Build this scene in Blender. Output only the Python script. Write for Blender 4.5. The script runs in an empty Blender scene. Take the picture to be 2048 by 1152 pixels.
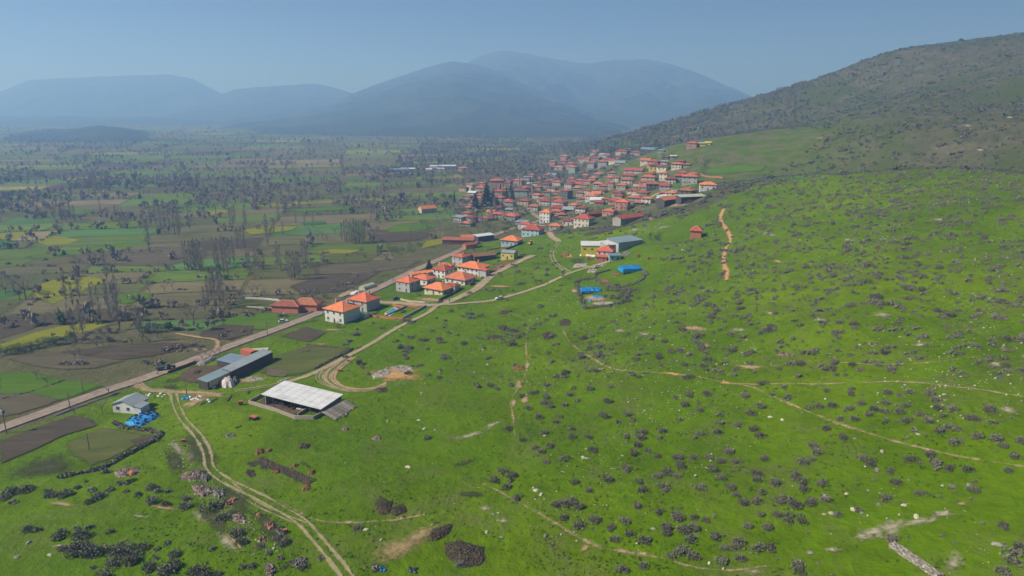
import bpy, math, random
import numpy as np
from mathutils import Vector, Matrix

random.seed(11)
rng = np.random.default_rng(11)
scene = bpy.context.scene
COL = scene.collection

# ------------------------------------------------------------------ camera
F = 1384.0                      # focal length in pixels of the 2048 px wide photograph
PITCH = math.radians(14.6)
CAM_Z = 100.0
cam_data = bpy.data.cameras.new('camera')
cam_data.sensor_width = 36.0
cam_data.lens = 36.0 * F / 2048.0
cam_data.clip_start = 1.0
cam_data.clip_end = 60000.0
cam = bpy.data.objects.new('camera', cam_data)
COL.objects.link(cam)
cam.location = (0, 0, CAM_Z)
cam.rotation_euler = (math.pi / 2 - PITCH, 0, 0)
scene.camera = cam

# ------------------------------------------------------------------ sky, sun, exposure
SUN_EL = math.radians(43)
SUN_DIR = Vector((-0.972 * math.cos(SUN_EL), -0.235 * math.cos(SUN_EL), math.sin(SUN_EL))).normalized()
world = bpy.data.worlds.new('World')
scene.world = world
world.use_nodes = True
wn = world.node_tree.nodes
wl = world.node_tree.links
wn.clear()
w_out = wn.new('ShaderNodeOutputWorld')
w_bg = wn.new('ShaderNodeBackground')
w_sky = wn.new('ShaderNodeTexSky')
w_sky.sky_type = 'NISHITA'
w_sky.sun_disc = False
w_sky.sun_elevation = SUN_EL
w_sky.sun_rotation = math.atan2(SUN_DIR.x, SUN_DIR.y)
w_sky.altitude = 1500
w_sky.air_density = 0.25
w_sky.dust_density = 0.15
w_sky.ozone_density = 3.0
w_bg.inputs['Strength'].default_value = 0.05
wl.new(w_sky.outputs[0], w_bg.inputs['Color'])
wl.new(w_bg.outputs[0], w_out.inputs['Surface'])
sun_data = bpy.data.lights.new('sun', 'SUN')
sun_data.energy = 5.0
sun_data.angle = math.radians(0.6)
sun_data.color = (1.0, 0.97, 0.93)
sun = bpy.data.objects.new('sun', sun_data)
COL.objects.link(sun)
sun.location = (-200, 100, 400)
sun.rotation_euler = (-SUN_DIR).to_track_quat('-Z', 'Y').to_euler()
scene.view_settings.view_transform = 'Standard'
scene.view_settings.look = 'None'
scene.view_settings.exposure = 0.55
scene.view_settings.gamma = 1.0
scene.view_settings.use_curve_mapping = False
scene.cycles.max_bounces = 5
scene.cycles.diffuse_bounces = 2
scene.cycles.transparent_max_bounces = 12
scene.cycles.volume_bounces = 3
scene.cycles.use_denoising = True

# ------------------------------------------------------------------ noise in numpy
def _hash(ix, iy, seed):
    n = (ix.astype(np.int64) * 374761393 + iy.astype(np.int64) * 668265263 + seed * 974711) & 0x7fffffff
    n = ((n ^ (n >> 13)) * 1274126177) & 0x7fffffff
    return ((n ^ (n >> 16)) & 0xffff) / 65535.0

def vnoise(x, y, seed=0):
    x = np.asarray(x, float); y = np.asarray(y, float)
    ix = np.floor(x); iy = np.floor(y)
    fx = x - ix; fy = y - iy
    fx = fx * fx * fx * (fx * (fx * 6 - 15) + 10); fy = fy * fy * fy * (fy * (fy * 6 - 15) + 10)
    a = _hash(ix, iy, seed); b = _hash(ix + 1, iy, seed)
    c = _hash(ix, iy + 1, seed); d = _hash(ix + 1, iy + 1, seed)
    return (a * (1 - fx) + b * fx) * (1 - fy) + (c * (1 - fx) + d * fx) * fy

def fbm(x, y, seed=0, octv=4, gain=0.5):
    s = 0.0; amp = 1.0; tot = 0.0
    for k in range(octv):
        s = s + amp * (vnoise(np.asarray(x) * 2 ** k + 17.3 * k, np.asarray(y) * 2 ** k - 9.1 * k, seed + k) - 0.5)
        tot += amp; amp *= gain
    return s / tot

def sstep(a, b, x):
    t = np.clip((np.asarray(x, float) - a) / (b - a), 0, 1)
    return t * t * (3 - 2 * t)

# ------------------------------------------------------------------ pixel <-> ray
CP, SP = math.cos(PITCH), math.sin(PITCH)
def ray(u, v):
    b = (576.0 - v) / F
    return np.array([(u - 1024.0) / F, CP + b * SP, -SP + b * CP])

def q_e(u, v):                       # x per unit depth, rise per unit depth
    r = ray(u, v)
    return r[0] / r[1], r[2] / r[1]

def project(p):
    x, y, z = p[0], p[1], p[2] - CAM_Z
    depth = y * CP - z * SP
    up = y * SP + z * CP
    return 1024 + F * x / depth, 576 - F * up / depth

# ------------------------------------------------------------------ terrain
# control points: a sight line of the photograph and the depth at which it meets the ground
_cp = []
def cp_d(u, v, y):
    q, e = q_e(u, v); _cp.append((q * y, y, CAM_Z + e * y))
def cp_z(u, v, z):
    q, e = q_e(u, v); y = (z - CAM_Z) / e; _cp.append((q * y, y, z))
def cp(x, y, z):
    _cp.append((x, y, z))
# near right slope
cp_z(2048, 1152, 22); cp_z(1700, 1152, 16); cp_z(1350, 1152, 11); cp_z(1024, 1152, 8); cp_z(700, 1152, 7); cp_z(350, 1152, 4); cp_z(0, 1152, 3)
cp_z(2048, 900, 27); cp_z(1700, 900, 20); cp_z(1350, 900, 12); cp_z(1024, 900, 8); cp_z(700, 930, 5.5); cp_z(480, 960, 4.5)
cp_z(2048, 700, 34); cp_z(1700, 700, 26); cp_z(1350, 700, 16); cp_z(1024, 750, 8); cp_z(700, 780, 4)
cp_z(2048, 600, 38); cp_z(1700, 600, 31); cp_z(1400, 600, 20); cp_z(1200, 600, 12); cp_z(1024, 600, 7); cp_z(870, 610, 4)
cp_z(2048, 450, 50); cp_z(1700, 450, 42); cp_z(1480, 460, 32); cp_z(1390, 475, 27); cp_z(1258, 540, 16); cp_z(1200, 515, 13)
cp_z(2048, 346, 62); cp_z(1900, 336, 61); cp_z(1800, 340, 58); cp_z(1680, 350, 53); cp_z(1540, 366, 46); cp_z(1420, 420, 34)
cp_z(1258, 445, 20); cp_z(1345, 410, 26); cp_z(1100, 480, 8); cp_z(1024, 520, 5); cp_z(1168, 455, 12)
# dip behind the crest
for u, y, z in ((2048, 500, 57), (1900, 540, 52), (1800, 560, 49), (1680, 590, 45.5), (1600, 610, 43)):
    q, e = q_e(u, 340); cp(q * y, y, z)
# village slope
cp_z(1415, 382, 38); cp_z(1370, 362, 35); cp_z(1250, 400, 20); cp_z(1130, 400, 10); cp_z(1024, 400, 4); cp_z(940, 385, 1)
cp_z(1390, 295, 58); cp_z(1300, 305, 48); cp_z(1130, 320, 20); cp_z(1230, 340, 28); cp_z(1040, 350, 5)
# big scrub hill
cp_z(1500, 300, 58); cp_z(1700, 300, 64); cp_z(1900, 300, 68); cp_z(2048, 300, 70)
cp_d(2048, 200, 720); cp_d(2048, 130, 860); cp_d(2048, 76, 1020); cp_d(1930, 92, 1100); cp_d(1800, 96, 1180); cp_d(1800, 200, 850)
cp_d(1650, 150, 1300); cp_d(1650, 230, 1000); cp_d(1480, 200, 1450); cp_d(1400, 232, 1500); cp_d(1300, 256, 1480); cp_d(1230, 274, 1400)
cp_d(1400, 262, 1150)
# behind the skyline
cp(560, 1950, 60); cp(900, 1700, 150); cp(1200, 1400, 190); cp(1000, 1000, 250); cp(700, 700, 160); cp(480, 450, 92); cp(330, 250, 62); cp(250, 100, 45)
cp(250, 1900, 15); cp(120, 1500, 6)
cp(1200, 2400, 60); cp(1900, 1500, 120); cp(1600, 600, 200)
_cp = np.array(_cp)
ROAD_X = np.array([-420, -260, -164, -95, -10, 55, 90, 60, 60, 200, 900])
ROAD_Y = np.array([-100, 60, 203, 339, 591, 760, 1000, 1300, 1700, 2300, 3300])
# plain anchors
_pl = [(np.interp(y, ROAD_Y, ROAD_X) - off, y, 0.0) for y in (60, 130, 203, 280, 339, 450, 591, 760, 1000, 1300, 1700) for off in (4, 90, 300)]
_pts = np.vstack([_cp, np.array(_pl)])
_C = 45.0
def _phi(r2):
    return np.sqrt(r2 + _C * _C)
_A = _phi((_pts[:, None, 0] - _pts[None, :, 0]) ** 2 + (_pts[:, None, 1] - _pts[None, :, 1]) ** 2)
_n = len(_pts)
_M = np.zeros((_n + 3, _n + 3)); _M[:_n, :_n] = _A + np.eye(_n) * -2.0
_P = np.column_stack([np.ones(_n), _pts[:, 0] / 1000, _pts[:, 1] / 1000])
_M[:_n, _n:] = _P; _M[_n:, :_n] = _P.T
_W = np.linalg.solve(_M, np.concatenate([_pts[:, 2], [0, 0, 0]]))
def rbf(x, y):
    x = np.asarray(x, float); y = np.asarray(y, float)
    out = _W[_n] + _W[_n + 1] * x / 1000 + _W[_n + 2] * y / 1000
    for k in range(_n):
        out = out + _W[k] * _phi((x - _pts[k, 0]) ** 2 + (y - _pts[k, 1]) ** 2)
    return out
def terrain_raw(x, y):
    s = x - np.interp(y, ROAD_Y, ROAD_X)          # distance right of the road
    m = sstep(0, 70, s)
    far = 1 - sstep(2300, 3200, y)
    h = rbf(x, y)
    h = np.where(h > 0, h, h * 0.2)
    z = h * m * far
    # gully left of the lower track, small rills
    und = fbm(x / 38, y / 38, 5, 3) * 3.2 + fbm(x / 9, y / 9, 9, 2) * 0.7
    z = z + und * m * sstep(20, 120, s) * far
    big = sstep(560, 800, y + 0.25 * x) * sstep(150, 420, s)
    z = z + big * far * (fbm(x / 170, y / 170, 21, 4) * 15 + fbm(x / 45, y / 45, 25, 3) * 4 - 3)
    return z
def _axis(core0, core1, step, lo, hi, grow=1.06, cap=160):
    a = list(np.arange(core0, core1 + 0.01, step))
    s = step; v = a[-1]
    while v < hi:
        s = min(s * grow, cap); v += s; a.append(v)
    s = step; v = a[0]; pre = []
    while v > lo:
        s = min(s * grow, cap); v -= s; pre.append(v)
    return np.array(pre[::-1] + a)
GX = _axis(-210, 340, 2.5, -14000, 14000, 1.06, 260)
GY = _axis(90, 620, 2.5, -300, 18500, 1.025, 260)
_gx, _gy = np.meshgrid(GX, GY)
GZ = terrain_raw(_gx, _gy)
def ground_z(x, y):
    x = np.asarray(x, float); y = np.asarray(y, float)
    i = np.clip(np.searchsorted(GX, x) - 1, 0, len(GX) - 2)
    j = np.clip(np.searchsorted(GY, y) - 1, 0, len(GY) - 2)
    fx = (x - GX[i]) / (GX[i + 1] - GX[i]); fy = (y - GY[j]) / (GY[j + 1] - GY[j])
    return (GZ[j, i] * (1 - fx) + GZ[j, i + 1] * fx) * (1 - fy) + (GZ[j + 1, i] * (1 - fx) + GZ[j + 1, i + 1] * fx) * fy
_T = np.concatenate([np.linspace(70, 900, 700), np.geomspace(901, 9000, 500)])
def at(u, v, lift=0.0):
    """the ground point that the photograph's pixel (u, v) shows"""
    r = ray(u, v)
    X = r[0] * _T; Y = r[1] * _T; Z = CAM_Z + r[2] * _T
    below = Z < ground_z(X, Y)
    k = int(np.argmax(below))
    if not below.any():
        k = len(_T) - 1
    a, b = _T[max(k - 1, 0)], _T[k]
    for _ in range(14):
        m = (a + b) / 2
        if CAM_Z + r[2] * m < ground_z(r[0] * m, r[1] * m):
            b = m
        else:
            a = m
    x, y = r[0] * b, r[1] * b
    return Vector((x, y, float(ground_z(x, y)) + lift))
def gz(x, y):
    return float(ground_z(x, y))

# ------------------------------------------------------------------ materials
MAT = {}
def new_mat(name):
    m = bpy.data.materials.new(name)
    m.use_nodes = True
    nt = m.node_tree
    for n in list(nt.nodes):
        nt.nodes.remove(n)
    out = nt.nodes.new('ShaderNodeOutputMaterial')
    bs = nt.nodes.new('ShaderNodeBsdfPrincipled')
    bs.inputs['Roughness'].default_value = 0.9
    bs.inputs['Specular IOR Level'].default_value = 0.15
    nt.links.new(bs.outputs[0], out.inputs['Surface'])
    MAT[name] = m
    return m, nt, bs, out
class NB:
    """small helper for node graphs"""
    def __init__(s, nt, k=0.76):
        s.nt = nt; s.k = k
    def n(s, t, **kw):
        nd = s.nt.nodes.new(t)
        for k, v in kw.items():
            setattr(nd, k, v)
        return nd
    def link(s, a, b):
        s.nt.links.new(a, b)
    def coords(s):
        return s.n('ShaderNodeTexCoord').outputs['Object']
    def pos(s):
        return s.n('ShaderNodeNewGeometry').outputs['Position']
    def noise(s, vec, scale, detail=3.0, rough=0.55, dist=0.0):
        nd = s.n('ShaderNodeTexNoise')
        nd.inputs['Scale'].default_value = scale
        nd.inputs['Detail'].default_value = detail
        nd.inputs['Roughness'].default_value = rough
        nd.inputs['Distortion'].default_value = dist
        s.link(vec, nd.inputs['Vector'])
        return nd.outputs['Fac']
    def ramp(s, fac, stops):
        nd = s.n('ShaderNodeValToRGB')
        el = nd.color_ramp.elements
        while len(el) < len(stops):
            el.new(0.5)
        for e, (p, c) in zip(el, stops):
            e.position = p
            e.color = (c[0] * s.k, c[1] * s.k, c[2] * s.k, 1) if not np.isscalar(c) else (c, c, c, 1)
        s.link(fac, nd.inputs['Fac'])
        return nd.outputs['Color']
    def mix(s, fac, a, b, mode='MIX'):
        nd = s.n('ShaderNodeMix', data_type='RGBA', blend_type=mode)
        for sock, val in ((nd.inputs[0], fac), (nd.inputs[6], a), (nd.inputs[7], b)):
            if hasattr(val, 'is_output'):
                s.link(val, sock)
            elif np.isscalar(val):
                sock.default_value = val
            else:
                sock.default_value = (val[0] * s.k, val[1] * s.k, val[2] * s.k, 1)
        return nd.outputs[2]
    def math(s, op, a, b=None, c=None, clamp=False):
        nd = s.n('ShaderNodeMath', operation=op, use_clamp=clamp)
        for k, val in enumerate((a, b, c)):
            if val is None:
                continue
            if hasattr(val, 'is_output'):
                s.link(val, nd.inputs[k])
            else:
                nd.inputs[k].default_value = val
        return nd.outputs[0]
    def attr(s, name):
        return s.n('ShaderNodeAttribute', attribute_name=name).outputs
    def scale(s, vec, sx, sy, sz):
        nd = s.n('ShaderNodeMapping')
        nd.inputs['Scale'].default_value = (sx, sy, sz)
        s.link(vec, nd.inputs['Vector'])
        return nd.outputs[0]
    def bump(s, h, strength, dist, bs):
        nd = s.n('ShaderNodeBump')
        nd.inputs['Strength'].default_value = strength
        nd.inputs['Distance'].default_value = dist
        s.link(h, nd.inputs['Height'])
        s.link(nd.outputs[0], bs.inputs['Normal'])
    def rand(s):
        return s.n('ShaderNodeObjectInfo').outputs['Random']

def simple(name, col, var=0.25, scale=1.5, rough=0.9, col2=None, rnd=0.25, spec=0.15, bump=0.0):
    """a colour with grain, and a small random shift from object to object"""
    m, nt, bs, out = new_mat(name)
    b = NB(nt)
    vec = b.coords()
    f = b.noise(vec, scale, 5, 0.65)
    lo = [c * (1 - var) for c in (col2 or col)]
    hi = [min(1, c * (1 + var)) for c in col]
    c = b.ramp(f, [(0.3, lo), (0.7, hi)])
    if rnd:
        g = b.math('MULTIPLY_ADD', b.rand(), rnd * 2, 1 - rnd)
        cc = b.n('ShaderNodeCombineColor')
        for k in range(3):
            b.link(g, cc.inputs[k])
        c = b.mix(1.0, c, cc.outputs[0], 'MULTIPLY')
    b.link(c, bs.inputs['Base Color'])
    bs.inputs['Roughness'].default_value = rough
    bs.inputs['Specular IOR Level'].default_value = spec
    if bump:
        b.bump(f, 0.6, bump, bs)
    return m

# ------------------------------------------------------------------ object helpers
def mesh_from(name, verts, faces, mats=(), fmat=None, smooth=False):
    me = bpy.data.meshes.new(name)
    verts = np.asarray(verts, np.float32)
    if isinstance(faces, np.ndarray) and faces.ndim == 2:
        nf, k = faces.shape
        me.vertices.add(len(verts)); me.vertices.foreach_set('co', verts.ravel())
        me.loops.add(nf * k); me.loops.foreach_set('vertex_index', faces.astype(np.int32).ravel())
        me.polygons.add(nf)
        me.polygons.foreach_set('loop_start', np.arange(0, nf * k, k, dtype=np.int32))
        me.polygons.foreach_set('loop_total', np.full(nf, k, np.int32))
        me.update(calc_edges=True)
    else:
        me.from_pydata([tuple(map(float, v)) for v in verts], [], [tuple(int(i) for i in f) for f in faces])
        me.update()
    for m in mats:
        me.materials.append(MAT[m] if isinstance(m, str) else m)
    if fmat is not None:
        me.polygons.foreach_set('material_index', np.asarray(fmat, np.int32))
    if smooth:
        me.polygons.foreach_set('use_smooth', np.ones(len(me.polygons), bool))
    return me
def link(name, me, parent=None, loc=(0, 0, 0), rz=0.0, scale=None):
    o = bpy.data.objects.new(name, me)
    COL.objects.link(o)
    o.location = loc
    o.rotation_euler = (0, 0, rz)
    if scale is not None:
        o.scale = scale if not np.isscalar(scale) else (scale,) * 3
    if parent is not None:
        o.parent = parent
    return o
def tag(o, label=None, cat=None, group=None, kind=None):
    if label: o['label'] = label
    if cat: o['category'] = cat
    if group: o['group'] = group
    if kind: o['kind'] = kind
    return o
class MB:
    """collects shapes into one mesh"""
    def __init__(s):
        s.v = []; s.f = []; s.m = []
    def add(s, verts, faces, mi=0):
        o = len(s.v)
        s.v += [tuple(v) for v in verts]
        s.f += [tuple(i + o for i in f) for f in faces]
        s.m += [mi] * len(faces)
        return s
    def box(s, x0, y0, z0, x1, y1, z1, mi=0, M=None):
        vs = [Vector(p) for p in ((x0, y0, z0), (x1, y0, z0), (x1, y1, z0), (x0, y1, z0), (x0, y0, z1), (x1, y0, z1), (x1, y1, z1), (x0, y1, z1))]
        if M is not None:
            vs = [M @ p for p in vs]
        return s.add(vs, [(0, 3, 2, 1), (4, 5, 6, 7), (0, 1, 5, 4), (1, 2, 6, 5), (2, 3, 7, 6), (3, 0, 4, 7)], mi)
    def tube(s, p0, p1, r0, r1, n=6, mi=0, cap=True):
        p0 = Vector(p0); p1 = Vector(p1); d = p1 - p0
        if d.length < 1e-6:
            return s
        q = d.to_track_quat('Z', 'Y')
        vs = []
        for p, r in ((p0, r0), (p1, r1)):
            for k in range(n):
                a = 2 * math.pi * k / n
                vs.append(p + q @ Vector((math.cos(a) * r, math.sin(a) * r, 0)))
        fs = [(k, (k + 1) % n, n + (k + 1) % n, n + k) for k in range(n)]
        if cap:
            fs += [tuple(range(n - 1, -1, -1)), tuple(range(n, 2 * n))]
        return s.add(vs, fs, mi)
    def mesh(s, name, mats, smooth=False):
        return mesh_from(name, s.v, s.f, mats, s.m, smooth)
    def build(s, name, mats, parent=None, loc=(0, 0, 0), rz=0.0, smooth=False):
        return link(name, s.mesh(name, mats if isinstance(mats, (list, tuple)) else [mats], smooth), parent, loc, rz)
# ------------------------------------------------------------------ ground sheet
def dist_poly(x, y, pts):
    """distance from (x, y) to a polyline"""
    d = np.full(np.shape(x), 1e9)
    for (ax, ay), (bx, by) in zip(pts[:-1], pts[1:]):
        vx, vy = bx - ax, by - ay
        t = np.clip(((x - ax) * vx + (y - ay) * vy) / (vx * vx + vy * vy + 1e-9), 0, 1)
        d = np.minimum(d, np.hypot(x - ax - t * vx, y - ay - t * vy))
    return d
_edge = [at(u, v) for u, v in ((1100, 470), (1180, 462), (1240, 455), (1310, 442), (1400, 422), (1440, 405), (1500, 380), (1545, 364), (1680, 351), (1800, 342), (1900, 338), (2047, 349))]
_edge = sorted([(p.x, p.y) for p in _edge])
EX = np.array([e[0] for e in _edge]); EY = np.array([e[1] for e in _edge])
def beyond(x, y):
    """metres behind the pasture's upper edge"""
    return y - np.interp(x, EX, EY, left=EY[0] + 10, right=EY[-1])
s_right = _gx - np.interp(_gy, ROAD_Y, ROAD_X)
wob = fbm(_gx / 30, _gy / 30, 3, 3) * 26
b_ = beyond(_gx, _gy) + wob * 0.4
grass = sstep(2, 12, s_right + wob * 0.25) * (1 - sstep(-2, 6, b_))
vil = [at(u, v) for u, v in ((960, 385), (1060, 400), (1180, 380), (1300, 350), (1380, 300))]
d_v = dist_poly(_gx, _gy, [(p.x, p.y) for p in vil])
village = sstep(260, 90, d_v)
scrub = sstep(-2, 8, b_) * sstep(20, 120, s_right)

nx, ny = len(GX), len(GY)
gv = np.column_stack([_gx.ravel(), _gy.ravel(), GZ.ravel()])
ii, jj = np.meshgrid(np.arange(nx - 1), np.arange(ny - 1))
i0 = (jj * nx + ii).ravel()
gf = np.column_stack([i0, i0 + 1, i0 + nx + 1, i0 + nx])

gm, nt, bs, out = new_mat('ground')
b = NB(nt)
P = b.pos()
# pasture
n_big = b.noise(P, 0.012, 3, 0.55)
n_mid = b.noise(P, 0.07, 4, 0.6)
n_fine = b.noise(P, 0.9, 5, 0.7)
n_blade = b.noise(P, 0.33, 4, 0.65)
g1 = b.ramp(n_big, [(0.32, (0.090, 0.180, 0.0)), (0.5, (0.122, 0.218, 0.0)), (0.68, (0.166, 0.262, 0.0))])
g1 = b.mix(b.ramp(n_mid, [(0.36, 0.6), (0.60, 0.0)]), g1, (0.072, 0.132, 0.0))
g1 = b.mix(b.ramp(n_blade, [(0.36, 0.4), (0.60, 0.0)]), g1, (0.060, 0.108, 0.0))
g1 = b.mix(b.ramp(n_fine, [(0.55, 0.0), (0.78, 0.35)]), g1, (0.17, 0.235, 0.004))
# worn, stony turf in streaks
n_w = b.noise(P, 0.045, 6, 0.74, 0.8)
wear = b.ramp(n_w, [(0.50, 0.0), (0.66, 0.85)])
slope_w = b.attr('stony')['Fac']
g1 = b.mix(b.math('MULTIPLY', b.math('MULTIPLY', wear, slope_w), b.ramp(n_blade, [(0.36, 0.25), (0.60, 1.0)])), g1, (0.135, 0.142, 0.048))
g1 = b.mix(b.math('MULTIPLY', slope_w, b.ramp(b.noise(P, 0.11, 6, 0.8, 1.2), [(0.66, 0.0), (0.73, 0.85)])), g1, (0.34, 0.25, 0.12))
# scrub hill
n_s = b.noise(P, 0.05, 7, 0.80, 0.4)
n_s2 = b.noise(P, 0.010, 4, 0.6, 0.5)
sc = b.ramp(n_s, [(0.28, (0.050, 0.058, 0.032)), (0.45, (0.108, 0.110, 0.064)), (0.57, (0.180, 0.162, 0.104)), (0.70, (0.28, 0.22, 0.15))])
sc = b.mix(b.ramp(n_s2, [(0.46, 0.0), (0.60, 0.85)]), sc, (0.085, 0.118, 0.022))
sc = b.mix(b.ramp(n_fine, [(0.35, 0.6), (0.7, 0.0)]), sc, (0.045, 0.048, 0.022))
# village ground and gardens
vc = b.ramp(n_mid, [(0.35, (0.080, 0.125, 0.018)), (0.5, (0.110, 0.165, 0.018)), (0.62, (0.18, 0.155, 0.09)), (0.8, (0.13, 0.11, 0.06))])
# plain
pl = b.ramp(n_mid, [(0.3, (0.115, 0.118, 0.045)), (0.5, (0.165, 0.155, 0.070)), (0.72, (0.21, 0.18, 0.10))])
pl = b.mix(b.ramp(b.noise(P, 0.02, 5, 0.65), [(0.52, 0.0), (0.68, 0.8)]), pl, (0.11, 0.160, 0.022))
pl = b.mix(b.ramp(n_fine, [(0.4, 0.45), (0.7, 0.0)]), pl, (0.055, 0.052, 0.026))
c = b.mix(b.attr('scrub')['Fac'], pl, sc)
c = b.mix(b.math('MULTIPLY', b.attr('village')['Fac'], 0.8), c, vc)
c = b.mix(b.attr('grass')['Fac'], c, g1)
b.link(c, bs.inputs['Base Color'])
bs.inputs['Roughness'].default_value = 0.95
bs.inputs['Specular IOR Level'].default_value = 0.05
hh = b.math('ADD', b.math('MULTIPLY', n_fine, 0.5), b.math('MULTIPLY', n_blade, 1.8))
b.bump(hh, 0.65, 1.0, bs)

gme = mesh_from('ground', gv, gf, ['ground'], smooth=True)
stony = 0.25 + 0.75 * sstep(40, 150, s_right - 0.28 * (_gy - 150))
for nm, arr in (('grass', grass), ('stony', stony), ('scrub', scrub), ('village', village)):
    a = gme.attributes.new(nm, 'FLOAT', 'POINT')
    a.data.foreach_set('value', arr.ravel().astype(np.float32))
tag(link('ground', gme), kind='structure')

# ------------------------------------------------------------------ mountains: ridges with real depth
mm, nt, bs, out = new_mat('mountain')
b = NB(nt)
P = b.pos()
n1 = b.noise(P, 0.004, 6, 0.7, 0.6)
c = b.ramp(n1, [(0.3, (0.045, 0.065, 0.045)), (0.5, (0.075, 0.09, 0.062)), (0.7, (0.12, 0.118, 0.085))])
c = b.mix(b.ramp(b.noise(P, 0.03, 5, 0.7), [(0.4, 0.7), (0.65, 0.0)]), c, (0.035, 0.05, 0.035))
b.link(c, bs.inputs['Base Color'])
bs.inputs['Roughness'].default_value = 1.0
bs.inputs['Specular IOR Level'].default_value = 0.0
b.bump(b.noise(P, 0.02, 6, 0.7), 0.8, 9.0, bs)

MTN = []
def mountain(sky_pts, D, foot, seed, amp, back, nq=240, nr=130):
    qs, es = zip(*[q_e(u, v) for u, v in sky_pts])
    qs = np.array(qs); es = np.array(es)
    q = np.linspace(qs[0], qs[-1], nq)
    Dq = np.interp(q, np.linspace(qs[0], qs[-1], len(D)), D)
    Fq = np.interp(q, np.linspace(qs[0], qs[-1], len(foot)), foot)
    # smooth skyline
    ez = np.interp(q, qs, es)
    ker = np.hanning(9); ker /= ker.sum()
    ez = np.convolve(np.pad(ez, 4, mode='edge'), ker, 'valid')
    zr = CAM_Z + ez * Dq
    t = np.linspace(0, 1, nr)
    rows = []
    for s in t:
        if s < 0.72:
            k = s / 0.72
            y = Fq + (Dq - Fq) * k
            prof = 0.55 * k ** 1.15 + 0.45 * (k * k * (3 - 2 * k))
        else:
            k = (s - 0.72) / 0.28
            y = Dq + back * k
            prof = np.full(nq, 1 - 0.9 * k * k)
        x = q * y
        env = 4 * np.clip(prof, 0, 1) * (1 - np.clip(prof, 0, 1)) + 0.03
        tap = sstep(0, 0.12, (q - qs[0]) / (qs[-1] - qs[0])) * sstep(0, 0.12, (qs[-1] - q) / (qs[-1] - qs[0]))
        rid = np.abs(fbm(x / 620, y / 1100, seed, 5, 0.55)) * 2
        z = zr * prof + tap * (env * amp * (0.35 - rid) + fbm(x / 150, y / 150, seed + 9, 3) * 16 * np.clip(prof * 3, 0, 1))
        z = np.where(y <= Fq + 1, -25, z)
        rows.append(np.column_stack([x, y, z - 1.0]))
    V = np.vstack(rows)
    i2, j2 = np.meshgrid(np.arange(nq - 1), np.arange(nr - 1))
    a0 = (j2 * nq + i2).ravel()
    Fc = np.column_stack([a0, a0 + 1, a0 + nq + 1, a0 + nq])
    me = mesh_from('mountain', V, Fc, ['mountain'], smooth=True)
    o = tag(link('mountain', me), kind='structure')
    MTN.append(np.array(rows))
    return o
mountain([(380, 262), (480, 243), (560, 232), (640, 214), (700, 190), (760, 166), (850, 136), (905, 122), (950, 128), (1010, 148), (1080, 180), (1150, 215), (1230, 250), (1330, 285)],
         (6200, 6600, 6800, 6600, 6200, 5600), (3000, 2700, 2500, 2400, 2400, 2400), 31, 130, 1500)
mountain([(760, 215), (850, 160), (920, 133), (960, 112), (1000, 100), (1040, 105), (1080, 113), (1130, 121), (1175, 127), (1215, 121), (1290, 118), (1340, 128), (1400, 148), (1480, 185), (1560, 225), (1700, 262)],
         (8400, 8600, 8600, 8400, 8000), (4400, 4000, 3800, 3500, 3200), 47, 200, 2200)
mountain([(250, 262), (330, 236), (400, 205), (470, 178), (560, 172), (630, 167), (660, 173), (700, 186), (780, 215), (900, 262)],
         (7600, 7800, 8000), (5000, 4800, 4900), 63, 160, 1800)
mountain([(-260, 260), (-160, 225), (-60, 200), (0, 184), (60, 160), (150, 155), (240, 152), (340, 149), (385, 158), (430, 180), (480, 205), (600, 262)],
         (8200, 8400, 8600), (6000, 5800, 6000), 81, 180, 2000)
mountain([(-200, 245), (-60, 232), (60, 234), (140, 232), (200, 236), (300, 234), (380, 237), (470, 243), (560, 258)],
         (5200, 5300, 5200), (4200, 4200, 4300), 91, 18, 900)
mountain([(-140, 288), (-40, 277), (60, 266), (130, 262), (170, 256), (210, 252.5), (250, 257), (290, 268), (330, 279), (380, 290)],
         (2650, 2700, 2700), (2000, 2050, 2150), 97, 10, 500, 120, 50)

# ------------------------------------------------------------------ haze: the air of the whole valley
hz, nt, bs, out = new_mat('haze')
nt.nodes.remove(bs)
pv = nt.nodes.new('ShaderNodeVolumePrincipled')
pv.inputs['Color'].default_value = (0.25, 0.45, 0.86, 1)
pv.inputs['Density'].default_value = 3.5e-4
pv.inputs['Density Attribute'].default_value = ''
hz.cycles.homogeneous_volume = True
pv.inputs['Anisotropy'].default_value = 0.2
pv.inputs['Absorption Color'].default_value = (0.42, 0.45, 0.3, 1)
nt.links.new(pv.outputs[0], out.inputs['Volume'])
ZTOP = max(float(r[:, :, 2].max()) for r in MTN)
ZTOP = max(ZTOP, float(GZ.max())) + 15
hb = MB().box(-15500, -900, -40, 15500, 19500, ZTOP)
tag(hb.build('haze', 'haze'), kind='stuff', label='pale blue haze filling the valley air', cat='haze')
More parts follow.
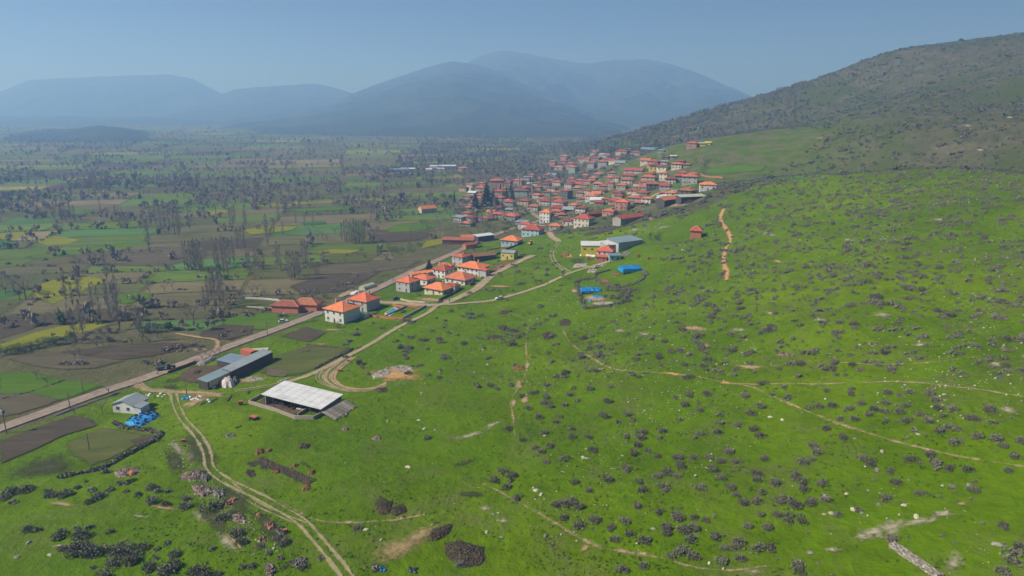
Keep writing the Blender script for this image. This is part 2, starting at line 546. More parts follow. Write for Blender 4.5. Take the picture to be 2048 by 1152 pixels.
# ------------------------------------------------------------------ sheets laid on the ground
def spline(pts, step):
    """smooth polyline through world points (x, y), resampled"""
    P0 = [np.array((p[0], p[1])) for p in pts]
    P0 = [2 * P0[0] - P0[1]] + P0 + [2 * P0[-1] - P0[-2]]
    out = []
    for k in range(1, len(P0) - 2):
        a, b_, c_, d = P0[k - 1:k + 3]
        n = max(2, int(np.linalg.norm(c_ - b_) / step))
        for t in np.arange(n) / n:
            out.append(0.5 * ((2 * b_) + (-a + c_) * t + (2 * a - 5 * b_ + 4 * c_ - d) * t * t + (-a + 3 * b_ - 3 * c_ + d) * t ** 3))
    out.append(P0[-2])
    return np.array(out)
def set_attr(me, name, arr):
    a = me.attributes.new(name, 'FLOAT', 'POINT')
    a.data.foreach_set('value', np.asarray(arr, np.float32).ravel())
def ribbon(name, px, width, mat, lift=0.12, jit=0.12, step=2.0, world_pts=None, kind='structure', seed=0, nc=9):
    w = world_pts if world_pts is not None else [at(u, v) for u, v in px]
    L = spline([(p[0], p[1]) for p in w], step)
    d = np.gradient(L, axis=0); d /= np.linalg.norm(d, axis=1)[:, None] + 1e-9
    nrm = np.column_stack([-d[:, 1], d[:, 0]])
    wd = width / 2 * (1 + jit * 2 * fbm(np.arange(len(L)) * 0.13, np.zeros(len(L)) + seed * 3.7, 40 + seed, 3))
    ac = np.linspace(-1, 1, nc)
    X = L[:, 0, None] + nrm[:, 0, None] * ac[None] * wd[:, None]
    Y = L[:, 1, None] + nrm[:, 1, None] * ac[None] * wd[:, None]
    Z = ground_z(X, Y) + lift
    V = np.column_stack([X.ravel(), Y.ravel(), Z.ravel()])
    i2, j2 = np.meshgrid(np.arange(nc - 1), np.arange(len(L) - 1))
    a0 = (j2 * nc + i2).ravel()
    me = mesh_from(name, V, np.column_stack([a0, a0 + nc, a0 + nc + 1, a0 + 1]), [mat], smooth=True)
    set_attr(me, 'across', np.tile(ac, len(L)))
    return tag(link(name, me), kind=kind)
def in_poly(x, y, poly):
    c = np.zeros(np.shape(x), bool)
    n = len(poly)
    for k in range(n):
        ax, ay = poly[k]; bx, by = poly[(k + 1) % n]
        cond = ((ay > y) != (by > y)) & (x < (bx - ax) * (y - ay) / (by - ay + 1e-12) + ax)
        c ^= cond
    return c
def patch(name, px, mat, lift=0.10, hump=0.0, rough=0.0, rings=7, seg=56, world_pts=None, kind='structure', seed=1, wob=0.06):
    """an irregular sheet (or, with hump, a low mound) inside an outline"""
    w = [(p[0], p[1]) for p in (world_pts if world_pts is not None else [at(u, v) for u, v in px])]
    w = np.array(w); cen = w.mean(0)
    # resample outline by length
    cl = np.vstack([w, w[:1]]); sl = np.concatenate([[0], np.cumsum(np.linalg.norm(np.diff(cl, axis=0), axis=1))])
    tt = np.linspace(0, sl[-1], seg, endpoint=False)
    ox = np.interp(tt, sl, cl[:, 0]); oy = np.interp(tt, sl, cl[:, 1])
    ang = np.linspace(0, 2 * np.pi, seg, endpoint=False)
    k = 1 + wob * 2 * fbm(np.cos(ang) * 2.2 + seed * 5, np.sin(ang) * 2.2, seed, 4)
    ox = cen[0] + (ox - cen[0]) * k; oy = cen[1] + (oy - cen[1]) * k
    V = [(cen[0], cen[1])]; E = [0.0]
    for r in range(1, rings + 1):
        f = (r / rings)
        V += list(zip(cen[0] + (ox - cen[0]) * f, cen[1] + (oy - cen[1]) * f)); E += [f] * seg
    V = np.array(V); E = np.array(E)
    Z = ground_z(V[:, 0], V[:, 1]) + lift
    if hump:
        Z = Z + hump * (1 - E ** 3.2) * (0.75 + 0.9 * (fbm(V[:, 0] / 2.5, V[:, 1] / 2.5, seed + 3, 3) + 0.25)) + rough * fbm(V[:, 0] * 1.1, V[:, 1] * 1.1, seed, 2) * (1 - E ** 4)
        Z = np.where(E >= 0.999, Z - lift - 0.08, Z)
    V = np.column_stack([V, Z])
    Fc = [(0, 1 + k2, 1 + (k2 + 1) % seg) for k2 in range(seg)]
    for r in range(rings - 1):
        o = 1 + r * seg
        Fc += [(o + k2, o + seg + k2, o + seg + (k2 + 1) % seg, o + (k2 + 1) % seg) for k2 in range(seg)]
    me = mesh_from(name, V, Fc, [mat], smooth=not hump or rough == 0)
    set_attr(me, 'edge', E)
    o = link(name, me)
    if kind: o['kind'] = kind
    return o

def sheet_mat(name, stops, scale=0.35, soft=0.35, gap=0.0, ruts=False, solid=False, speck=None, stretch=None):
    """earth on the ground, thinning out raggedly into the turf at its borders"""
    m, nt, bs, out = new_mat(name)
    b = NB(nt); P = b.pos()
    Pn = P
    if stretch is not None:
        mp = b.n('ShaderNodeMapping'); mp.inputs['Rotation'].default_value = (0, 0, stretch[0]); mp.inputs['Scale'].default_value = (stretch[1], stretch[2], 1)
        b.link(P, mp.inputs['Vector']); Pn = mp.outputs[0]
    f = b.noise(Pn, scale, 6, 0.7)
    c = b.ramp(f, stops)
    if speck is not None:
        c = b.mix(b.ramp(b.noise(P, 1.6, 3, 0.6), [(0.58, 0.0), (0.68, 0.85)]), c, speck)
    b.link(c, bs.inputs['Base Color'])
    bs.inputs['Roughness'].default_value = 0.95
    bs.inputs['Specular IOR Level'].default_value = 0.08
    b.bump(b.noise(P, 1.2, 4, 0.7), 0.6, 0.25, bs)
    if solid:
        return m
    tr = b.n('ShaderNodeBsdfTransparent'); mx = b.n('ShaderNodeMixShader')
    na = b.noise(P, 0.7, 5, 0.7)
    nb = b.noise(P, 0.12, 3, 0.6)
    if ruts:
        ac = b.math('ABSOLUTE', b.attr('across')['Fac'])
        d = b.math('ABSOLUTE', b.math('SUBTRACT', ac, 0.52))
        rut = b.math('SUBTRACT', 1.0, b.math('DIVIDE', d, 0.28))            # 1 in the wheel lines
        a = b.math('ADD', b.math('MULTIPLY', rut, 1.25), b.math('MULTIPLY_ADD', na, 2.4, -1.2))
        a = b.math('ADD', a, b.math('MULTIPLY_ADD', nb, 3.2, -1.5))
    else:
        e = b.math('ABSOLUTE', b.math('MAXIMUM', b.math('ABSOLUTE', b.attr('across')['Fac']), b.attr('edge')['Fac']))
        a = b.math('DIVIDE', b.math('SUBTRACT', 1.0, e), soft)
        a = b.math('ADD', a, b.math('MULTIPLY_ADD', na, 2.4, -1.5))
    if gap:
        a = b.math('ADD', a, b.math('MULTIPLY_ADD', nb, gap * 3.0, -gap * 1.9))
    a = b.math('MULTIPLY', a, 1.1, clamp=True)
    b.link(a, mx.inputs[0]); b.link(tr.outputs[0], mx.inputs[1]); b.link(bs.outputs[0], mx.inputs[2])
    b.link(mx.outputs[0], out.inputs['Surface'])
    return m
sheet_mat('road_asphalt', [(0.3, (0.26, 0.20, 0.165)), (0.5, (0.34, 0.265, 0.215)), (0.7, (0.42, 0.33, 0.27))], 0.25, soft=0.12)
sheet_mat('lane_earth', [(0.3, (0.27, 0.21, 0.13)), (0.5, (0.38, 0.30, 0.195)), (0.7, (0.46, 0.38, 0.26))], 0.3, soft=0.3)
sheet_mat('track_ruts', [(0.3, (0.20, 0.20, 0.085)), (0.5, (0.31, 0.285, 0.15)), (0.72, (0.45, 0.36, 0.22))], 0.3, ruts=True)
sheet_mat('foot_path', [(0.3, (0.30, 0.26, 0.12)), (0.5, (0.42, 0.34, 0.18)), (0.7, (0.50, 0.36, 0.20))], 0.25, soft=0.9, gap=0.62)
sheet_mat('bare_earth', [(0.3, (0.26, 0.17, 0.09)), (0.5, (0.38, 0.27, 0.15)), (0.7, (0.50, 0.38, 0.24))], 0.3, soft=0.55)
sheet_mat('orange_earth', [(0.3, (0.38, 0.22, 0.09)), (0.5, (0.52, 0.30, 0.13)), (0.7, (0.55, 0.40, 0.19))], 0.4, soft=0.6)
sheet_mat('red_earth', [(0.3, (0.17, 0.085, 0.045)), (0.5, (0.24, 0.115, 0.06)), (0.7, (0.32, 0.16, 0.085))], 0.4, soft=0.45)
sheet_mat('pale_rock_ground', [(0.3, (0.26, 0.25, 0.16)), (0.5, (0.40, 0.36, 0.25)), (0.7, (0.50, 0.42, 0.31))], 0.5, soft=0.8)
sheet_mat('dung', [(0.3, (0.055, 0.043, 0.030)), (0.5, (0.095, 0.076, 0.048)), (0.7, (0.15, 0.10, 0.06))], 0.7, soft=0.2, speck=(0.17, 0.12, 0.075))
sheet_mat('straw_litter', [(0.3, (0.22, 0.17, 0.08)), (0.5, (0.36, 0.27, 0.13)), (0.72, (0.48, 0.36, 0.20))], 0.22, soft=0.7)
sheet_mat('yard_mud', [(0.3, (0.085, 0.060, 0.042)), (0.5, (0.125, 0.085, 0.058)), (0.7, (0.185, 0.12, 0.075))], 0.3, soft=0.2)
sheet_mat('dark_turf', [(0.3, (0.040, 0.050, 0.020)), (0.5, (0.070, 0.078, 0.030)), (0.7, (0.105, 0.100, 0.05))], 0.3, soft=0.7)
R0 = math.radians(-66)
sheet_mat('field_plough', [(0.3, (0.060, 0.048, 0.034)), (0.5, (0.088, 0.070, 0.048)), (0.7, (0.12, 0.095, 0.065))], 0.35, soft=0.12, stretch=(R0, 0.12, 1.0))
sheet_mat('field_fallow', [(0.3, (0.080, 0.070, 0.042)), (0.5, (0.120, 0.102, 0.062)), (0.7, (0.165, 0.138, 0.085))], 0.25, soft=0.15, stretch=(R0, 0.15, 1.0))
sheet_mat('field_dull_green', [(0.3, (0.070, 0.085, 0.022)), (0.5, (0.100, 0.118, 0.028)), (0.7, (0.140, 0.145, 0.045))], 0.2, soft=0.15, stretch=(R0, 0.2, 1.0))
sheet_mat('field_green', [(0.3, (0.060, 0.135, 0.006)), (0.5, (0.085, 0.165, 0.008)), (0.7, (0.120, 0.195, 0.014))], 0.15, soft=0.12, stretch=(R0, 0.2, 1.0))
sheet_mat('field_teal', [(0.3, (0.045, 0.125, 0.025)), (0.5, (0.060, 0.155, 0.03)), (0.7, (0.085, 0.18, 0.045))], 0.15, soft=0.12, stretch=(R0, 0.2, 1.0))
sheet_mat('field_yellow', [(0.3, (0.165, 0.185, 0.008)), (0.5, (0.215, 0.225, 0.010)), (0.7, (0.27, 0.26, 0.02))], 0.12, soft=0.12, stretch=(R0, 0.2, 1.0))

# parcels of the far plain: one quilted sheet, each field with its own crop colour
CROPS = [((0.105, 0.100, 0.045), 22), ((0.130, 0.112, 0.058), 18), ((0.085, 0.095, 0.032), 14), ((0.095, 0.140, 0.022), 17), ((0.095, 0.155, 0.018), 11),
         ((0.070, 0.150, 0.035), 3), ((0.200, 0.205, 0.020), 7), ((0.075, 0.058, 0.040), 8), ((0.19, 0.15, 0.085), 5)]
_cw = np.array([c[1] for c in CROPS], float); _cw /= _cw.sum()
PARCEL = []
_ca, _sa = math.cos(math.radians(14)), math.sin(math.radians(14))
def bsp(x0, y0, x1, y1, r):
    w, h = x1 - x0, y1 - y0
    cy = (y0 + y1) / 2
    lim = 20 + cy * 0.034
    if w < lim * 2.4 and h < lim * 1.3 or (w < lim * 1.2 or h < lim * 0.6):
        PARCEL.append((x0, y0, x1, y1)); return
    k = 0.35 + 0.3 * r.random()
    if w / 1.7 > h:
        m = x0 + w * k; bsp(x0, y0, m, y1, r); bsp(m, y0, x1, y1, r)
    else:
        m = y0 + h * k; bsp(x0, y0, x1, m, r); bsp(x0, m, x1, y1, r)
bsp(-3600, 330, 1500, 4300, random.Random(5))
def rotp(x, y):
    x = x + 22 * float(fbm(x / 150, y / 150, 71, 2)); y = y + 22 * float(fbm(x / 150, y / 150, 73, 2))
    return _ca * x - _sa * y, _sa * x + _ca * y
pv_, pf_, pc_ = [], [], []
HEDGE = []
for (x0, y0, x1, y1) in PARCEL:
    g = 1.5
    cs = [rotp(x0 + g, y0 + g), rotp(x1 - g, y0 + g), rotp(x1 - g, y1 - g), rotp(x0 + g, y1 - g)]
    ok = True
    for (x, y) in cs:
        if y < 210 or x > np.interp(y, ROAD_Y, ROAD_X) - 6 or abs(x) > 0.80 * y + 160:
            ok = False
    if not ok:
        continue
    o = len(pv_)
    zz = 0.12 + 0.00012 * cs[0][1]
    pv_ += [(c[0], c[1], zz) for c in cs]
    pf_.append((o, o + 1, o + 2, o + 3))
    c = CROPS[rng.choice(len(CROPS), p=_cw)][0]
    k = (0.85 + 0.3 * rng.random()) * 1.12
    pc_ += [(c[0] * k, c[1] * k, c[2] * k, 1)] * 4
    for a, b2 in ((cs[0], cs[1]), (cs[3], cs[0])):
        HEDGE.append((a, b2))
m, nt, bs, out = new_mat('far_fields')
b = NB(nt); P = b.pos()
c = b.attr('crop')['Color']
mp = b.n('ShaderNodeMapping'); mp.inputs['Rotation'].default_value = (0, 0, R0); mp.inputs['Scale'].default_value = (0.15, 1, 1); b.link(P, mp.inputs['Vector'])
c = b.mix(b.ramp(b.noise(mp.outputs[0], 0.12, 5, 0.7), [(0.3, 0.5), (0.6, 0.0)]), c, (0.05, 0.05, 0.025))
c = b.mix(b.ramp(b.noise(P, 0.03, 4, 0.6), [(0.55, 0.0), (0.7, 0.5)]), c, (0.12, 0.115, 0.05))
b.link(c, bs.inputs['Base Color']); bs.inputs['Specular IOR Level'].default_value = 0.05
b.bump(b.noise(P, 0.8, 4, 0.7), 0.6, 0.3, bs)
me = mesh_from('fields', pv_, pf_, ['far_fields'])
ca = me.color_attributes.new('crop', 'FLOAT_COLOR', 'POINT')
ca.data.foreach_set('color', np.array(pc_, np.float32).ravel())
tag(link('fields', me), kind='structure')

# fields near enough to trace
for k, (mt, px) in enumerate([
    ('field_yellow', [(64, 572), (110, 556), (165, 548), (200, 553), (222, 562), (180, 575), (160, 590), (130, 600), (105, 612), (66, 602), (62, 588)]),
    ('field_yellow', [(-10, 692), (60, 667), (110, 654), (200, 642), (232, 645), (200, 660), (150, 668), (80, 690), (-10, 707)]),
    ('field_plough', [(-10, 634), (95, 630), (92, 648), (60, 662), (-10, 684)]),
    ('field_green', [(-10, 745), (60, 742), (120, 756), (215, 772), (150, 797), (60, 815), (-10, 835), (-10, 790)]),
    ('field_fallow', [(-10, 788), (60, 784), (125, 800), (90, 815), (30, 832), (-10, 838)]),
    ('field_plough', [(110, 705), (200, 692), (345, 685), (400, 688), (372, 700), (310, 714), (240, 722), (150, 722)]),
    ('field_fallow', [(0, 718), (90, 700), (180, 712), (260, 722), (200, 740), (130, 742), (60, 735)]),
    ('field_plough', [(568, 574), (640, 552), (770, 541), (735, 562), (690, 585), (600, 592)]),
    ('field_yellow', [(62, 482), (110, 470), (165, 480), (140, 490), (90, 492)]),
    ('field_yellow', [(-10, 468), (50, 462), (70, 470), (20, 480), (-10, 482)]),
    ('field_green', [(40, 514), (120, 506), (225, 488), (312, 482), (312, 490), (232, 497), (120, 515), (48, 521)]),
    ('field_teal', [(-10, 480), (20, 478), (38, 490), (20, 498), (-10, 502)]),
    ('field_teal', [(-10, 582), (40, 575), (44, 590), (-10, 602)]),
    ('field_green', [(230, 592), (265, 584), (312, 586), (300, 597), (245, 612), (228, 604)]),
    ('field_fallow', [(120, 506), (235, 500), (345, 495), (420, 490), (430, 512), (340, 535), (250, 535), (150, 530)]),
    ('field_green', [(762, 462), (800, 447), (850, 443), (884, 452), (840, 463), (775, 466)]),
    ('field_plough', [(748, 470), (840, 465), (875, 470), (830, 484), (760, 486)]),
    ('field_yellow', [(836, 500), (850, 482), (895, 474), (905, 484), (870, 492)]),
    ('field_dull_green', [(640, 512), (700, 505), (770, 508), (740, 525), (650, 530)]),
    ('field_yellow', [(628, 506), (660, 498), (730, 500), (700, 508), (640, 509)]),
    ('field_fallow', [(610, 530), (740, 525), (850, 520), (830, 535), (740, 548), (620, 552)]),
    ('field_green', [(440, 640), (470, 629), (545, 624), (650, 640), (600, 650), (560, 662), (480, 660), (440, 650)]),
    ('field_dull_green', [(470, 610), (500, 602), (560, 605), (552, 618), (480, 618)]),
    ('field_plough', [(392, 668), (440, 648), (512, 652), (505, 668), (460, 682), (400, 676)]),
    ('field_plough', [(556, 674), (612, 653), (655, 664), (640, 676), (618, 686)]),
    ('field_dull_green', [(505, 748), (548, 712), (630, 686), (712, 695), (650, 735), (600, 752), (560, 757)]),
    ('field_fallow', [(530, 738), (560, 738), (590, 745), (570, 756), (530, 752)]),
    ('field_plough', [(-10, 884), (70, 856), (150, 828), (190, 838), (205, 850), (130, 872), (60, 905), (-10, 935)]),
    ('field_dull_green', [(125, 885), (205, 853), (255, 860), (300, 868), (285, 888), (215, 925), (175, 937), (130, 910)]),
    ('field_plough', [(258, 882), (300, 868), (318, 872), (300, 888), (272, 895)]),
    ('dark_turf', [(-10, 945), (60, 912), (125, 898), (180, 925), (165, 950), (90, 962), (-10, 970)]),
    ('yard_mud', [(345, 757), (380, 732), (440, 728), (470, 733), (440, 752), (400, 770), (372, 768)]),
    ('red_earth', [(968, 542), (1000, 522), (1040, 520), (1050, 528), (1012, 542), (985, 548)]),
    ('field_plough', [(1160, 470), (1200, 458), (1290, 440), (1250, 452), (1200, 468), (1165, 474)]),
    ('field_plough', [(1402, 378), (1450, 368), (1500, 366), (1510, 372), (1450, 380)]),
    ('field_green', [(1325, 380), (1350, 366), (1400, 368), (1395, 375), (1345, 384)]),
    ('field_green', [(1535, 362), (1560, 350), (1660, 345), (1640, 353), (1570, 362)]),
    ('field_green', [(1370, 345), (1430, 335), (1540, 332), (1530, 342), (1440, 350)]),
    ('field_yellow', [(500, 412), (560, 405), (640, 403), (690, 398), (690, 404), (600, 410), (520, 417)]), ('field_yellow', [(478, 462), (530, 452), (600, 455), (590, 462), (500, 472)]),
    ('field_green', [(560, 422), (640, 415), (720, 412), (700, 420), (600, 426)]), ('field_teal', [(600, 446), (650, 442), (655, 448), (610, 452)]), ('field_green', [(385, 412), (430, 405), (440, 412), (400, 418)]),
    ('field_yellow', [(400, 425), (440, 420), (470, 424), (420, 432)]), ('field_green', [(100, 425), (160, 420), (200, 424), (150, 432)]), ('field_green', [(640, 395), (700, 390), (720, 393), (660, 398)]),
    ('field_yellow', [(700, 398), (740, 396), (800, 402), (720, 405)]), ('field_green', [(-10, 408), (24, 405), (30, 412), (-10, 416)]), ('field_green', [(240, 362), (350, 358), (360, 364), (250, 368)]),
    ('field_yellow', [(110, 357), (220, 352), (225, 360), (130, 364)]), ('field_dull_green', [(-10, 345), (90, 340), (95, 352), (-10, 358)]), ('field_green', [(800, 350), (900, 346), (905, 352), (820, 356)]), ('field_green', [(690, 355), (730, 352), (735, 357), (695, 360)]),
    ('field_green', [(1210, 300), (1230, 288), (1290, 284), (1280, 294)]),
]):
    patch('field', px, mt, lift=(0.28 if k < 39 else 0.62) + 0.003 * (k % 7), seed=k + 2, wob=0.05, rings=6, seg=64)

# roads and tracks
ribbon('road', [(-90, 893), (0, 858), (90, 826), (200, 786), (290, 757), (400, 716), (460, 693), (550, 660), (640, 626), (700, 601), (760, 575), (830, 541), (905, 508), (960, 483), (1010, 463), (1062, 447), (1110, 430)], 6.4, 'road_asphalt', lift=0.34, jit=0.05)
ribbon('road', [(1062, 447), (1085, 452), (1120, 444), (1180, 430), (1230, 415), (1300, 395), (1345, 375)], 5, 'lane_earth', lift=0.3, seed=3)
ribbon('road', [(1095, 445), (1062, 424), (1048, 412)], 6, 'lane_earth', lift=0.36, seed=4)
ribbon('lane', [(700, 602), (742, 604), (800, 607), (870, 611), (905, 601), (945, 583), (966, 567), (985, 550), (1010, 537), (1040, 523), (1066, 511)], 7.0, 'lane_earth', lift=0.3, seed=5, jit=0.2)
ribbon('lane', [(868, 612), (940, 606), (1000, 598), (1060, 580), (1110, 560), (1160, 540), (1205, 527), (1225, 522)], 4.2, 'lane_earth', lift=0.22, seed=6)
ribbon('dirt_track', [(872, 613), (850, 629), (800, 653), (740, 689), (690, 715), (640, 741), (600, 757), (570, 766)], 3.6, 'lane_earth', lift=0.2, seed=7)
ribbon('dirt_track', [(600, 757), (540, 772), (470, 782)], 3.6, 'track_ruts', lift=0.17, seed=47)
ribbon('dirt_track', [(276, 765), (284, 774), (300, 781), (330, 782), (346, 788), (352, 808), (366, 838), (396, 872), (414, 906), (420, 936), (448, 960), (490, 981), (540, 1006), (600, 1042), (630, 1074), (662, 1112), (700, 1162), (720, 1190)], 3.8, 'track_ruts', lift=0.2, seed=8)
ribbon('lane', [(270, 763), (280, 774), (300, 782), (345, 784), (400, 786), (440, 790)], 4.5, 'bare_earth', lift=0.17, seed=21, jit=0.3)
ribbon('dirt_track', [(470, 972), (520, 988), (570, 1010), (630, 1040), (690, 1046), (740, 1044), (800, 1040), (850, 1030)], 2.2, 'foot_path', lift=0.16, seed=9)
ribbon('dirt_track', [(455, 962), (500, 1000), (560, 1030), (610, 1050)], 2.4, 'track_ruts', lift=0.15, seed=10)
for k, (dx, dy) in enumerate(((0, 0), (7, -1), (14, -3), (-7, 2), (20, -3), (-14, 4))):
    ribbon('wheel_track', [(690 + dx, 716 + dy * 0.4), (664 + dx, 735), (650 + dx, 750), (652 + dx, 762), (672 + dx * 0.8, 774 - dy * 0), (705 + dx * 0.6, 781 - dx * 0.12), (745 + dx * 0.3, 779 - dx * 0.2), (772, 770 - dx * 0.2)], 1.9, 'track_ruts' if k % 2 else 'bare_earth', lift=0.14 + k * 0.012, seed=11 + k, step=1.2)
ribbon('dirt_track', [(1098, 466), (1104, 474), (1118, 482), (1112, 492), (1104, 506), (1108, 522), (1122, 535), (1142, 546)], 3.8, 'track_ruts', lift=0.18, seed=18)
ribbon('lane', [(1080, 462), (1098, 466), (1104, 474), (1118, 483)], 5.5, 'lane_earth', lift=0.2, seed=19)
ribbon('hill_path', [(1125, 660), (1138, 682), (1160, 702), (1200, 726), (1240, 741), (1300, 745), (1380, 752), (1440, 764), (1500, 774), (1560, 800), (1630, 829), (1700, 855), (1800, 886), (1900, 910), (2070, 938)], 2.3, 'foot_path', lift=0.14, seed=22, jit=0.5)
ribbon('hill_path', [(1440, 765), (1520, 769), (1600, 768), (1750, 765), (1850, 767), (1950, 778), (2070, 797)], 1.7, 'foot_path', lift=0.13, seed=23, jit=0.5)
ribbon('hill_path', [(1480, 738), (1600, 725), (1700, 726), (1800, 729), (1880, 724), (1960, 714)], 1.1, 'foot_path', lift=0.12, seed=24, jit=0.6)
ribbon('hill_path', [(1447, 418), (1441, 438), (1452, 458), (1461, 480), (1450, 500), (1447, 522), (1454, 548), (1453, 560)], 3.6, 'orange_earth', lift=0.15, seed=25, jit=0.8, step=1.5)
ribbon('hill_path', [(1056, 655), (1052, 690), (1054, 735), (1042, 768), (1022, 800), (1026, 832), (1030, 875)], 1.8, 'foot_path', lift=0.14, seed=26, jit=0.7)
ribbon('hill_path', [(965, 968), (1010, 990), (1060, 1018), (1110, 1046), (1160, 1076), (1200, 1096), (1260, 1106), (1330, 1119), (1420, 1140), (1540, 1132)], 2.0, 'foot_path', lift=0.14, seed=27, jit=0.4)
ribbon('hill_path', [(960, 604), (1000, 616), (1040, 634), (1066, 646)], 1.8, 'foot_path', lift=0.14, seed=28, jit=0.5)
ribbon('hill_path', [(1180, 300), (1260, 298), (1330, 278), (1388, 265), (1398, 256), (1420, 252)], 4, 'lane_earth', lift=0.6, seed=29, step=5)
ribbon('hill_path', [(1452, 214), (1475, 217), (1505, 225)], 6, 'foot_path', lift=0.9, seed=30, step=5)
ribbon('hill_path', [(352, 668), (400, 676), (430, 680), (436, 690), (432, 700)], 3.2, 'bare_earth', lift=0.36, seed=31)
ribbon('stream', [(130, 690), (165, 672), (205, 655), (232, 648)], 3.0, 'field_fallow', lift=0.33, seed=33)

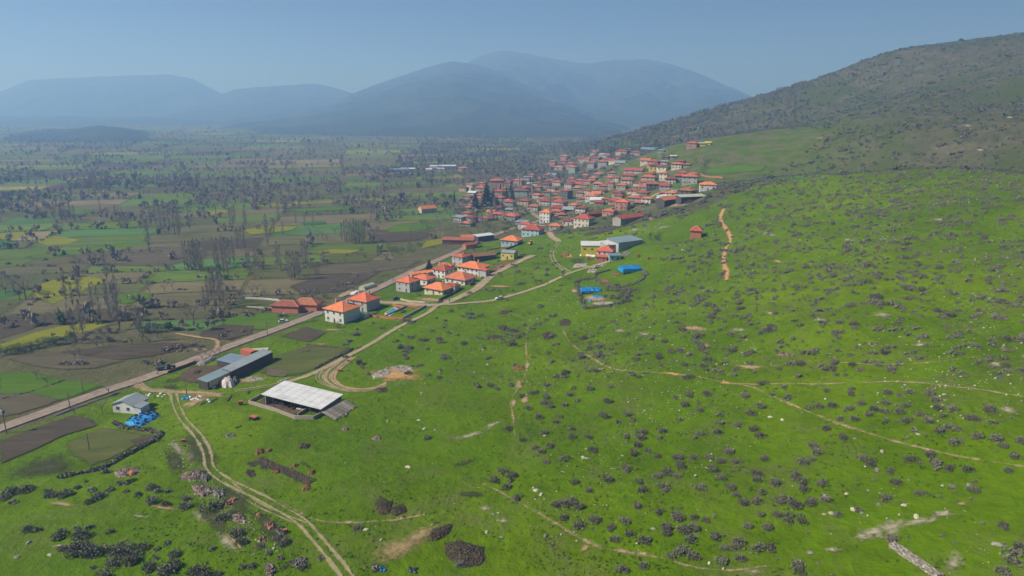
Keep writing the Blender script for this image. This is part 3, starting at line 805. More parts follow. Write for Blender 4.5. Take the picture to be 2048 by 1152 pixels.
# bare patches, mounds of dung, rocky turf
def ell(u, v, a, bb, rot=0.0, n=12, jag=0.25, seed=0):
    r = random.Random(seed * 7 + int(u))
    out = []
    for k in range(n):
        t = 2 * math.pi * k / n; s = 1 + jag * (r.random() * 2 - 1)
        x, y = a * s * math.cos(t), bb * s * math.sin(t)
        out.append((u + x * math.cos(rot) - y * math.sin(rot), v + x * math.sin(rot) + y * math.cos(rot)))
    return out
for k, (mt, u, v, a, bb, rot) in enumerate([
    ('bare_earth', 410, 790, 60, 8, 0.02), ('bare_earth', 385, 806, 38, 8, -0.3), ('orange_earth', 785, 752, 64, 20, -0.05), ('bare_earth', 505, 760, 35, 9, -0.1),
    ('straw_litter', 800, 1094, 82, 27, -0.4), ('straw_litter', 845, 1070, 52, 17, -0.5), ('pale_rock_ground', 970, 1018, 17, 8, 0.1), ('pale_rock_ground', 1007, 1043, 18, 6, 0.15),
    ('bare_earth', 1050, 800, 14, 9, -0.9), ('bare_earth', 1038, 770, 9, 14, 0.2), ('bare_earth', 1028, 806, 7, 10, 0), ('pale_rock_ground', 940, 872, 40, 8, -0.25), ('pale_rock_ground', 985, 850, 26, 7, -0.45),
    ('pale_rock_ground', 1742, 1068, 58, 19, -0.2), ('pale_rock_ground', 1787, 1054, 38, 21, -0.3), ('pale_rock_ground', 1835, 1046, 50, 11, -0.12), ('pale_rock_ground', 1888, 1028, 34, 9, -0.1), ('bare_earth', 1922, 1008, 16, 6, 0.0),
    ('bare_earth', 1778, 1080, 12, 14, 0.1), ('pale_rock_ground', 1906, 1126, 24, 24, 0.5), ('pale_rock_ground', 1665, 1100, 22, 7, 0.0), ('pale_rock_ground', 1620, 1107, 14, 6, 0.1), ('pale_rock_ground', 1510, 1144, 20, 8, 0.0),
    ('bare_earth', 1170, 1098, 14, 7, -0.6), ('bare_earth', 1245, 1103, 18, 7, 0.0), ('bare_earth', 1285, 1108, 12, 5, 0.0), ('pale_rock_ground', 1240, 662, 20, 5, 0), ('pale_rock_ground', 1290, 668, 16, 5, 0.05), ('orange_earth', 1345, 748, 30, 5, 0.1), ('orange_earth', 1452, 766, 16, 5, 0.2), ('bare_earth', 1390, 657, 35, 6, 0.12),
    ('bare_earth', 1410, 690, 16, 7, 0.3), ('bare_earth', 1540, 627, 12, 4, 0.4), ('bare_earth', 1570, 710, 25, 6, 0.1), ('pale_rock_ground', 2015, 820, 30, 10, 0.2), ('pale_rock_ground', 1990, 728, 24, 7, 0.1), ('pale_rock_ground', 1840, 690, 20, 6, 0), ('bare_earth', 1500, 735, 40, 6, 0.05),
    ('bare_earth', 1555, 523, 14, 4, 0.1), ('pale_rock_ground', 1540, 470, 25, 6, 0.2), ('pale_rock_ground', 1700, 480, 22, 5, 0.1), ('pale_rock_ground', 1880, 440, 20, 4, 0), ('pale_rock_ground', 1640, 640, 20, 5, 0), ('pale_rock_ground', 1765, 630, 26, 6, 0), ('pale_rock_ground', 1480, 660, 24, 6, 0.1),
    ('bare_earth', 1190, 597, 40, 9, 0.1), ('bare_earth', 1150, 582, 14, 5, 0), ('orange_earth', 1135, 512, 16, 5, 0), ('bare_earth', 1195, 532, 26, 5, -0.2), ('dark_turf', 1155, 522, 24, 8, 0), ('red_earth', 1230, 548, 14, 4, 0.05), ('red_earth', 1208, 562, 16, 4, 0.2), ('yard_mud', 1195, 497, 18, 4, 0),
    ('bare_earth', 1305, 437, 20, 4, -0.1), ('bare_earth', 1360, 410, 34, 5, -0.15), ('pale_rock_ground', 1270, 460, 18, 4, -0.1), ('pale_rock_ground', 1325, 455, 18, 3, -0.1), ('pale_rock_ground', 1255, 507, 10, 4, -0.3),
    ('dark_turf', 350, 930, 40, 26, 0.9), ('dark_turf', 430, 1040, 60, 22, 0.7), ('pale_rock_ground', 385, 915, 16, 20, 0.6), ('bare_earth', 425, 1035, 34, 5, 0.75), ('bare_earth', 470, 1085, 34, 5, 0.8), ('bare_earth', 125, 1008, 34, 5, 0.12), ('bare_earth', 330, 1016, 38, 5, 0.15), ('pale_rock_ground', 400, 1035, 26, 10, 0.5), ('pale_rock_ground', 455, 1085, 16, 36, -0.7), ('pale_rock_ground', 120, 1092, 28, 4, -0.1), ('pale_rock_ground', 280, 1033, 30, 5, 0.05),
    ('dark_turf', 400, 905, 70, 30, 0.9), ('dark_turf', 470, 1000, 70, 26, 0.7), ('dark_turf', 545, 1060, 60, 26, 0.8), ('pale_rock_ground', 355, 900, 26, 14, 0.9), ('dark_turf', 945, 990, 40, 9, 0.1), ('dark_turf', 930, 925, 38, 6, -0.3), ('dark_turf', 610, 930, 20, 5, 0.5),
    ('bare_earth', 110, 685, 2, 1, 0), ('lane_earth', 690, 590, 26, 5, -0.4), ('bare_earth', 600, 702, 36, 9, -0.45), ('bare_earth', 665, 660, 22, 3, 0.05), ('bare_earth', 640, 690, 16, 5, -0.2), ('dark_turf', 345, 762, 28, 6, -0.1), ('dark_turf', 340, 775, 24, 7, 0),
    ('bare_earth', 400, 700, 24, 5, 0), ('bare_earth', 865, 600, 46, 6, 0.02), ('pale_rock_ground', 845, 605, 26, 4, 0), ('bare_earth', 1020, 590, 10, 2, 0), ('orange_earth', 1000, 573, 30, 3, 0.05),
    ('dark_turf', 1010, 625, 18, 6, -0.3), ('dark_turf', 960, 632, 14, 5, -0.2), ('red_earth', 1005, 632, 10, 3, 0), ('pale_rock_ground', 1935, 252, 14, 3, 0),
    ('pale_rock_ground', 2020, 235, 16, 4, 0), ('bare_earth', 1640, 276, 14, 2, 0), ('bare_earth', 1960, 300, 10, 3, 0)]):
    patch('bare_patch', ell(u, v, a, bb, rot, seed=k), mt, lift=0.40 if mt in ('lane_earth',) else 0.16 + 0.003 * (k % 6), seed=k + 50, wob=0.3)
# ------------------------------------------------------------------ building materials
def tile_mat(name, col, dark, rnd=0.18):
    m, nt, bs, out = new_mat(name)
    b = NB(nt); vec = b.coords()
    f = b.noise(vec, 0.45, 6, 0.75)
    c = b.ramp(f, [(0.30, dark), (0.52, col), (0.75, [min(1, x * 1.18) for x in col])])
    row = b.n('ShaderNodeTexWave', bands_direction='Z'); row.inputs['Scale'].default_value = 2.2; row.inputs['Distortion'].default_value = 1.0
    b.link(vec, row.inputs['Vector'])
    c = b.mix(b.math('MULTIPLY', row.outputs['Fac'], 0.22), c, dark)
    g = b.math('MULTIPLY_ADD', b.rand(), rnd * 2, 1 - rnd)
    hs = b.n('ShaderNodeHueSaturation'); b.link(c, hs.inputs['Color']); b.link(g, hs.inputs['Value'])
    b.link(b.math('MULTIPLY_ADD', b.rand(), 0.024, 0.488), hs.inputs['Hue'])
    b.link(hs.outputs[0], bs.inputs['Base Color'])
    bs.inputs['Roughness'].default_value = 0.8
    b.bump(row.outputs['Fac'], 0.5, 0.05, bs)
    return m
tile_mat('tile_orange', (0.80, 0.215, 0.105), (0.55, 0.135, 0.07), 0.10)
tile_mat('tile_red', (0.58, 0.150, 0.090), (0.34, 0.095, 0.062), 0.24)
tile_mat('tile_old', (0.40, 0.130, 0.085), (0.22, 0.085, 0.062), 0.25)
tile_mat('tile_village', (0.52, 0.150, 0.100), (0.30, 0.100, 0.070), 0.28)
tile_mat('tile_village_orange', (0.64, 0.190, 0.110), (0.42, 0.125, 0.075), 0.2)
tile_mat('tile_brown', (0.25, 0.125, 0.085), (0.14, 0.08, 0.06), 0.2)
simple('ridge_tile', (0.82, 0.36, 0.20), 0.15, 2, rnd=0.1)
def metal_mat(name, col, axis=0, pitch=1.0):
    m, nt, bs, out = new_mat(name)
    b = NB(nt); vec = b.coords()
    f = b.noise(b.scale(vec, 0.25, 1.2, 1), 0.5, 5, 0.7)
    c = b.ramp(f, [(0.28, [x * 0.62 for x in col]), (0.5, [x * 0.92 for x in col]), (0.65, col)])
    c = b.mix(b.ramp(b.noise(vec, 0.9, 5, 0.75), [(0.60, 0.0), (0.78, 0.55)]), c, (0.30, 0.22, 0.16))
    w = b.n('ShaderNodeTexWave', bands_direction='X' if axis == 0 else 'Y'); w.inputs['Scale'].default_value = pitch
    b.link(vec, w.inputs['Vector'])
    c = b.mix(b.ramp(w.outputs['Fac'], [(0.0, 0.22), (0.25, 0.0)]), c, [x * 0.6 for x in col])
    b.link(c, bs.inputs['Base Color'])
    bs.inputs['Roughness'].default_value = 0.55
    bs.inputs['Specular IOR Level'].default_value = 0.3
    b.bump(w.outputs['Fac'], 0.3, 0.04, bs)
    return m
metal_mat('metal_white', (0.78, 0.78, 0.80), 0, 0.7)
metal_mat('metal_grey', (0.36, 0.41, 0.44), 0, 1.2)
metal_mat('metal_teal', (0.27, 0.38, 0.41), 0, 1.0)
metal_mat('metal_blue', (0.22, 0.30, 0.40), 0, 1.0)
metal_mat('metal_red', (0.36, 0.06, 0.05), 0, 1.2)
metal_mat('metal_cream', (0.58, 0.56, 0.42), 0, 1.0)
for nm, col in (('wall_white', (0.80, 0.79, 0.77)), ('wall_cream', (0.72, 0.66, 0.52)), ('wall_grey', (0.50, 0.50, 0.50)), ('wall_concrete', (0.42, 0.40, 0.37)), ('wall_blue', (0.42, 0.58, 0.66)),
                ('wall_pink', (0.72, 0.33, 0.27)), ('wall_salmon', (0.74, 0.25, 0.17)), ('wall_yellow', (0.80, 0.62, 0.18)), ('wall_lemon', (0.82, 0.68, 0.05)), ('wall_green', (0.30, 0.38, 0.34)),
                ('wall_brick', (0.50, 0.20, 0.11)), ('wall_darkbrick', (0.16, 0.075, 0.05)), ('wall_stone', (0.40, 0.34, 0.28)), ('wall_tan', (0.62, 0.48, 0.34)), ('wall_dark', (0.10, 0.09, 0.085))):
    simple(nm, col, 0.16, 0.5, rnd=0.07, bump=0.03)
simple('chimney_brick', (0.62, 0.40, 0.32), 0.2, 3, rnd=0.2)
simple('timber', (0.17, 0.11, 0.07), 0.3, 3)
simple('grey_timber', (0.33, 0.29, 0.25), 0.35, 2.5, rnd=0.3)
simple('frame_white', (0.80, 0.80, 0.80), 0.05, 2)
simple('concrete', (0.46, 0.43, 0.39), 0.25, 0.9, rnd=0.15, bump=0.05)
simple('brick_red', (0.55, 0.16, 0.10), 0.2, 2, rnd=0.15)
m, nt, bs, out = new_mat('glass'); bs.inputs['Base Color'].default_value = (0.022, 0.026, 0.032, 1); bs.inputs['Roughness'].default_value = 0.18; bs.inputs['Specular IOR Level'].default_value = 0.5

# ------------------------------------------------------------------ building parts
def roof_verts(kind, w, d, h, rh, ov, th=0.18):
    """roof mesh in local axes (x along w)"""
    mb = MB()
    hw, hd = w / 2 + ov, d / 2 + ov
    if kind == 'hip':
        if w >= d:
            r = max(0.03, hw - hd); a, c = (-r, 0), (r, 0)
        else:
            r = max(0.03, hd - hw); a, c = (0, -r), (0, r)
        lo = [(-hw, -hd, h), (hw, -hd, h), (hw, hd, h), (-hw, hd, h)]
        up = [(x, y, h + th) for x, y, _ in lo]
        rz = h + th + rh
        vs = lo + up + [(a[0], a[1], rz), (c[0], c[1], rz)]
        fs = [(0, 3, 2, 1)] + [(k, (k + 1) % 4, 4 + (k + 1) % 4, 4 + k) for k in range(4)]
        if w >= d:
            fs += [(4, 5, 9, 8), (5, 6, 9), (6, 7, 8, 9), (7, 4, 8)]
        else:
            fs += [(4, 5, 8), (5, 6, 9, 8), (6, 7, 9), (7, 4, 8, 9)]
        mb.add(vs, fs)
        return mb, [((a[0], a[1], rz), (c[0], c[1], rz))] + [((p[0], p[1], h + th), (a if (p[0] < 0 if w >= d else p[1] < 0) else c) + (rz,)) for p in lo]
    if kind == 'gable':
        e = 0.35
        k = rh * (ov / (d / 2))
        for s in (-1, 1):
            y0, z0, y1, z1 = s * hd, h - k, 0.0, h + rh
            vs = [(-w / 2 - e, y0, z0), (w / 2 + e, y0, z0), (w / 2 + e, y1, z1), (-w / 2 - e, y1, z1)]
            vs = vs + [(x, y, z + th) for x, y, z in vs]
            mb.add(vs, [(0, 1, 2, 3), (4, 5, 6, 7), (0, 1, 5, 4), (1, 2, 6, 5), (2, 3, 7, 6), (3, 0, 4, 7)])
        return mb, [((-w / 2 - e, 0, h + rh + th), (w / 2 + e, 0, h + rh + th))]
    if kind == 'shed':      # falls towards -y
        vs = [(-hw, -hd, h), (hw, -hd, h), (hw, hd, h + rh), (-hw, hd, h + rh)]
        vs = vs + [(x, y, z + th) for x, y, z in vs]
        mb.add(vs, [(0, 3, 2, 1), (4, 5, 6, 7), (0, 1, 5, 4), (1, 2, 6, 5), (2, 3, 7, 6), (3, 0, 4, 7)])
        return mb, []
    mb.box(-hw, -hd, h, hw, hd, h + th)
    return mb, []
def wall_mesh(kind, w, d, h, rh, base=-2.0):
    mb = MB().box(-w / 2, -d / 2, base, w / 2, d / 2, h)
    if kind == 'gable':
        x = w / 2; t = rh * 0.985
        mb.add([(-x, -d / 2, h), (-x, d / 2, h), (-x, 0, h + t), (x, -d / 2, h), (x, d / 2, h), (x, 0, h + t)], [(0, 2, 1), (3, 4, 5), (0, 3, 5, 2), (1, 2, 5, 4)])
    if kind == 'shed':
        x, y = w / 2, d / 2; t = rh * 0.97
        mb.add([(-x, -y, h), (x, -y, h), (-x, y, h), (x, y, h), (-x, y, h + t), (x, y, h + t)], [(0, 1, 5, 4), (0, 4, 2), (1, 3, 5), (2, 4, 5, 3)])
    return mb
_WIN = {}
def window_mesh(w, h, frame):
    key = (round(w, 2), round(h, 2), frame)
    if key not in _WIN:
        fr = MB(); t = 0.09; dp = 0.07
        fr.box(-w / 2 - t, -dp, -h / 2 - t, w / 2 + t, 0.02, -h / 2); fr.box(-w / 2 - t, -dp, h / 2, w / 2 + t, 0.02, h / 2 + t)
        fr.box(-w / 2 - t, -dp, -h / 2, -w / 2, 0.02, h / 2); fr.box(w / 2, -dp, -h / 2, w / 2 + t, 0.02, h / 2)
        fr.box(-0.03, -dp, -h / 2, 0.03, 0.02, h / 2)
        pn = MB().box(-w / 2, -0.03, -h / 2, w / 2, 0.01, h / 2)
        both = MB(); both.v = fr.v + pn.v; both.f = fr.f + [tuple(i + len(fr.v) for i in f) for f in pn.f]; both.m = [0] * len(fr.f) + [1] * len(pn.f)
        _WIN[key] = (fr.mesh('window', [frame]), pn.mesh('pane', ['glass']), both.mesh('window', [frame, 'glass']))
    return _WIN[key]
def add_windows(root, face, w, d, floors, n, fh, deep, ww=1.1, wh=1.35, frame='frame_white', door=False, skip=()):
    """windows on one wall; face 0: -y, 1: +x, 2: +y, 3: -x"""
    length = w if face in (0, 2) else d
    rz = (0, math.pi / 2, math.pi, -math.pi / 2)[face]
    fr, pn, both = window_mesh(ww, wh, frame)
    for f in range(floors):
        for k in range(n):
            if (f, k) in skip:
                continue
            t = -length / 2 + length * (k + 0.5) / n
            z = f * fh + fh * 0.55
            p = ((t, -d / 2, z), (w / 2, t, z), (-t, d / 2, z), (-w / 2, -t, z))[face]
            if door and f == 0 and k == n // 2:
                dm = MB().box(-0.5, -0.06, -1.05, 0.5, 0.02, 1.05)
                link('door', dm.mesh('door', ['timber']), root, (p[0], p[1], 1.05), rz); continue
            if deep:
                o = link('window', fr, root, p, rz); link('pane', pn, o)
            else:
                link('window', both, root, p, rz)
PLACED = []
def building(name, label, cat, c, w, d, h, rot, wall, roof, kind='hip', rh=None, ov=0.5, floors=None, deep=True, wins=(3, 3, 0, 2), chim=0, group=None, frame='frame_white', ridge=True, base=-2.0, door=True, ww=1.1, wh=1.35):
    root = bpy.data.objects.new(name, None); COL.objects.link(root)
    root.empty_display_size = 0.5
    root.location = c; root.rotation_euler = (0, 0, math.radians(rot))
    tag(root, label, cat, group)
    PLACED.append((c[0], c[1], max(w, d)))
    if rh is None:
        rh = min(w, d) * (0.19 if kind == 'hip' else 0.2)
    floors = floors if floors is not None else max(1, round(h / 3.0))
    wall_mesh(kind, w, d, h, rh, base).build('wall', wall, root)
    mb, lines = roof_verts(kind, w, d, h, rh, ov)
    ro = mb.build('roof', roof, root)
    if ridge and kind == 'hip' and deep:
        rm = MB()
        for p, q in lines:
            rm.tube(Vector(p) + Vector((0, 0, 0.03)), Vector(q) + Vector((0, 0, 0.03)), 0.13, 0.13, 5)
        rm.build('ridge_cap', 'ridge_tile', ro)
    spots = [(w * 0.18, d * 0.12), (-w * 0.22, -d * 0.1), (w * 0.3, -d * 0.15)]
    for k in range(chim):
        x, y = spots[k % 3]
        cb = MB().box(x - 0.35, y - 0.35, h, x + 0.35, y + 0.35, h + rh + 1.0).box(x - 0.45, y - 0.45, h + rh + 1.0, x + 0.45, y + 0.45, h + rh + 1.18)
        cb.build('chimney', 'chimney_brick', ro)
    for f, n in enumerate(wins):
        if n:
            add_windows(root, f, w, d, floors, n, h / floors, deep, ww, wh, frame, door=door and f == 0)
    return root
def at_z(u, v, z):
    r = ray(u, v); t = (z - CAM_Z) / r[2]
    return Vector((r[0] * t, r[1] * t, z))
def near_house(u, v, *a, **k):
    """u, v: the middle of the house's base"""
    p = at(u, v)
    return lambda name, label, cat='house': building(name, label, cat, p, *a, **k)
N = near_house
# --- the houses along the road, near to far
N(686, 639, 12.0, 11.5, 6.2, -30, 'wall_white', 'tile_orange', wins=(3, 0, 0, 2), chim=2, rh=2.9, ov=0.8)('two_storey_house', 'pale two-storey house with orange hip roof, nearest house to the camera on the road')
N(730, 617, 11.5, 10.0, 5.4, -30, 'wall_grey', 'tile_orange', wins=(2, 0, 0, 2), chim=2, rh=3.0, ov=0.7)('two_storey_house', 'grey two-storey house with orange roof beside the turquoise pool')
N(817, 580, 9.8, 9.4, 5.6, -32, 'wall_grey', 'tile_orange', wins=(2, 2, 0, 2), chim=1, rh=2.4)('two_storey_house', 'bare grey two-storey house with orange roof and two upper windows above a dark parked car')
N(848, 566, 11.5, 9.0, 3.4, -32, 'wall_white', 'tile_orange', wins=(3, 2, 0, 0), chim=2)('bungalow', 'low white house with orange roof and chimneys joined behind the bare grey house')
N(844, 557, 14.0, 3.4, 3.6, 32, 'wall_tan', 'tile_orange', kind='shed', rh=0.5, wins=(0, 0, 0, 0))('lean_to_shed', 'long thin orange lean-to roof behind the low white house', 'shed')
N(878, 585, 12.5, 9.5, 3.0, -33, 'wall_cream', 'tile_orange', wins=(3, 2, 0, 0), rh=2.6, ov=0.9, chim=1)('bungalow', 'single-storey house with wide orange hip roof nearest the track junction')
N(904, 580, 7.5, 5.0, 3.0, -33, 'wall_white', 'tile_old', wins=(2, 0, 0, 0), ww=0.9, wh=1.7)('annex', 'white annex with two arched openings and dark red roof beside the wide orange bungalow', 'annex')
N(921, 566, 14.0, 11.0, 3.6, -32, 'wall_white', 'tile_red', wins=(4, 3, 0, 0), rh=3.0, ov=0.8, chim=1)('bungalow', 'white house with broad dark red hip roof in front of the orange-roofed villa')
N(887, 553, 9.5, 9.0, 4.8, -32, 'wall_white', 'tile_red', wins=(3, 2, 0, 2), chim=2, rh=2.8)('two_storey_house', 'white house with steep red hip roof and a bare fruit tree in front')
N(947, 549, 15.5, 11.5, 5.4, -32, 'wall_white', 'tile_orange', wins=(5, 3, 0, 0), rh=2.5, ov=0.9, chim=1, door=False)('villa', 'large white two-storey villa with the brightest orange hip roof')
N(969, 553, 4.5, 4.0, 4.2, -32, 'wall_grey', 'tile_red', wins=(0, 1, 0, 0), floors=1)('annex', 'small grey annex with red roof at the right end of the large white villa', 'annex')
N(893, 539, 9.0, 6.0, 3.0, -20, 'wall_cream', 'tile_red', wins=(2, 0, 0, 0))('bungalow', 'small cream house with red roof between the road and the steep-roofed white house')
N(922, 530, 8.5, 8.0, 6.2, -34, 'wall_grey', 'tile_red', wins=(2, 2, 0, 2), chim=1)('two_storey_house', 'tall grey house with red hip roof joined to an old brown-roofed block')
N(937, 523, 12.0, 6.5, 5.0, 42, 'wall_grey', 'tile_brown', kind='gable', rh=1.2, wins=(0, 0, 0, 0))('barn', 'grey block with brown roof joined to the tall red-roofed house', 'barn')
N(966, 520, 15.0, 9.0, 3.8, 24, 'wall_dark', 'tile_brown', kind='gable', rh=1.2, wins=(0, 0, 0, 0))('barn', 'dark low barn with grey-brown roof behind the bare red yard', 'barn')
N(1019, 517, 9.0, 7.5, 4.6, -22, 'wall_yellow', 'metal_grey', kind='gable', rh=1.0, wins=(3, 1, 0, 0), floors=1, ov=0.4)('cabin', 'pale yellow cabin with grey metal roof and a white porch')
N(1024, 490, 13.0, 10.0, 4.2, -25, 'wall_blue', 'tile_orange', wins=(4, 3, 0, 0), rh=2.6, ov=0.8, floors=1)('bungalow', 'pale blue house with bright orange hip roof beside a long garden wall')
N(1066, 470, 14.5, 11.5, 5.2, -25, 'wall_blue', 'tile_red', wins=(4, 3, 0, 2), rh=2.9, ov=0.8, chim=2)('two_storey_house', 'pale blue two-storey house with large red roof beside the yellow machine')
N(1052, 457, 11.0, 8.0, 4.0, -25, 'wall_white', 'tile_red', wins=(3, 2, 0, 0))('bungalow', 'white house with red roof partly hidden behind the pale blue two-storey house')
N(1093, 444, 9.5, 9.0, 9.0, -28, 'wall_white', 'tile_orange', wins=(3, 2, 0, 2), floors=3, chim=2, rh=2.4)('tall_house', 'white three-storey house with orange roof and tall chimneys at the village edge')
N(1112, 458, 9.0, 8.0, 3.0, -25, 'wall_concrete', 'tile_red', wins=(2, 1, 0, 0), floors=1)('bungalow', 'small grey house with red roof below the white three-storey house')
N(1138, 450, 10.0, 6.0, 3.6, -15, 'wall_white', 'metal_red', kind='gable', rh=0.9, wins=(3, 1, 0, 0), floors=1, ov=0.4)('bungalow', 'small white building with dark red sheet metal roof')
N(1168, 452, 12.5, 11.0, 6.4, -30, 'wall_cream', 'tile_red', wins=(4, 3, 0, 2), chim=2, rh=2.8)('two_storey_house', 'cream two-storey house with brownish red roof standing alone above a ploughed strip')
N(1258, 443, 26.0, 8.0, 3.6, 38, 'wall_concrete', 'tile_red', kind='gable', rh=1.6, wins=(0, 1, 0, 0), ov=0.5, door=False)('long_shed', 'long shed with bright red metal roof on the pasture below the village', 'shed')
N(1218, 430, 9.5, 8.0, 3.6, -25, 'wall_pink', 'tile_red', wins=(3, 2, 0, 0), floors=1)('bungalow', 'salmon pink single-storey house with red roof above a bright green lawn')
N(1245, 418, 11.0, 9.5, 6.4, -25, 'wall_pink', 'tile_orange', wins=(3, 2, 0, 0), chim=1)('two_storey_house', 'boxy pink brick two-storey house with orange roof behind the long red shed')
N(1190, 434, 17.0, 6.0, 3.4, 32, 'wall_darkbrick', 'tile_old', kind='gable', rh=1.4, wins=(0, 0, 0, 0))('barn', 'long dark brick barn with old brown-red roof left of the salmon house', 'barn')
N(1347, 406, 34.0, 8.5, 4.0, 40, 'wall_dark', 'tile_red', kind='gable', rh=1.7, wins=(0, 1, 0, 0), ov=0.6, door=False)('long_barn', 'longest barn of the village, red metal roof with a white end wall', 'barn')
N(1336, 398, 24.0, 5.0, 3.2, 40, 'wall_white', 'metal_white', kind='shed', rh=0.5, wins=(0, 0, 0, 0))('shed', 'white metal lean-to roof along the back of the longest red barn', 'shed')
N(1382, 402, 21.0, 8.0, 3.6, 16, 'wall_dark', 'metal_cream', kind='shed', rh=0.9, wins=(0, 0, 0, 0))('shed', 'low shed with pale yellow-green flat roof and black front at the pasture edge', 'shed')
N(1415, 380, 13.0, 8.0, 4.6, -12, 'wall_white', 'tile_orange', wins=(3, 2, 0, 0), floors=1, rh=2.0)('bungalow', 'white and orange house with orange roof, rightmost house of the village')
N(1392, 474, 6.2, 6.0, 4.0, -20, 'wall_brick', 'tile_red', wins=(0, 0, 0, 0), rh=2.6, ov=0.6, floors=1)('hut', 'small lone brick hut with pointed red roof on the green slope', 'hut')
# farm on the slope
N(1198, 504, 22.0, 8.0, 4.6, -5, 'wall_lemon', 'metal_white', kind='shed', rh=1.2, wins=(5, 0, 0, 0), floors=1, ov=0.35, door=False, ww=1.7, wh=0.9)('farm_building', 'long yellow farm building with white metal roof on the slope', 'farm building')
N(1226, 502, 13.0, 9.0, 4.8, 20, 'wall_concrete', 'metal_white', kind='shed', rh=0.9, wins=(0, 0, 0, 0))('farm_building', 'white-roofed wing on the right of the long yellow farm building', 'farm building')
N(1211, 517, 9.0, 7.5, 5.0, -18, 'wall_white', 'tile_orange', wins=(3, 2, 0, 0), chim=1, rh=2.2)('farmhouse', 'small farmhouse with bright orange roof in front of the yellow farm building', 'farmhouse')
N(1203, 522, 6.5, 4.5, 2.8, -15, 'wall_brick', 'tile_red', kind='shed', rh=0.6, wins=(2, 0, 0, 0))('annex', 'low red brick porch with red roof in front of the orange farmhouse', 'annex')
N(1228, 520, 6.5, 4.5, 3.0, 5, 'wall_blue', 'metal_blue', kind='shed', rh=0.5, wins=(2, 1, 0, 0))('shed', 'small blue-grey shed on the right side of the orange farmhouse', 'shed')
N(1249, 494, 19.0, 11.0, 4.4, 32, 'wall_grey', 'metal_teal', kind='shed', rh=1.0, wins=(0, 0, 0, 0))('barn', 'barn with dull teal metal roof behind the yellow farm', 'barn')
# beyond the road
N(918, 487, 24.0, 8.0, 3.4, -6, 'wall_darkbrick', 'tile_old', kind='gable', rh=1.4, wins=(0, 0, 0, 0))('barn', 'long maroon-roofed barn by the road left of the white-roofed shed', 'barn')
N(942, 481, 16.0, 7.0, 3.2, 12, 'wall_darkbrick', 'tile_red', kind='gable', rh=1.4, wins=(0, 0, 0, 0))('barn', 'red-roofed wing behind the long maroon barn', 'barn')
N(968, 481, 15.0, 6.5, 4.2, 36, 'wall_dark', 'metal_white', kind='shed', rh=0.6, wins=(0, 0, 0, 0))('shed', 'shed with long white metal roof right beside the road', 'shed')
N(940, 496, 10.0, 5.0, 3.0, 36, 'wall_brick', 'tile_old', kind='gable', rh=1.2, wins=(0, 0, 0, 0))('barn', 'small low red-roofed barn on the roadside bank', 'barn')
N(577, 621, 14.0, 8.0, 3.3, -8, 'wall_salmon', 'tile_old', wins=(0, 2, 0, 0), rh=2.0)('roadside_barn', 'salmon-walled barn with old red roof left of the road, left half', 'barn')
N(616, 618, 13.0, 8.5, 3.4, -8, 'wall_salmon', 'tile_old', wins=(0, 2, 0, 0), rh=2.4)('roadside_barn', 'salmon-walled barn with old red roof left of the road, right half', 'barn')
N(855, 425, 16.0, 9.0, 4.5, 30, 'wall_tan', 'tile_red', kind='gable', rh=2.4, wins=(2, 0, 0, 0))('farmhouse', 'lone red-roofed farmhouse among bare trees left of the village', 'farmhouse')
# white cottage with annex
pc = at(262, 815)
A_, B_, C_ = at(231.5, 822), at(262, 830.5), at(292, 814)
ax = math.degrees(math.atan2(C_.y - B_.y, C_.x - B_.x))
wl_, dl_ = (C_ - B_).length * 0.97, (A_ - B_).length * 0.97
pc = (A_ + C_) / 2; pc.z = gz(pc.x, pc.y)
cot = building('cottage', 'white cottage with grey metal gable roof beside the blue tarpaulin', 'cottage', pc, wl_, dl_, 3.0, ax, 'wall_white', 'metal_grey', kind='gable', rh=1.5, ov=0.5, wins=(2, 0, 0, 0), floors=1)
add_windows(cot, 3, wl_, dl_, 1, 2, 3.0, True, 1.2, 1.2)
an = MB().box(-wl_ * 0.5, -dl_ / 2 - 3.0, -2, wl_ * 0.08, -dl_ / 2 - 0.003, 2.5)
anw = an.build('annex', 'wall_white', cot)
MB().add([(-wl_ * 0.5 - 0.3, -dl_ / 2 - 3.3, 2.5), (wl_ * 0.08 + 0.3, -dl_ / 2 - 3.3, 2.5), (wl_ * 0.08 + 0.3, -dl_ / 2 - 0.55, 3.05), (-wl_ * 0.5 - 0.3, -dl_ / 2 - 0.55, 3.05),
          (-wl_ * 0.5 - 0.3, -dl_ / 2 - 3.3, 2.62), (wl_ * 0.08 + 0.3, -dl_ / 2 - 3.3, 2.62), (wl_ * 0.08 + 0.3, -dl_ / 2 - 0.55, 3.17), (-wl_ * 0.5 - 0.3, -dl_ / 2 - 0.55, 3.17)],
         [(0, 3, 2, 1), (4, 5, 6, 7), (0, 1, 5, 4), (1, 2, 6, 5), (2, 3, 7, 6), (3, 0, 4, 7)]).build('annex_roof', 'metal_grey', anw)

# --- buildings traced by the corners of their roofs
def rect_from(pxs, zr):
    """pxs: four roof corners A B C D (A-B long side); gives centre, length, depth, angle"""
    Q = [at_z(u, v, zr) for u, v in pxs]
    c = sum(Q, Vector()) / 4
    e = ((Q[1] - Q[0]) + (Q[2] - Q[3])) / 2
    f = ((Q[3] - Q[0]) + (Q[2] - Q[1])) / 2
    ang = math.atan2(e.y, e.x)
    return c, e.length, abs(f.dot(Vector((-math.sin(ang), math.cos(ang), 0)))), math.degrees(ang)
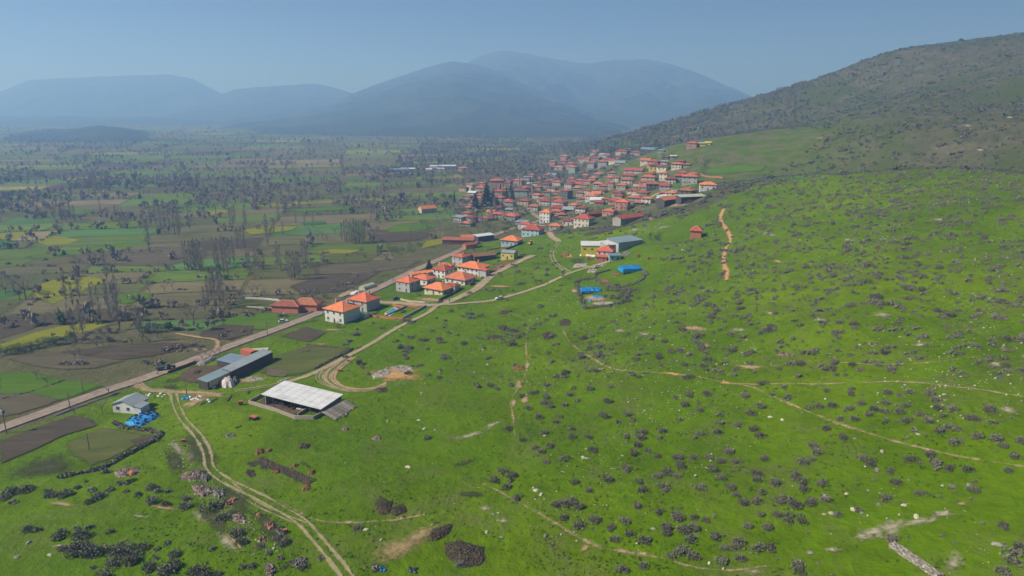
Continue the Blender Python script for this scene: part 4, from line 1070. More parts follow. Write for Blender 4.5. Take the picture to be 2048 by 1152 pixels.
# the big white-roofed barn: open towards its pen
g0 = at(600, 800).z
c, L, D, ang = rect_from([(526, 788), (651, 816), (678, 791), (566, 761)], g0 + 4.6)
barn = bpy.data.objects.new('big_barn', None); COL.objects.link(barn)
c.z = g0; barn.location = c; barn.rotation_euler = (0, 0, math.radians(ang))
tag(barn, 'big open-fronted barn with long white metal roof and a walled pen', 'barn')
PLACED.append((c.x, c.y, L))
rf = MB().add([(-L / 2, -D / 2, 3.9), (L / 2, -D / 2, 3.9), (L / 2, D / 2, 4.9), (-L / 2, D / 2, 4.9), (-L / 2, -D / 2, 4.1), (L / 2, -D / 2, 4.1), (L / 2, D / 2, 5.1), (-L / 2, D / 2, 5.1)],
               [(0, 3, 2, 1), (4, 5, 6, 7), (0, 1, 5, 4), (1, 2, 6, 5), (2, 3, 7, 6), (3, 0, 4, 7)]).build('roof', 'metal_white', barn)
for k, x in enumerate(np.linspace(-L / 2, L / 2, 9)[1:-1]):      # sheet laps
    MB().add([(x - 0.06, -D / 2 - 0.02, 4.112), (x + 0.06, -D / 2 - 0.02, 4.112), (x + 0.06, D / 2, 5.112), (x - 0.06, D / 2, 5.112), (x - 0.06, -D / 2 - 0.02, 4.15), (x + 0.06, -D / 2 - 0.02, 4.15), (x + 0.06, D / 2, 5.15), (x - 0.06, D / 2, 5.15)],
             [(4, 5, 6, 7), (0, 1, 5, 4), (1, 2, 6, 5), (2, 3, 7, 6), (3, 0, 4, 7)]).build('roof_batten', 'metal_white', rf)
MB().box(-L / 2 + 0.4, D / 2 - 0.9, -1, L / 2 - 0.4, D / 2 - 0.6, 4.6).build('back_wall', 'wall_stone', barn)
for s in (-1, 1):
    MB().box(s * (L / 2 - 0.55) - 0.15, -D / 2 + 1, -1, s * (L / 2 - 0.55) + 0.15, D / 2 - 0.9, 4.0).build('side_wall', 'wall_stone', barn)
for x in np.linspace(-L / 2 + 0.8, L / 2 - 0.8, 7):
    MB().tube((x, -D / 2 + 0.4, -1), (x, -D / 2 + 0.4, 3.95), 0.12, 0.12, 6).build('post', 'timber', barn)
# grey lean-to at the barn's right end
W2 = 5.2
for k in range(26):
    y = -D / 2 - 0.1 + (D - 0.5) * k / 25.0 + random.uniform(-0.08, 0.08)
    MB().box(0, -0.15, 0, W2 + 0.1 + 0.9 * random.random(), 0.15, 0.09).build('plank', 'grey_timber', barn, (L / 2 + 0.3, y, 3.22 + 0.5 * k / 25.0)).rotation_euler = (0, math.radians(15 + random.uniform(-1, 1)), random.uniform(-0.03, 0.03))
MB().box(L / 2 + W2 - 0.4, -D / 2, -1, L / 2 + W2 - 0.15, D / 2 - 0.6, 1.6).build('side_wall', 'wall_stone', barn)

def wall_line(name, label, cat, px, h, t, mat, jag=0.15, seed=0, group=None, step=1.5, world_pts=None, closed=False, lean=0.0):
    """a low wall, fence or brush line following the ground"""
    w = world_pts if world_pts is not None else [at(u, v) for u, v in px]
    if closed: w = list(w) + [w[0]]
    pts = []
    for a, b2 in zip(w[:-1], w[1:]):
        n = max(1, int(math.hypot(b2[0] - a[0], b2[1] - a[1]) / step))
        for k in range(n):
            f = k / n; pts.append((a[0] + (b2[0] - a[0]) * f, a[1] + (b2[1] - a[1]) * f))
    pts.append((w[-1][0], w[-1][1]))
    L = np.array(pts); d = np.gradient(L, axis=0); d /= np.linalg.norm(d, axis=1)[:, None] + 1e-9
    nm = np.column_stack([-d[:, 1], d[:, 0]]) * t / 2
    r = np.random.default_rng(seed)
    hh = h * (1 + jag * (r.random(len(L)) * 2 - 1))
    tw = 1 + jag * (r.random(len(L)) * 2 - 1)
    V = []
    for k in range(len(L)):
        z0 = gz(L[k, 0], L[k, 1])
        for sx, zz in ((1, -0.6), (1, hh[k]), (-1, hh[k] * (1 - jag * 0.3 * r.random())), (-1, -0.6)):
            V.append((L[k, 0] + sx * nm[k, 0] * tw[k], L[k, 1] + sx * nm[k, 1] * tw[k], z0 + zz))
    Fc = []
    for k in range(len(L) - 1):
        o = 4 * k
        Fc += [(o + j, o + 4 + j, o + 5 + j, o + 1 + j) for j in range(3)]
    Fc += [(0, 1, 2, 3), (4 * len(L) - 1, 4 * len(L) - 2, 4 * len(L) - 3, 4 * len(L) - 4)]
    o = link(name, mesh_from(name, V, Fc, [mat]))
    return tag(o, label, cat, group)
wall_line('pen_wall', 'low stone wall round the muddy pen in front of the big white barn', 'wall', [(526, 792), (498, 807), (545, 821), (591, 838), (627, 839), (652, 826)], 1.15, 0.35, 'wall_stone', 0.06, 1)
wall_line('pen_wall', 'inner stone wall splitting the pen of the big white barn', 'wall', [(596, 832), (619, 819)], 1.1, 0.3, 'wall_stone', 0.05, 2)
patch('pen_floor', [(527, 795), (503, 807), (548, 819), (592, 834), (617, 820), (575, 806)], 'yard_mud', lift=0.2, seed=3, wob=0.02)
for k, (a, b2) in enumerate((((540, 803), (556, 808)), ((559, 809), (568, 812)), ((575, 817), (586, 812)), ((585, 820), (597, 815)), ((594, 820), (608, 823)))):
    p, q = at(*a), at(*b2)
    o = MB().tube(p + Vector((0, 0, 0.5)), q + Vector((0, 0, 0.5)), 0.3, 0.3, 6).build('feed_trough', 'concrete' if k in (0, 1, 4) else 'timber')
    tag(o, ['long pale feed trough at the left of the barn pen', 'short pale feed trough in the middle of the barn pen', 'left one of two dark timber rails in the barn pen', 'right one of two dark timber rails in the barn pen', 'pale trough by the inner wall of the barn pen'][k], 'trough')

# long grey shed in two lengths beside the road
g1 = at(470, 745).z
for nm, lab, px, zt, wallm, hh in (('long_shed', 'upper length of the long grey-roofed shed by the road, dark brick side', [(444, 740.5), (528, 702), (543.5, 702), (463, 740)], g1 + 4.0, 'wall_darkbrick', 3.7),
                        ('long_shed', 'lower open-ended length of the long grey-roofed shed hung with pale sheets', [(394, 761.5), (443, 741), (462, 740.5), (417, 761.5)], g1 + 3.6, 'wall_dark', 3.2)):
    c, L, D, ang = rect_from(px, zt)
    D = max(D, 4.5)
    c.z = gz(c.x, c.y)
    o = building(nm, lab, 'shed', c, L, D, hh, ang, wallm, 'metal_grey' if 'upper' in lab else 'metal_teal', kind='shed', rh=0.5, ov=0.25, wins=(0, 0, 0, 0), deep=True)
    if 'lower' in lab:
        for k in range(7):      # pale sheets hung along the side
            x = -L / 2 + 0.5 + (L - 1) * k / 7
            MB().box(x, -D / 2 - 0.14, 0.6 + 0.5 * random.random(), x + (L - 1) / 7.6, -D / 2 - 0.04, hh - 0.15).build('hung_sheet', 'tarp_pale' if 'tarp_pale' in MAT else 'wall_tan', o)
c, L, D, ang = rect_from([(437, 720), (470, 725.5), (491, 714.5), (458, 706)], g1 + 3.2)
c.z = gz(c.x, c.y)
building('open_shed', 'blue-grey open shed roof between the road and the long grey shed', 'shed', c, L, D, 3.0, ang, 'wall_dark', 'metal_blue', kind='shed', rh=0.5, ov=0.2, wins=(0, 0, 0, 0))
N(498, 713, 6.5, 3.0, 2.8, -30, 'brick_red', 'brick_red', kind='flat', rh=0.1, ov=0.02, wins=(0, 0, 0, 0))('container', 'bright red container box behind the long grey shed', 'container')
N(515, 706, 9.0, 3.0, 1.5, 10, 'brick_red', 'metal_cream', kind='flat', rh=0.1, ov=0.0, wins=(0, 0, 0, 0))('container', 'low red-sided bin beside the bright red container', 'container')
wall_line('yard_wall', 'low dark wall along the road side of the muddy yard', 'wall', [(336, 747), (360, 738), (392, 726)], 1.1, 0.4, 'wall_darkbrick', 0.1, 3)

# --- the village, traced roof by roof (zoomed coordinates of two crops of the photograph)
VIL = []
def v1(lst):
    for t in lst:
        VIL.append((900 + t[0] / 5.76, 270 + t[1] / 5.76, t[2] / 5.76) + tuple(t[3:]))
def v2(lst):
    for t in lst:
        VIL.append((1150 + t[0] / 5.76, 270 + t[1] / 5.76, t[2] / 5.76) + tuple(t[3:]))
v1([(160, 600, 95, 2, 'b', 't'), (250, 565, 95, 3, 'r', 'w'), (360, 600, 105, 3, 'r', 't'), (365, 548, 65, 2, 'r', 'p'), (540, 520, 150, 5, 'r', 'p'), (565, 640, 110, 3, 'r', 'p'), (575, 712, 100, 2, 'r', 'k'),
    (640, 605, 70, 2, 'o', 'y'), (670, 540, 60, 2, 'r', 'w'), (810, 632, 185, 3, 'n', 'e'), (870, 598, 110, 2, 'r', 'p'), (800, 515, 110, 3, 'r', 'p'), (890, 478, 80, 4, 'g', 'g'), (945, 452, 60, 3, 'r', 'p'),
    (1030, 492, 60, 2, 'r', 'p'), (900, 556, 100, 1, 'w', 'w'), (1010, 548, 110, 2, 'n', 't'), (1110, 562, 100, 2, 'r', 'k'), (1150, 520, 100, 2, 'r', 'p'), (1240, 535, 100, 2, 'r', 'w'), (1010, 590, 100, 2, 'r', 'k'),
    (990, 640, 90, 1, 'r', 't'), (1185, 605, 100, 2, 'n', 'w'), (1340, 635, 120, 4, 'r', 'd'), (1380, 556, 100, 3, 'r', 'w'), (1400, 495, 80, 2, 'r', 'p'), (1480, 556, 110, 2, 'r', 'c'), (1462, 600, 90, 1, 'o', 'k'),
    (1500, 515, 90, 2, 'r', 'p'), (1600, 525, 100, 2, 'r', 'p'), (1650, 488, 90, 2, 'o', 'k'), (1705, 553, 105, 2, 'o', 'g'), (1600, 632, 90, 2, 'r', 't'), (1770, 578, 95, 2, 'r', 'p'), (1860, 540, 60, 3, 'r', 'p'),
    (1560, 458, 80, 2, 'r', 'p'), (1720, 446, 120, 2, 'r', 'w'), (1868, 428, 80, 2, 'r', 'k'), (1840, 482, 70, 2, 'o', 'p'), (1920, 485, 70, 2, 'r', 'w'), (1640, 690, 130, 2, 'r', 'w'), (1505, 730, 85, 1, 'r', 't'),
    (1690, 735, 150, 1, 'w', 'w'), (1805, 728, 100, 1, 'b', 't'), (1730, 630, 140, 2, 'n', 't'), (1265, 762, 150, 2, 'r', 'w'), (1110, 750, 130, 2, 'r', 'w'), (860, 747, 135, 2, 'r', 't'), (970, 810, 125, 2, 'r', 'w'),
    (690, 762, 100, 2, 'r', 'g'), (1012, 682, 105, 2, 'r', 'k'), (1240, 720, 90, 2, 'r', 'k'), (1225, 865, 130, 2, 'r', 'k'), (1180, 918, 120, 2, 'r', 'w'), (1290, 903, 100, 1, 'r', 'k'), (1520, 830, 120, 2, 'b', 'w'),
    (1370, 842, 140, 1, 'm', 'd'), (560, 897, 130, 2, 'o', 't'), (712, 917, 165, 2, 'o', 'g'), (420, 945, 150, 1, 'b', 't'), (245, 937, 135, 2, 'r', 'k'), (190, 1003, 130, 1, 'r', 'k'), (110, 935, 120, 2, 'm', 'w'),
    (205, 888, 75, 2, 'r', 'w'), (340, 718, 60, 1, 'o', 'y'), (265, 655, 105, 2, 'w', 'w'), (208, 825, 65, 1, 'r', 'p'), (830, 990, 120, 1, 'm', 'g'), (800, 885, 80, 1, 'r', 'k'), (680, 850, 70, 2, 'm', 't'),
    (1185, 300, 80, 4, 'r', 'p'), (1322, 240, 80, 3, 'r', 'p'), (1312, 295, 85, 2, 'r', 'p'), (1388, 325, 90, 3, 'r', 'p'), (1262, 366, 120, 2, 'o', 'k'), (1415, 362, 105, 4, 'r', 'e'), (1540, 270, 80, 2, 'r', 'w'),
    (1632, 322, 80, 4, 'r', 'k'), (1757, 303, 100, 3, 'r', 'w'), (1830, 277, 90, 2, 'r', 'w'), (1682, 262, 95, 2, 'r', 'p'), (1662, 187, 80, 2, 'r', 'w'), (1735, 165, 50, 1, 'w', 'w'), (1770, 222, 90, 1, 'm', 't'),
    (1648, 400, 95, 1, 'n', 'd'), (1180, 455, 110, 1, 'm', 'w'), (1500, 655, 80, 2, 'r', 'w'), (1430, 535, 70, 2, 'r', 'p'), (1560, 570, 70, 1, 'r', 'k'), (1300, 690, 70, 1, 'n', 't'), (1120, 650, 80, 2, 'r', 'k')])
v2([(545, 182, 130, 2, 'r', 't'), (708, 197, 110, 2, 'r', 'k'), (862, 160, 200, 1, 'B', 'd'), (995, 172, 65, 1, 'G', 'e'), (1355, 92, 115, 2, 'r', 'p'), (1470, 92, 80, 1, 'y', 'y'), (1530, 84, 50, 1, 'Y', 'y'),
    (1133, 238, 60, 1, 'w', 'w'), (1052, 245, 80, 1, 'n', 'd'), (910, 298, 130, 2, 'b', 'p'), (1025, 300, 70, 2, 'm', 't'), (922, 345, 135, 2, 'b', 'y'), (1035, 345, 70, 1, 'o', 'k'), (1175, 328, 110, 2, 'r', 'c'),
    (1285, 332, 48, 1, 'o', 'k'), (680, 398, 215, 2, 'r', 'w'), (620, 458, 150, 2, 'r', 'k'), (600, 508, 125, 2, 'r', 'c'), (872, 438, 95, 2, 'r', 'k'), (850, 475, 150, 2, 'r', 'w'), (1022, 436, 90, 3, 'r', 'c'),
    (1240, 425, 110, 1, 'o', 'w'), (1215, 462, 130, 2, 'r', 'k'), (1325, 472, 165, 3, 'r', 'w'), (1360, 438, 100, 1, 'r', 'k'), (1100, 497, 110, 2, 'r', 'c'), (742, 543, 110, 1, 'b', 't'), (905, 555, 150, 2, 'b', 'd'),
    (790, 592, 100, 1, 'o', 'w'), (680, 628, 130, 1, 'b', 't'), (780, 652, 120, 1, 'o', 'k'), (1018, 660, 70, 1, 'o', 'k'), (1105, 658, 120, 2, 'o', 'w'), (1285, 628, 165, 2, 'b', 'd'), (700, 710, 190, 1, 'r', 'k'),
    (830, 722, 130, 2, 'o', 'w'), (742, 768, 110, 1, 'r', 'd'), (700, 690, 80, 1, 'w', 'w'), (520, 310, 120, 1, 'm', 't'), (1150, 640, 60, 1, 'm', 'w')])
ROOFM = {'r': 'tile_village', 'o': 'tile_village_orange', 'b': 'tile_old', 'n': 'tile_brown', 'g': 'wall_concrete', 'w': 'metal_white', 'm': 'metal_grey', 'B': 'metal_blue', 'G': 'metal_teal', 'y': 'metal_cream', 'Y': 'wall_lemon'}
simple('wall_offwhite', (0.56, 0.53, 0.50), 0.3, 0.4, rnd=0.2)
simple('wall_dullpink', (0.50, 0.28, 0.23), 0.25, 0.4, rnd=0.15)
WALLM = {'w': 'wall_offwhite', 't': 'wall_tan', 'p': 'wall_dullpink', 'k': 'wall_concrete', 'y': 'wall_yellow', 'e': 'wall_green', 'g': 'wall_grey', 'd': 'wall_dark', 'c': 'wall_cream'}
ROOFW = {'r': 'red tiled', 'o': 'bright orange', 'b': 'weathered dark red', 'n': 'brown', 'g': 'flat concrete', 'w': 'white metal', 'm': 'grey metal', 'B': 'long blue-grey metal', 'G': 'green sheet', 'y': 'pale cream', 'Y': 'yellow sheet'}
WALLW = {'w': 'white', 't': 'tan', 'p': 'pink', 'k': 'grey rendered', 'y': 'yellow', 'e': 'greenish', 'g': 'grey concrete', 'd': 'dark', 'c': 'cream'}
STW = {1: 'single-storey', 2: 'two-storey', 3: 'three-storey', 4: 'four-storey', 5: 'five-storey'}
ORD = ['leftmost', 'second from left', 'third from left', 'fourth from left', 'fifth from left', 'sixth from left', 'seventh from left', 'eighth from left', 'ninth from left', 'tenth from left', 'eleventh from left', 'twelfth from left']
vb = []
for (u, v, wp, st, rk, wk) in VIL:
    h = st * 2.35
    p = at(u, v)
    for _ in range(3):
        dist = (p - Vector((0, 0, CAM_Z))).length
        p = at(u, v + (h + 0.6) * F / dist * 0.98)
    dist = (p - Vector((0, 0, CAM_Z))).length
    w = max(6.0, wp * dist / F * 0.98)
    flat = rk in 'gwmBGyY'
    d = min(w * random.uniform(0.72, 0.9), 12) if w < 20 else w * 0.45
    vb.append(dict(p=p, w=w, d=d, h=h, st=st, rk=rk, wk=wk, u=u, v=v, flat=flat, rot=random.gauss(-26, 9)))
for a in vb:                       # keep neighbours apart
    for b2 in vb:
        if a is not b2:
            dd = (a['p'] - b2['p']).length
            lim = 0.5 * (a['w'] + b2['w']) * 0.92
            if dd < lim:
                k = max(0.72, dd / lim)
                a['w'] *= k ** 0.5; a['d'] *= k ** 0.5
def zone(u, v):
    if v < 309: return 'top of village'
    if v < 338: return 'upper village'
    if u < 1010: return 'left end of village'
    if v < 362: return 'back of village centre'
    if v < 380: return 'village centre'
    if v < 400: return 'middle of village'
    return 'lower village'
keyed = {}
for a in vb:
    a['zone'] = zone(a['u'], a['v'])
    a['key'] = (a['st'], a['rk'], a['wk'], a['zone'])
    keyed.setdefault(a['key'], []).append(a)
for a in vb:
    same = sorted(keyed[a['key']], key=lambda q: q['u'])
    lab = '%s house, %s roof, %s walls, %s' % (STW[a['st']], ROOFW[a['rk']], WALLW[a['wk']], a['zone'])
    if a['flat'] and a['st'] == 1:
        lab = lab.replace('single-storey house', 'low shed')
    if len(same) > 1:
        lab += ', ' + (ORD[same.index(a)] if same.index(a) < len(same) - 1 or len(same) > 2 else 'right one')
    k = 'shed' if a['flat'] and a['st'] == 1 else 'house'
    kind = ('flat' if a['rk'] == 'g' else 'gable' if a['rk'] in 'mBwyGY' and a['w'] > 10 else 'shed') if a['flat'] else ('gable' if a['w'] > 19 else 'hip')
    big = a['u'] < 1200 and a['v'] > 400
    o = building('village_' + k, lab, k, a['p'], a['w'], a['d'], a['h'], a['rot'], WALLM[a['wk']], ROOFM[a['rk']], kind=kind, deep=False,
             wins=(0, 0, 0, 0) if k == 'shed' else (3 if a['w'] > 9 else 2, 2, 0, 2 if a['st'] > 2 else 0), chim=1 if random.random() < 0.5 and not a['flat'] else 0, rh=0.8 if kind == 'shed' else None,
             ov=0.85, base=-4.0, group='village houses' if k == 'house' else 'village sheds', door=False, ww=1.2, wh=1.4)
# low roofs packed into the gaps of the village
fill = 0
for _ in range(6000):
    u, v = random.uniform(925, 1400), random.uniform(305, 455)
    lo = np.interp(u, [925, 1000, 1100, 1200, 1400], [372, 362, 330, 312, 325]); hi = np.interp(u, [925, 1050, 1150, 1250, 1330, 1400], [440, 440, 425, 405, 385, 360])
    if not lo < v < hi: continue
    p = at(u, v)
    if min(math.hypot(p.x - a[0], p.y - a[1]) - 0.5 * a[2] for a in PLACED) < 6.2: continue
    fill += 1
    if fill > 38: break
    w = random.uniform(7.5, 11); k = random.random()
    rk, wk = random.choice('rrrobbbn'), random.choice('wtpkkc')
    building('village_house', 'low %s house, %s roof, squeezed between neighbours, %s' % (WALLW[wk], ROOFW[rk], zone(u, v)), 'house', p, w, w * random.uniform(0.75, 0.95), random.uniform(2.6, 4.6), random.gauss(-26, 10), WALLM[wk], ROOFM[rk], kind='hip' if k < 0.75 else 'gable', deep=False,
             wins=(2, 1, 0, 0), chim=1 if random.random() < 0.4 else 0, ov=0.8, base=-4.0, group='low houses squeezed into the village', door=False, floors=1)
# minaret beside the brown-roofed mosque
mp_ = at(1037.5, 384)
mn = bpy.data.objects.new('minaret', None); COL.objects.link(mn); mn.location = mp_
tag(mn, 'thin grey minaret with pointed top rising behind the large brown-roofed mosque', 'minaret')
MB().box(-1.6, -1.6, -3, 1.6, 1.6, 4).build('base', 'wall_concrete', mn)
MB().tube((0, 0, 4), (0, 0, 14.5), 1.0, 0.9, 12).tube((0, 0, 15.2), (0, 0, 18), 0.75, 0.7, 12).build('shaft', 'wall_concrete', mn)
MB().tube((0, 0, 14.5), (0, 0, 15.2), 1.6, 1.6, 12).build('balcony', 'wall_grey', mn)
MB().tube((0, 0, 18), (0, 0, 21.5), 0.9, 0.03, 12).build('spire', 'metal_grey', mn)
# far hangars on the plain
for k, (u, v, w, d, rot, rm, lab) in enumerate([(800, 341, 30, 12, 8, 'metal_blue', 'far blue-grey farm hall on the plain, leftmost of the hall cluster'), (815, 340, 24, 10, 12, 'metal_white', 'far pale farm hall on the plain beside the leftmost blue-grey hall'),
      (868, 338, 16, 9, 6, 'metal_blue', 'far farm hall with vivid blue roof in the hall cluster on the plain'), (886, 334, 44, 13, 10, 'metal_white', 'largest far white-roofed hall of the cluster on the plain'), (882, 340, 12, 7, 5, 'metal_cream', 'small far cream hut below the largest white hall on the plain'),
      (926, 338, 14, 8, 0, 'tile_red', 'far red-roofed house right of the white hall cluster on the plain'), (858, 341, 10, 8, 0, 'metal_white', 'far white block left of the vivid blue hall on the plain')]):
    building('far_hall', lab, 'hall', at(u, v + 3), w, d, 4.5, rot, 'wall_white', rm, kind='gable', rh=1.4, wins=(0, 0, 0, 0), deep=False)
# ------------------------------------------------------------------ vegetation
def veg_mat(name, dark, light, rnd=0.25, trans=0.0):
    m, nt, bs, out = new_mat(name)
    b = NB(nt)
    f = b.noise(b.pos(), 0.9, 3, 0.6)
    c = b.ramp(f, [(0.3, dark), (0.7, light)])
    g = b.math('MULTIPLY_ADD', b.rand(), rnd * 2, 1 - rnd)
    hs = b.n('ShaderNodeHueSaturation'); b.link(c, hs.inputs['Color']); b.link(g, hs.inputs['Value'])
    b.link(hs.outputs[0], bs.inputs['Base Color'])
    bs.inputs['Roughness'].default_value = 0.9
    bs.inputs['Specular IOR Level'].default_value = 0.05
    return m
veg_mat('twig_grey', (0.165, 0.160, 0.120), (0.27, 0.260, 0.20))
veg_mat('twig_brown', (0.21, 0.172, 0.135), (0.36, 0.295, 0.235))
veg_mat('twig_far', (0.22, 0.195, 0.17), (0.38, 0.335, 0.29))
veg_mat('twig_far2', (0.26, 0.21, 0.165), (0.42, 0.34, 0.27))
veg_mat('twig_hill', (0.11, 0.105, 0.085), (0.21, 0.195, 0.16))
veg_mat('poplar_twig', (0.28, 0.25, 0.205), (0.45, 0.40, 0.335), 0.15)
veg_mat('bark', (0.20, 0.165, 0.135), (0.32, 0.27, 0.22))
veg_mat('leaf_olive', (0.07, 0.125, 0.055), (0.13, 0.20, 0.09))
veg_mat('leaf_dark', (0.010, 0.028, 0.018), (0.030, 0.062, 0.034))
veg_mat('leaf_bush', (0.045, 0.100, 0.020), (0.095, 0.165, 0.040))
veg_mat('blossom', (0.42, 0.33, 0.28), (0.70, 0.60, 0.52), 0.1)
veg_mat('autumn', (0.30, 0.17, 0.07), (0.48, 0.27, 0.12))

def slivers(P, D, length, width, r):
    """one thin triangle per point P, lying along D"""
    n = len(P)
    D = D / (np.linalg.norm(D, axis=1)[:, None] + 1e-9)
    S = np.cross(D, r.normal(size=(n, 3))); S /= np.linalg.norm(S, axis=1)[:, None] + 1e-9
    length = np.broadcast_to(length, n)[:, None]; width = np.broadcast_to(width, n)[:, None]
    a = P - D * length * 0.5 + S * width; b2 = P - D * length * 0.5 - S * width; c = P + D * length * 0.5
    return np.concatenate([a, b2, c]), np.column_stack([np.arange(n), np.arange(n) + n, np.arange(n) + 2 * n])
def sph(n, r):
    v = r.normal(size=(n, 3)); return v / np.linalg.norm(v, axis=1)[:, None]
def shrub_arr(n, seed, spiky=0.55):
    r = np.random.default_rng(seed)
    lob = r.uniform(-0.45, 0.45, (4, 2)); lr = r.uniform(0.45, 0.75, 4)
    k = r.integers(0, 4, n)
    d = sph(n, r); d[:, 2] = np.abs(d[:, 2])
    rad = lr[k] * r.uniform(0.45, 1.0, n) ** 0.5
    P = np.column_stack([lob[k, 0] + d[:, 0] * rad, lob[k, 1] + d[:, 1] * rad, d[:, 2] * rad * 1.25 + 0.02])
    D = d + sph(n, r) * (spiky + 0.5) + np.array([0, 0, 0.4])
    s = math.sqrt(170.0 / n)
    return slivers(P, D, r.uniform(0.20, 0.36, n) * s, r.uniform(0.055, 0.11, n) * s * 1.25, r)
def poplar_arr(n, seed):
    r = np.random.default_rng(seed)
    z = r.uniform(0.10, 1.0, n)
    env = np.interp(z, [0.08, 0.2, 0.45, 0.75, 1.0], [0.012, 0.05, 0.085, 0.07, 0.008]) * (1 + 0.35 * np.sin(z * 23 + seed))
    a = r.uniform(0, 2 * np.pi, n); q = env * np.sqrt(r.random(n))
    P = np.column_stack([np.cos(a) * q, np.sin(a) * q, z])
    D = np.column_stack([np.cos(a) * 0.22, np.sin(a) * 0.22, np.ones(n)])
    s = math.sqrt(300.0 / n)
    return slivers(P, D, r.uniform(0.05, 0.12, n) * s, r.uniform(0.0035, 0.0065, n) * s, r)
def crown_arr(n, seed, zc=0.66, rx=0.42, rz=0.36, size=0.05, thin=0.10, leafy=False):
    r = np.random.default_rng(seed)
    nl = 9
    lob = sph(nl, r) * np.array([rx * 0.62, rx * 0.62, rz * 0.6]) + np.array([0, 0, zc]); lr = r.uniform(0.16, 0.26, nl)
    k = r.integers(0, nl, n); d = sph(n, r); q = lr[k] * r.random(n) ** (0.33 if leafy else 0.45)
    P = lob[k] + d * q[:, None]
    D = (P - np.array([0, 0, zc - 0.35])) + sph(n, r) * (0.6 if leafy else 0.22)
    s = math.sqrt(300.0 / n)
    ln = r.uniform(0.7, 1.4, n) * size * s
    return slivers(P, D, ln * (1.6 if leafy else 2.0), ln * (0.42 if leafy else thin), r)
def conifer_arr(n, seed, slim=0.2):
    r = np.random.default_rng(seed)
    z = 1 - np.sqrt(r.random(n)) * 0.94
    a = r.uniform(0, 2 * np.pi, n)
    lay = 0.75 + 0.25 * np.sin(z * 44 + seed)
    q = slim * (1.02 - z) ** 0.8 * lay * np.sqrt(r.uniform(0.35, 1, n)) * (1 + 0.2 * np.sin(a * 3 + seed))
    P = np.column_stack([np.cos(a) * q, np.sin(a) * q, z])
    D = np.column_stack([np.cos(a), np.sin(a), r.uniform(-0.5, 0.5, n)])
    s = math.sqrt(500.0 / n)
    return slivers(P, D, r.uniform(0.06, 0.10, n) * s, r.uniform(0.03, 0.05, n) * s, r)
def trunk_mb(seed, h0=0.42, r0=0.022, limbs=6, spread=0.34, top=0.9):
    r = random.Random(seed); mb = MB()
    mb.tube((0, 0, -0.05), (r.uniform(-.015, .015), 0, h0), r0, r0 * 0.7, 6)
    for k in range(limbs):
        a = 2 * math.pi * k / limbs + r.uniform(-.4, .4); z0 = h0 * r.uniform(0.6, 1.0)
        m1 = (math.cos(a) * spread * 0.5, math.sin(a) * spread * 0.5, z0 + (top - z0) * 0.45)
        e = (math.cos(a) * spread, math.sin(a) * spread, z0 + (top - z0) * r.uniform(0.7, 1.0))
        mb.tube((0, 0, z0 - 0.02), m1, r0 * 0.5, r0 * 0.3, 4, cap=False).tube(m1, e, r0 * 0.3, r0 * 0.06, 4, cap=False)
        for j in range(2):
            a2 = a + r.uniform(-0.9, 0.9)
            mb.tube(m1, (m1[0] + math.cos(a2) * spread * 0.5, m1[1] + math.sin(a2) * spread * 0.5, m1[2] + 0.18), r0 * 0.2, r0 * 0.04, 3, cap=False)
    return mb
def arr_mesh(name, arr, mat):
    return mesh_from(name, arr[0], np.asarray(arr[1]), [mat])
def merged(name, items, mats, kind='stuff', label=None, cat=None):
    """items: list of (base array, material index, x, y, z, sx, sz, rot); one mesh"""
    Vs, Fs, Ms = [], [], []; o = 0
    groups = {}
    for it in items:
        groups.setdefault((id(it[0]), it[1]), []).append(it)
    for (_, mi), its in groups.items():
        V, Fc = its[0][0]
        T = np.array([t[2:] for t in its], float)
        c, s = np.cos(T[:, 5]), np.sin(T[:, 5])
        X = V[None, :, 0] * T[:, 3, None]; Y = V[None, :, 1] * T[:, 3, None]; Z = V[None, :, 2] * T[:, 4, None]
        W = np.stack([X * c[:, None] - Y * s[:, None] + T[:, 0, None], X * s[:, None] + Y * c[:, None] + T[:, 1, None], Z + T[:, 2, None]], -1)
        n = len(its); nv = len(V)
        Vs.append(W.reshape(-1, 3)); Fs.append((Fc[None] + (np.arange(n) * nv)[:, None, None]).reshape(-1, 3) + o)
        Ms.append(np.full(n * len(Fc), mi)); o += n * nv
    me = mesh_from(name, np.vstack(Vs), np.vstack(Fs), mats, np.concatenate(Ms))
    return tag(link(name, me), label, cat, kind=kind)

# --- shrubs of the pasture
SH_HI = [shrub_arr(460, s) for s in range(6)]
SH_MID = [shrub_arr(100, 20 + s) for s in range(5)]
SH_LO = [shrub_arr(26, 40 + s, 0.8) for s in range(5)]
SH_ME = [arr_mesh('shrub', a, 'twig_grey') for a in SH_HI]
def clear_of_buildings(x, y, m=1.0):
    for (a, b2, w) in PLACED:
        if (x - a) ** 2 + (y - b2) ** 2 < (w * 0.62 + m) ** 2:
            return False
    return True
shr = []         # u, v, x, y, z, diameter
def tr(lst, ox, oy, sc, rdef=None):
    for t in lst:
        u, v = ox + t[0] / sc, oy + t[1] / sc
        p = at(u, v + (t[2] / sc * 0.35 if len(t) > 2 else 3))
        dist = (p - Vector((0, 0, CAM_Z))).length
        dia = (2 * t[2] / sc * dist / F * 1.05) if len(t) > 2 else random.uniform(2.5, 4.0)
        shr.append((u, v, p.x, p.y, p.z, min(dia, 6.0), True))
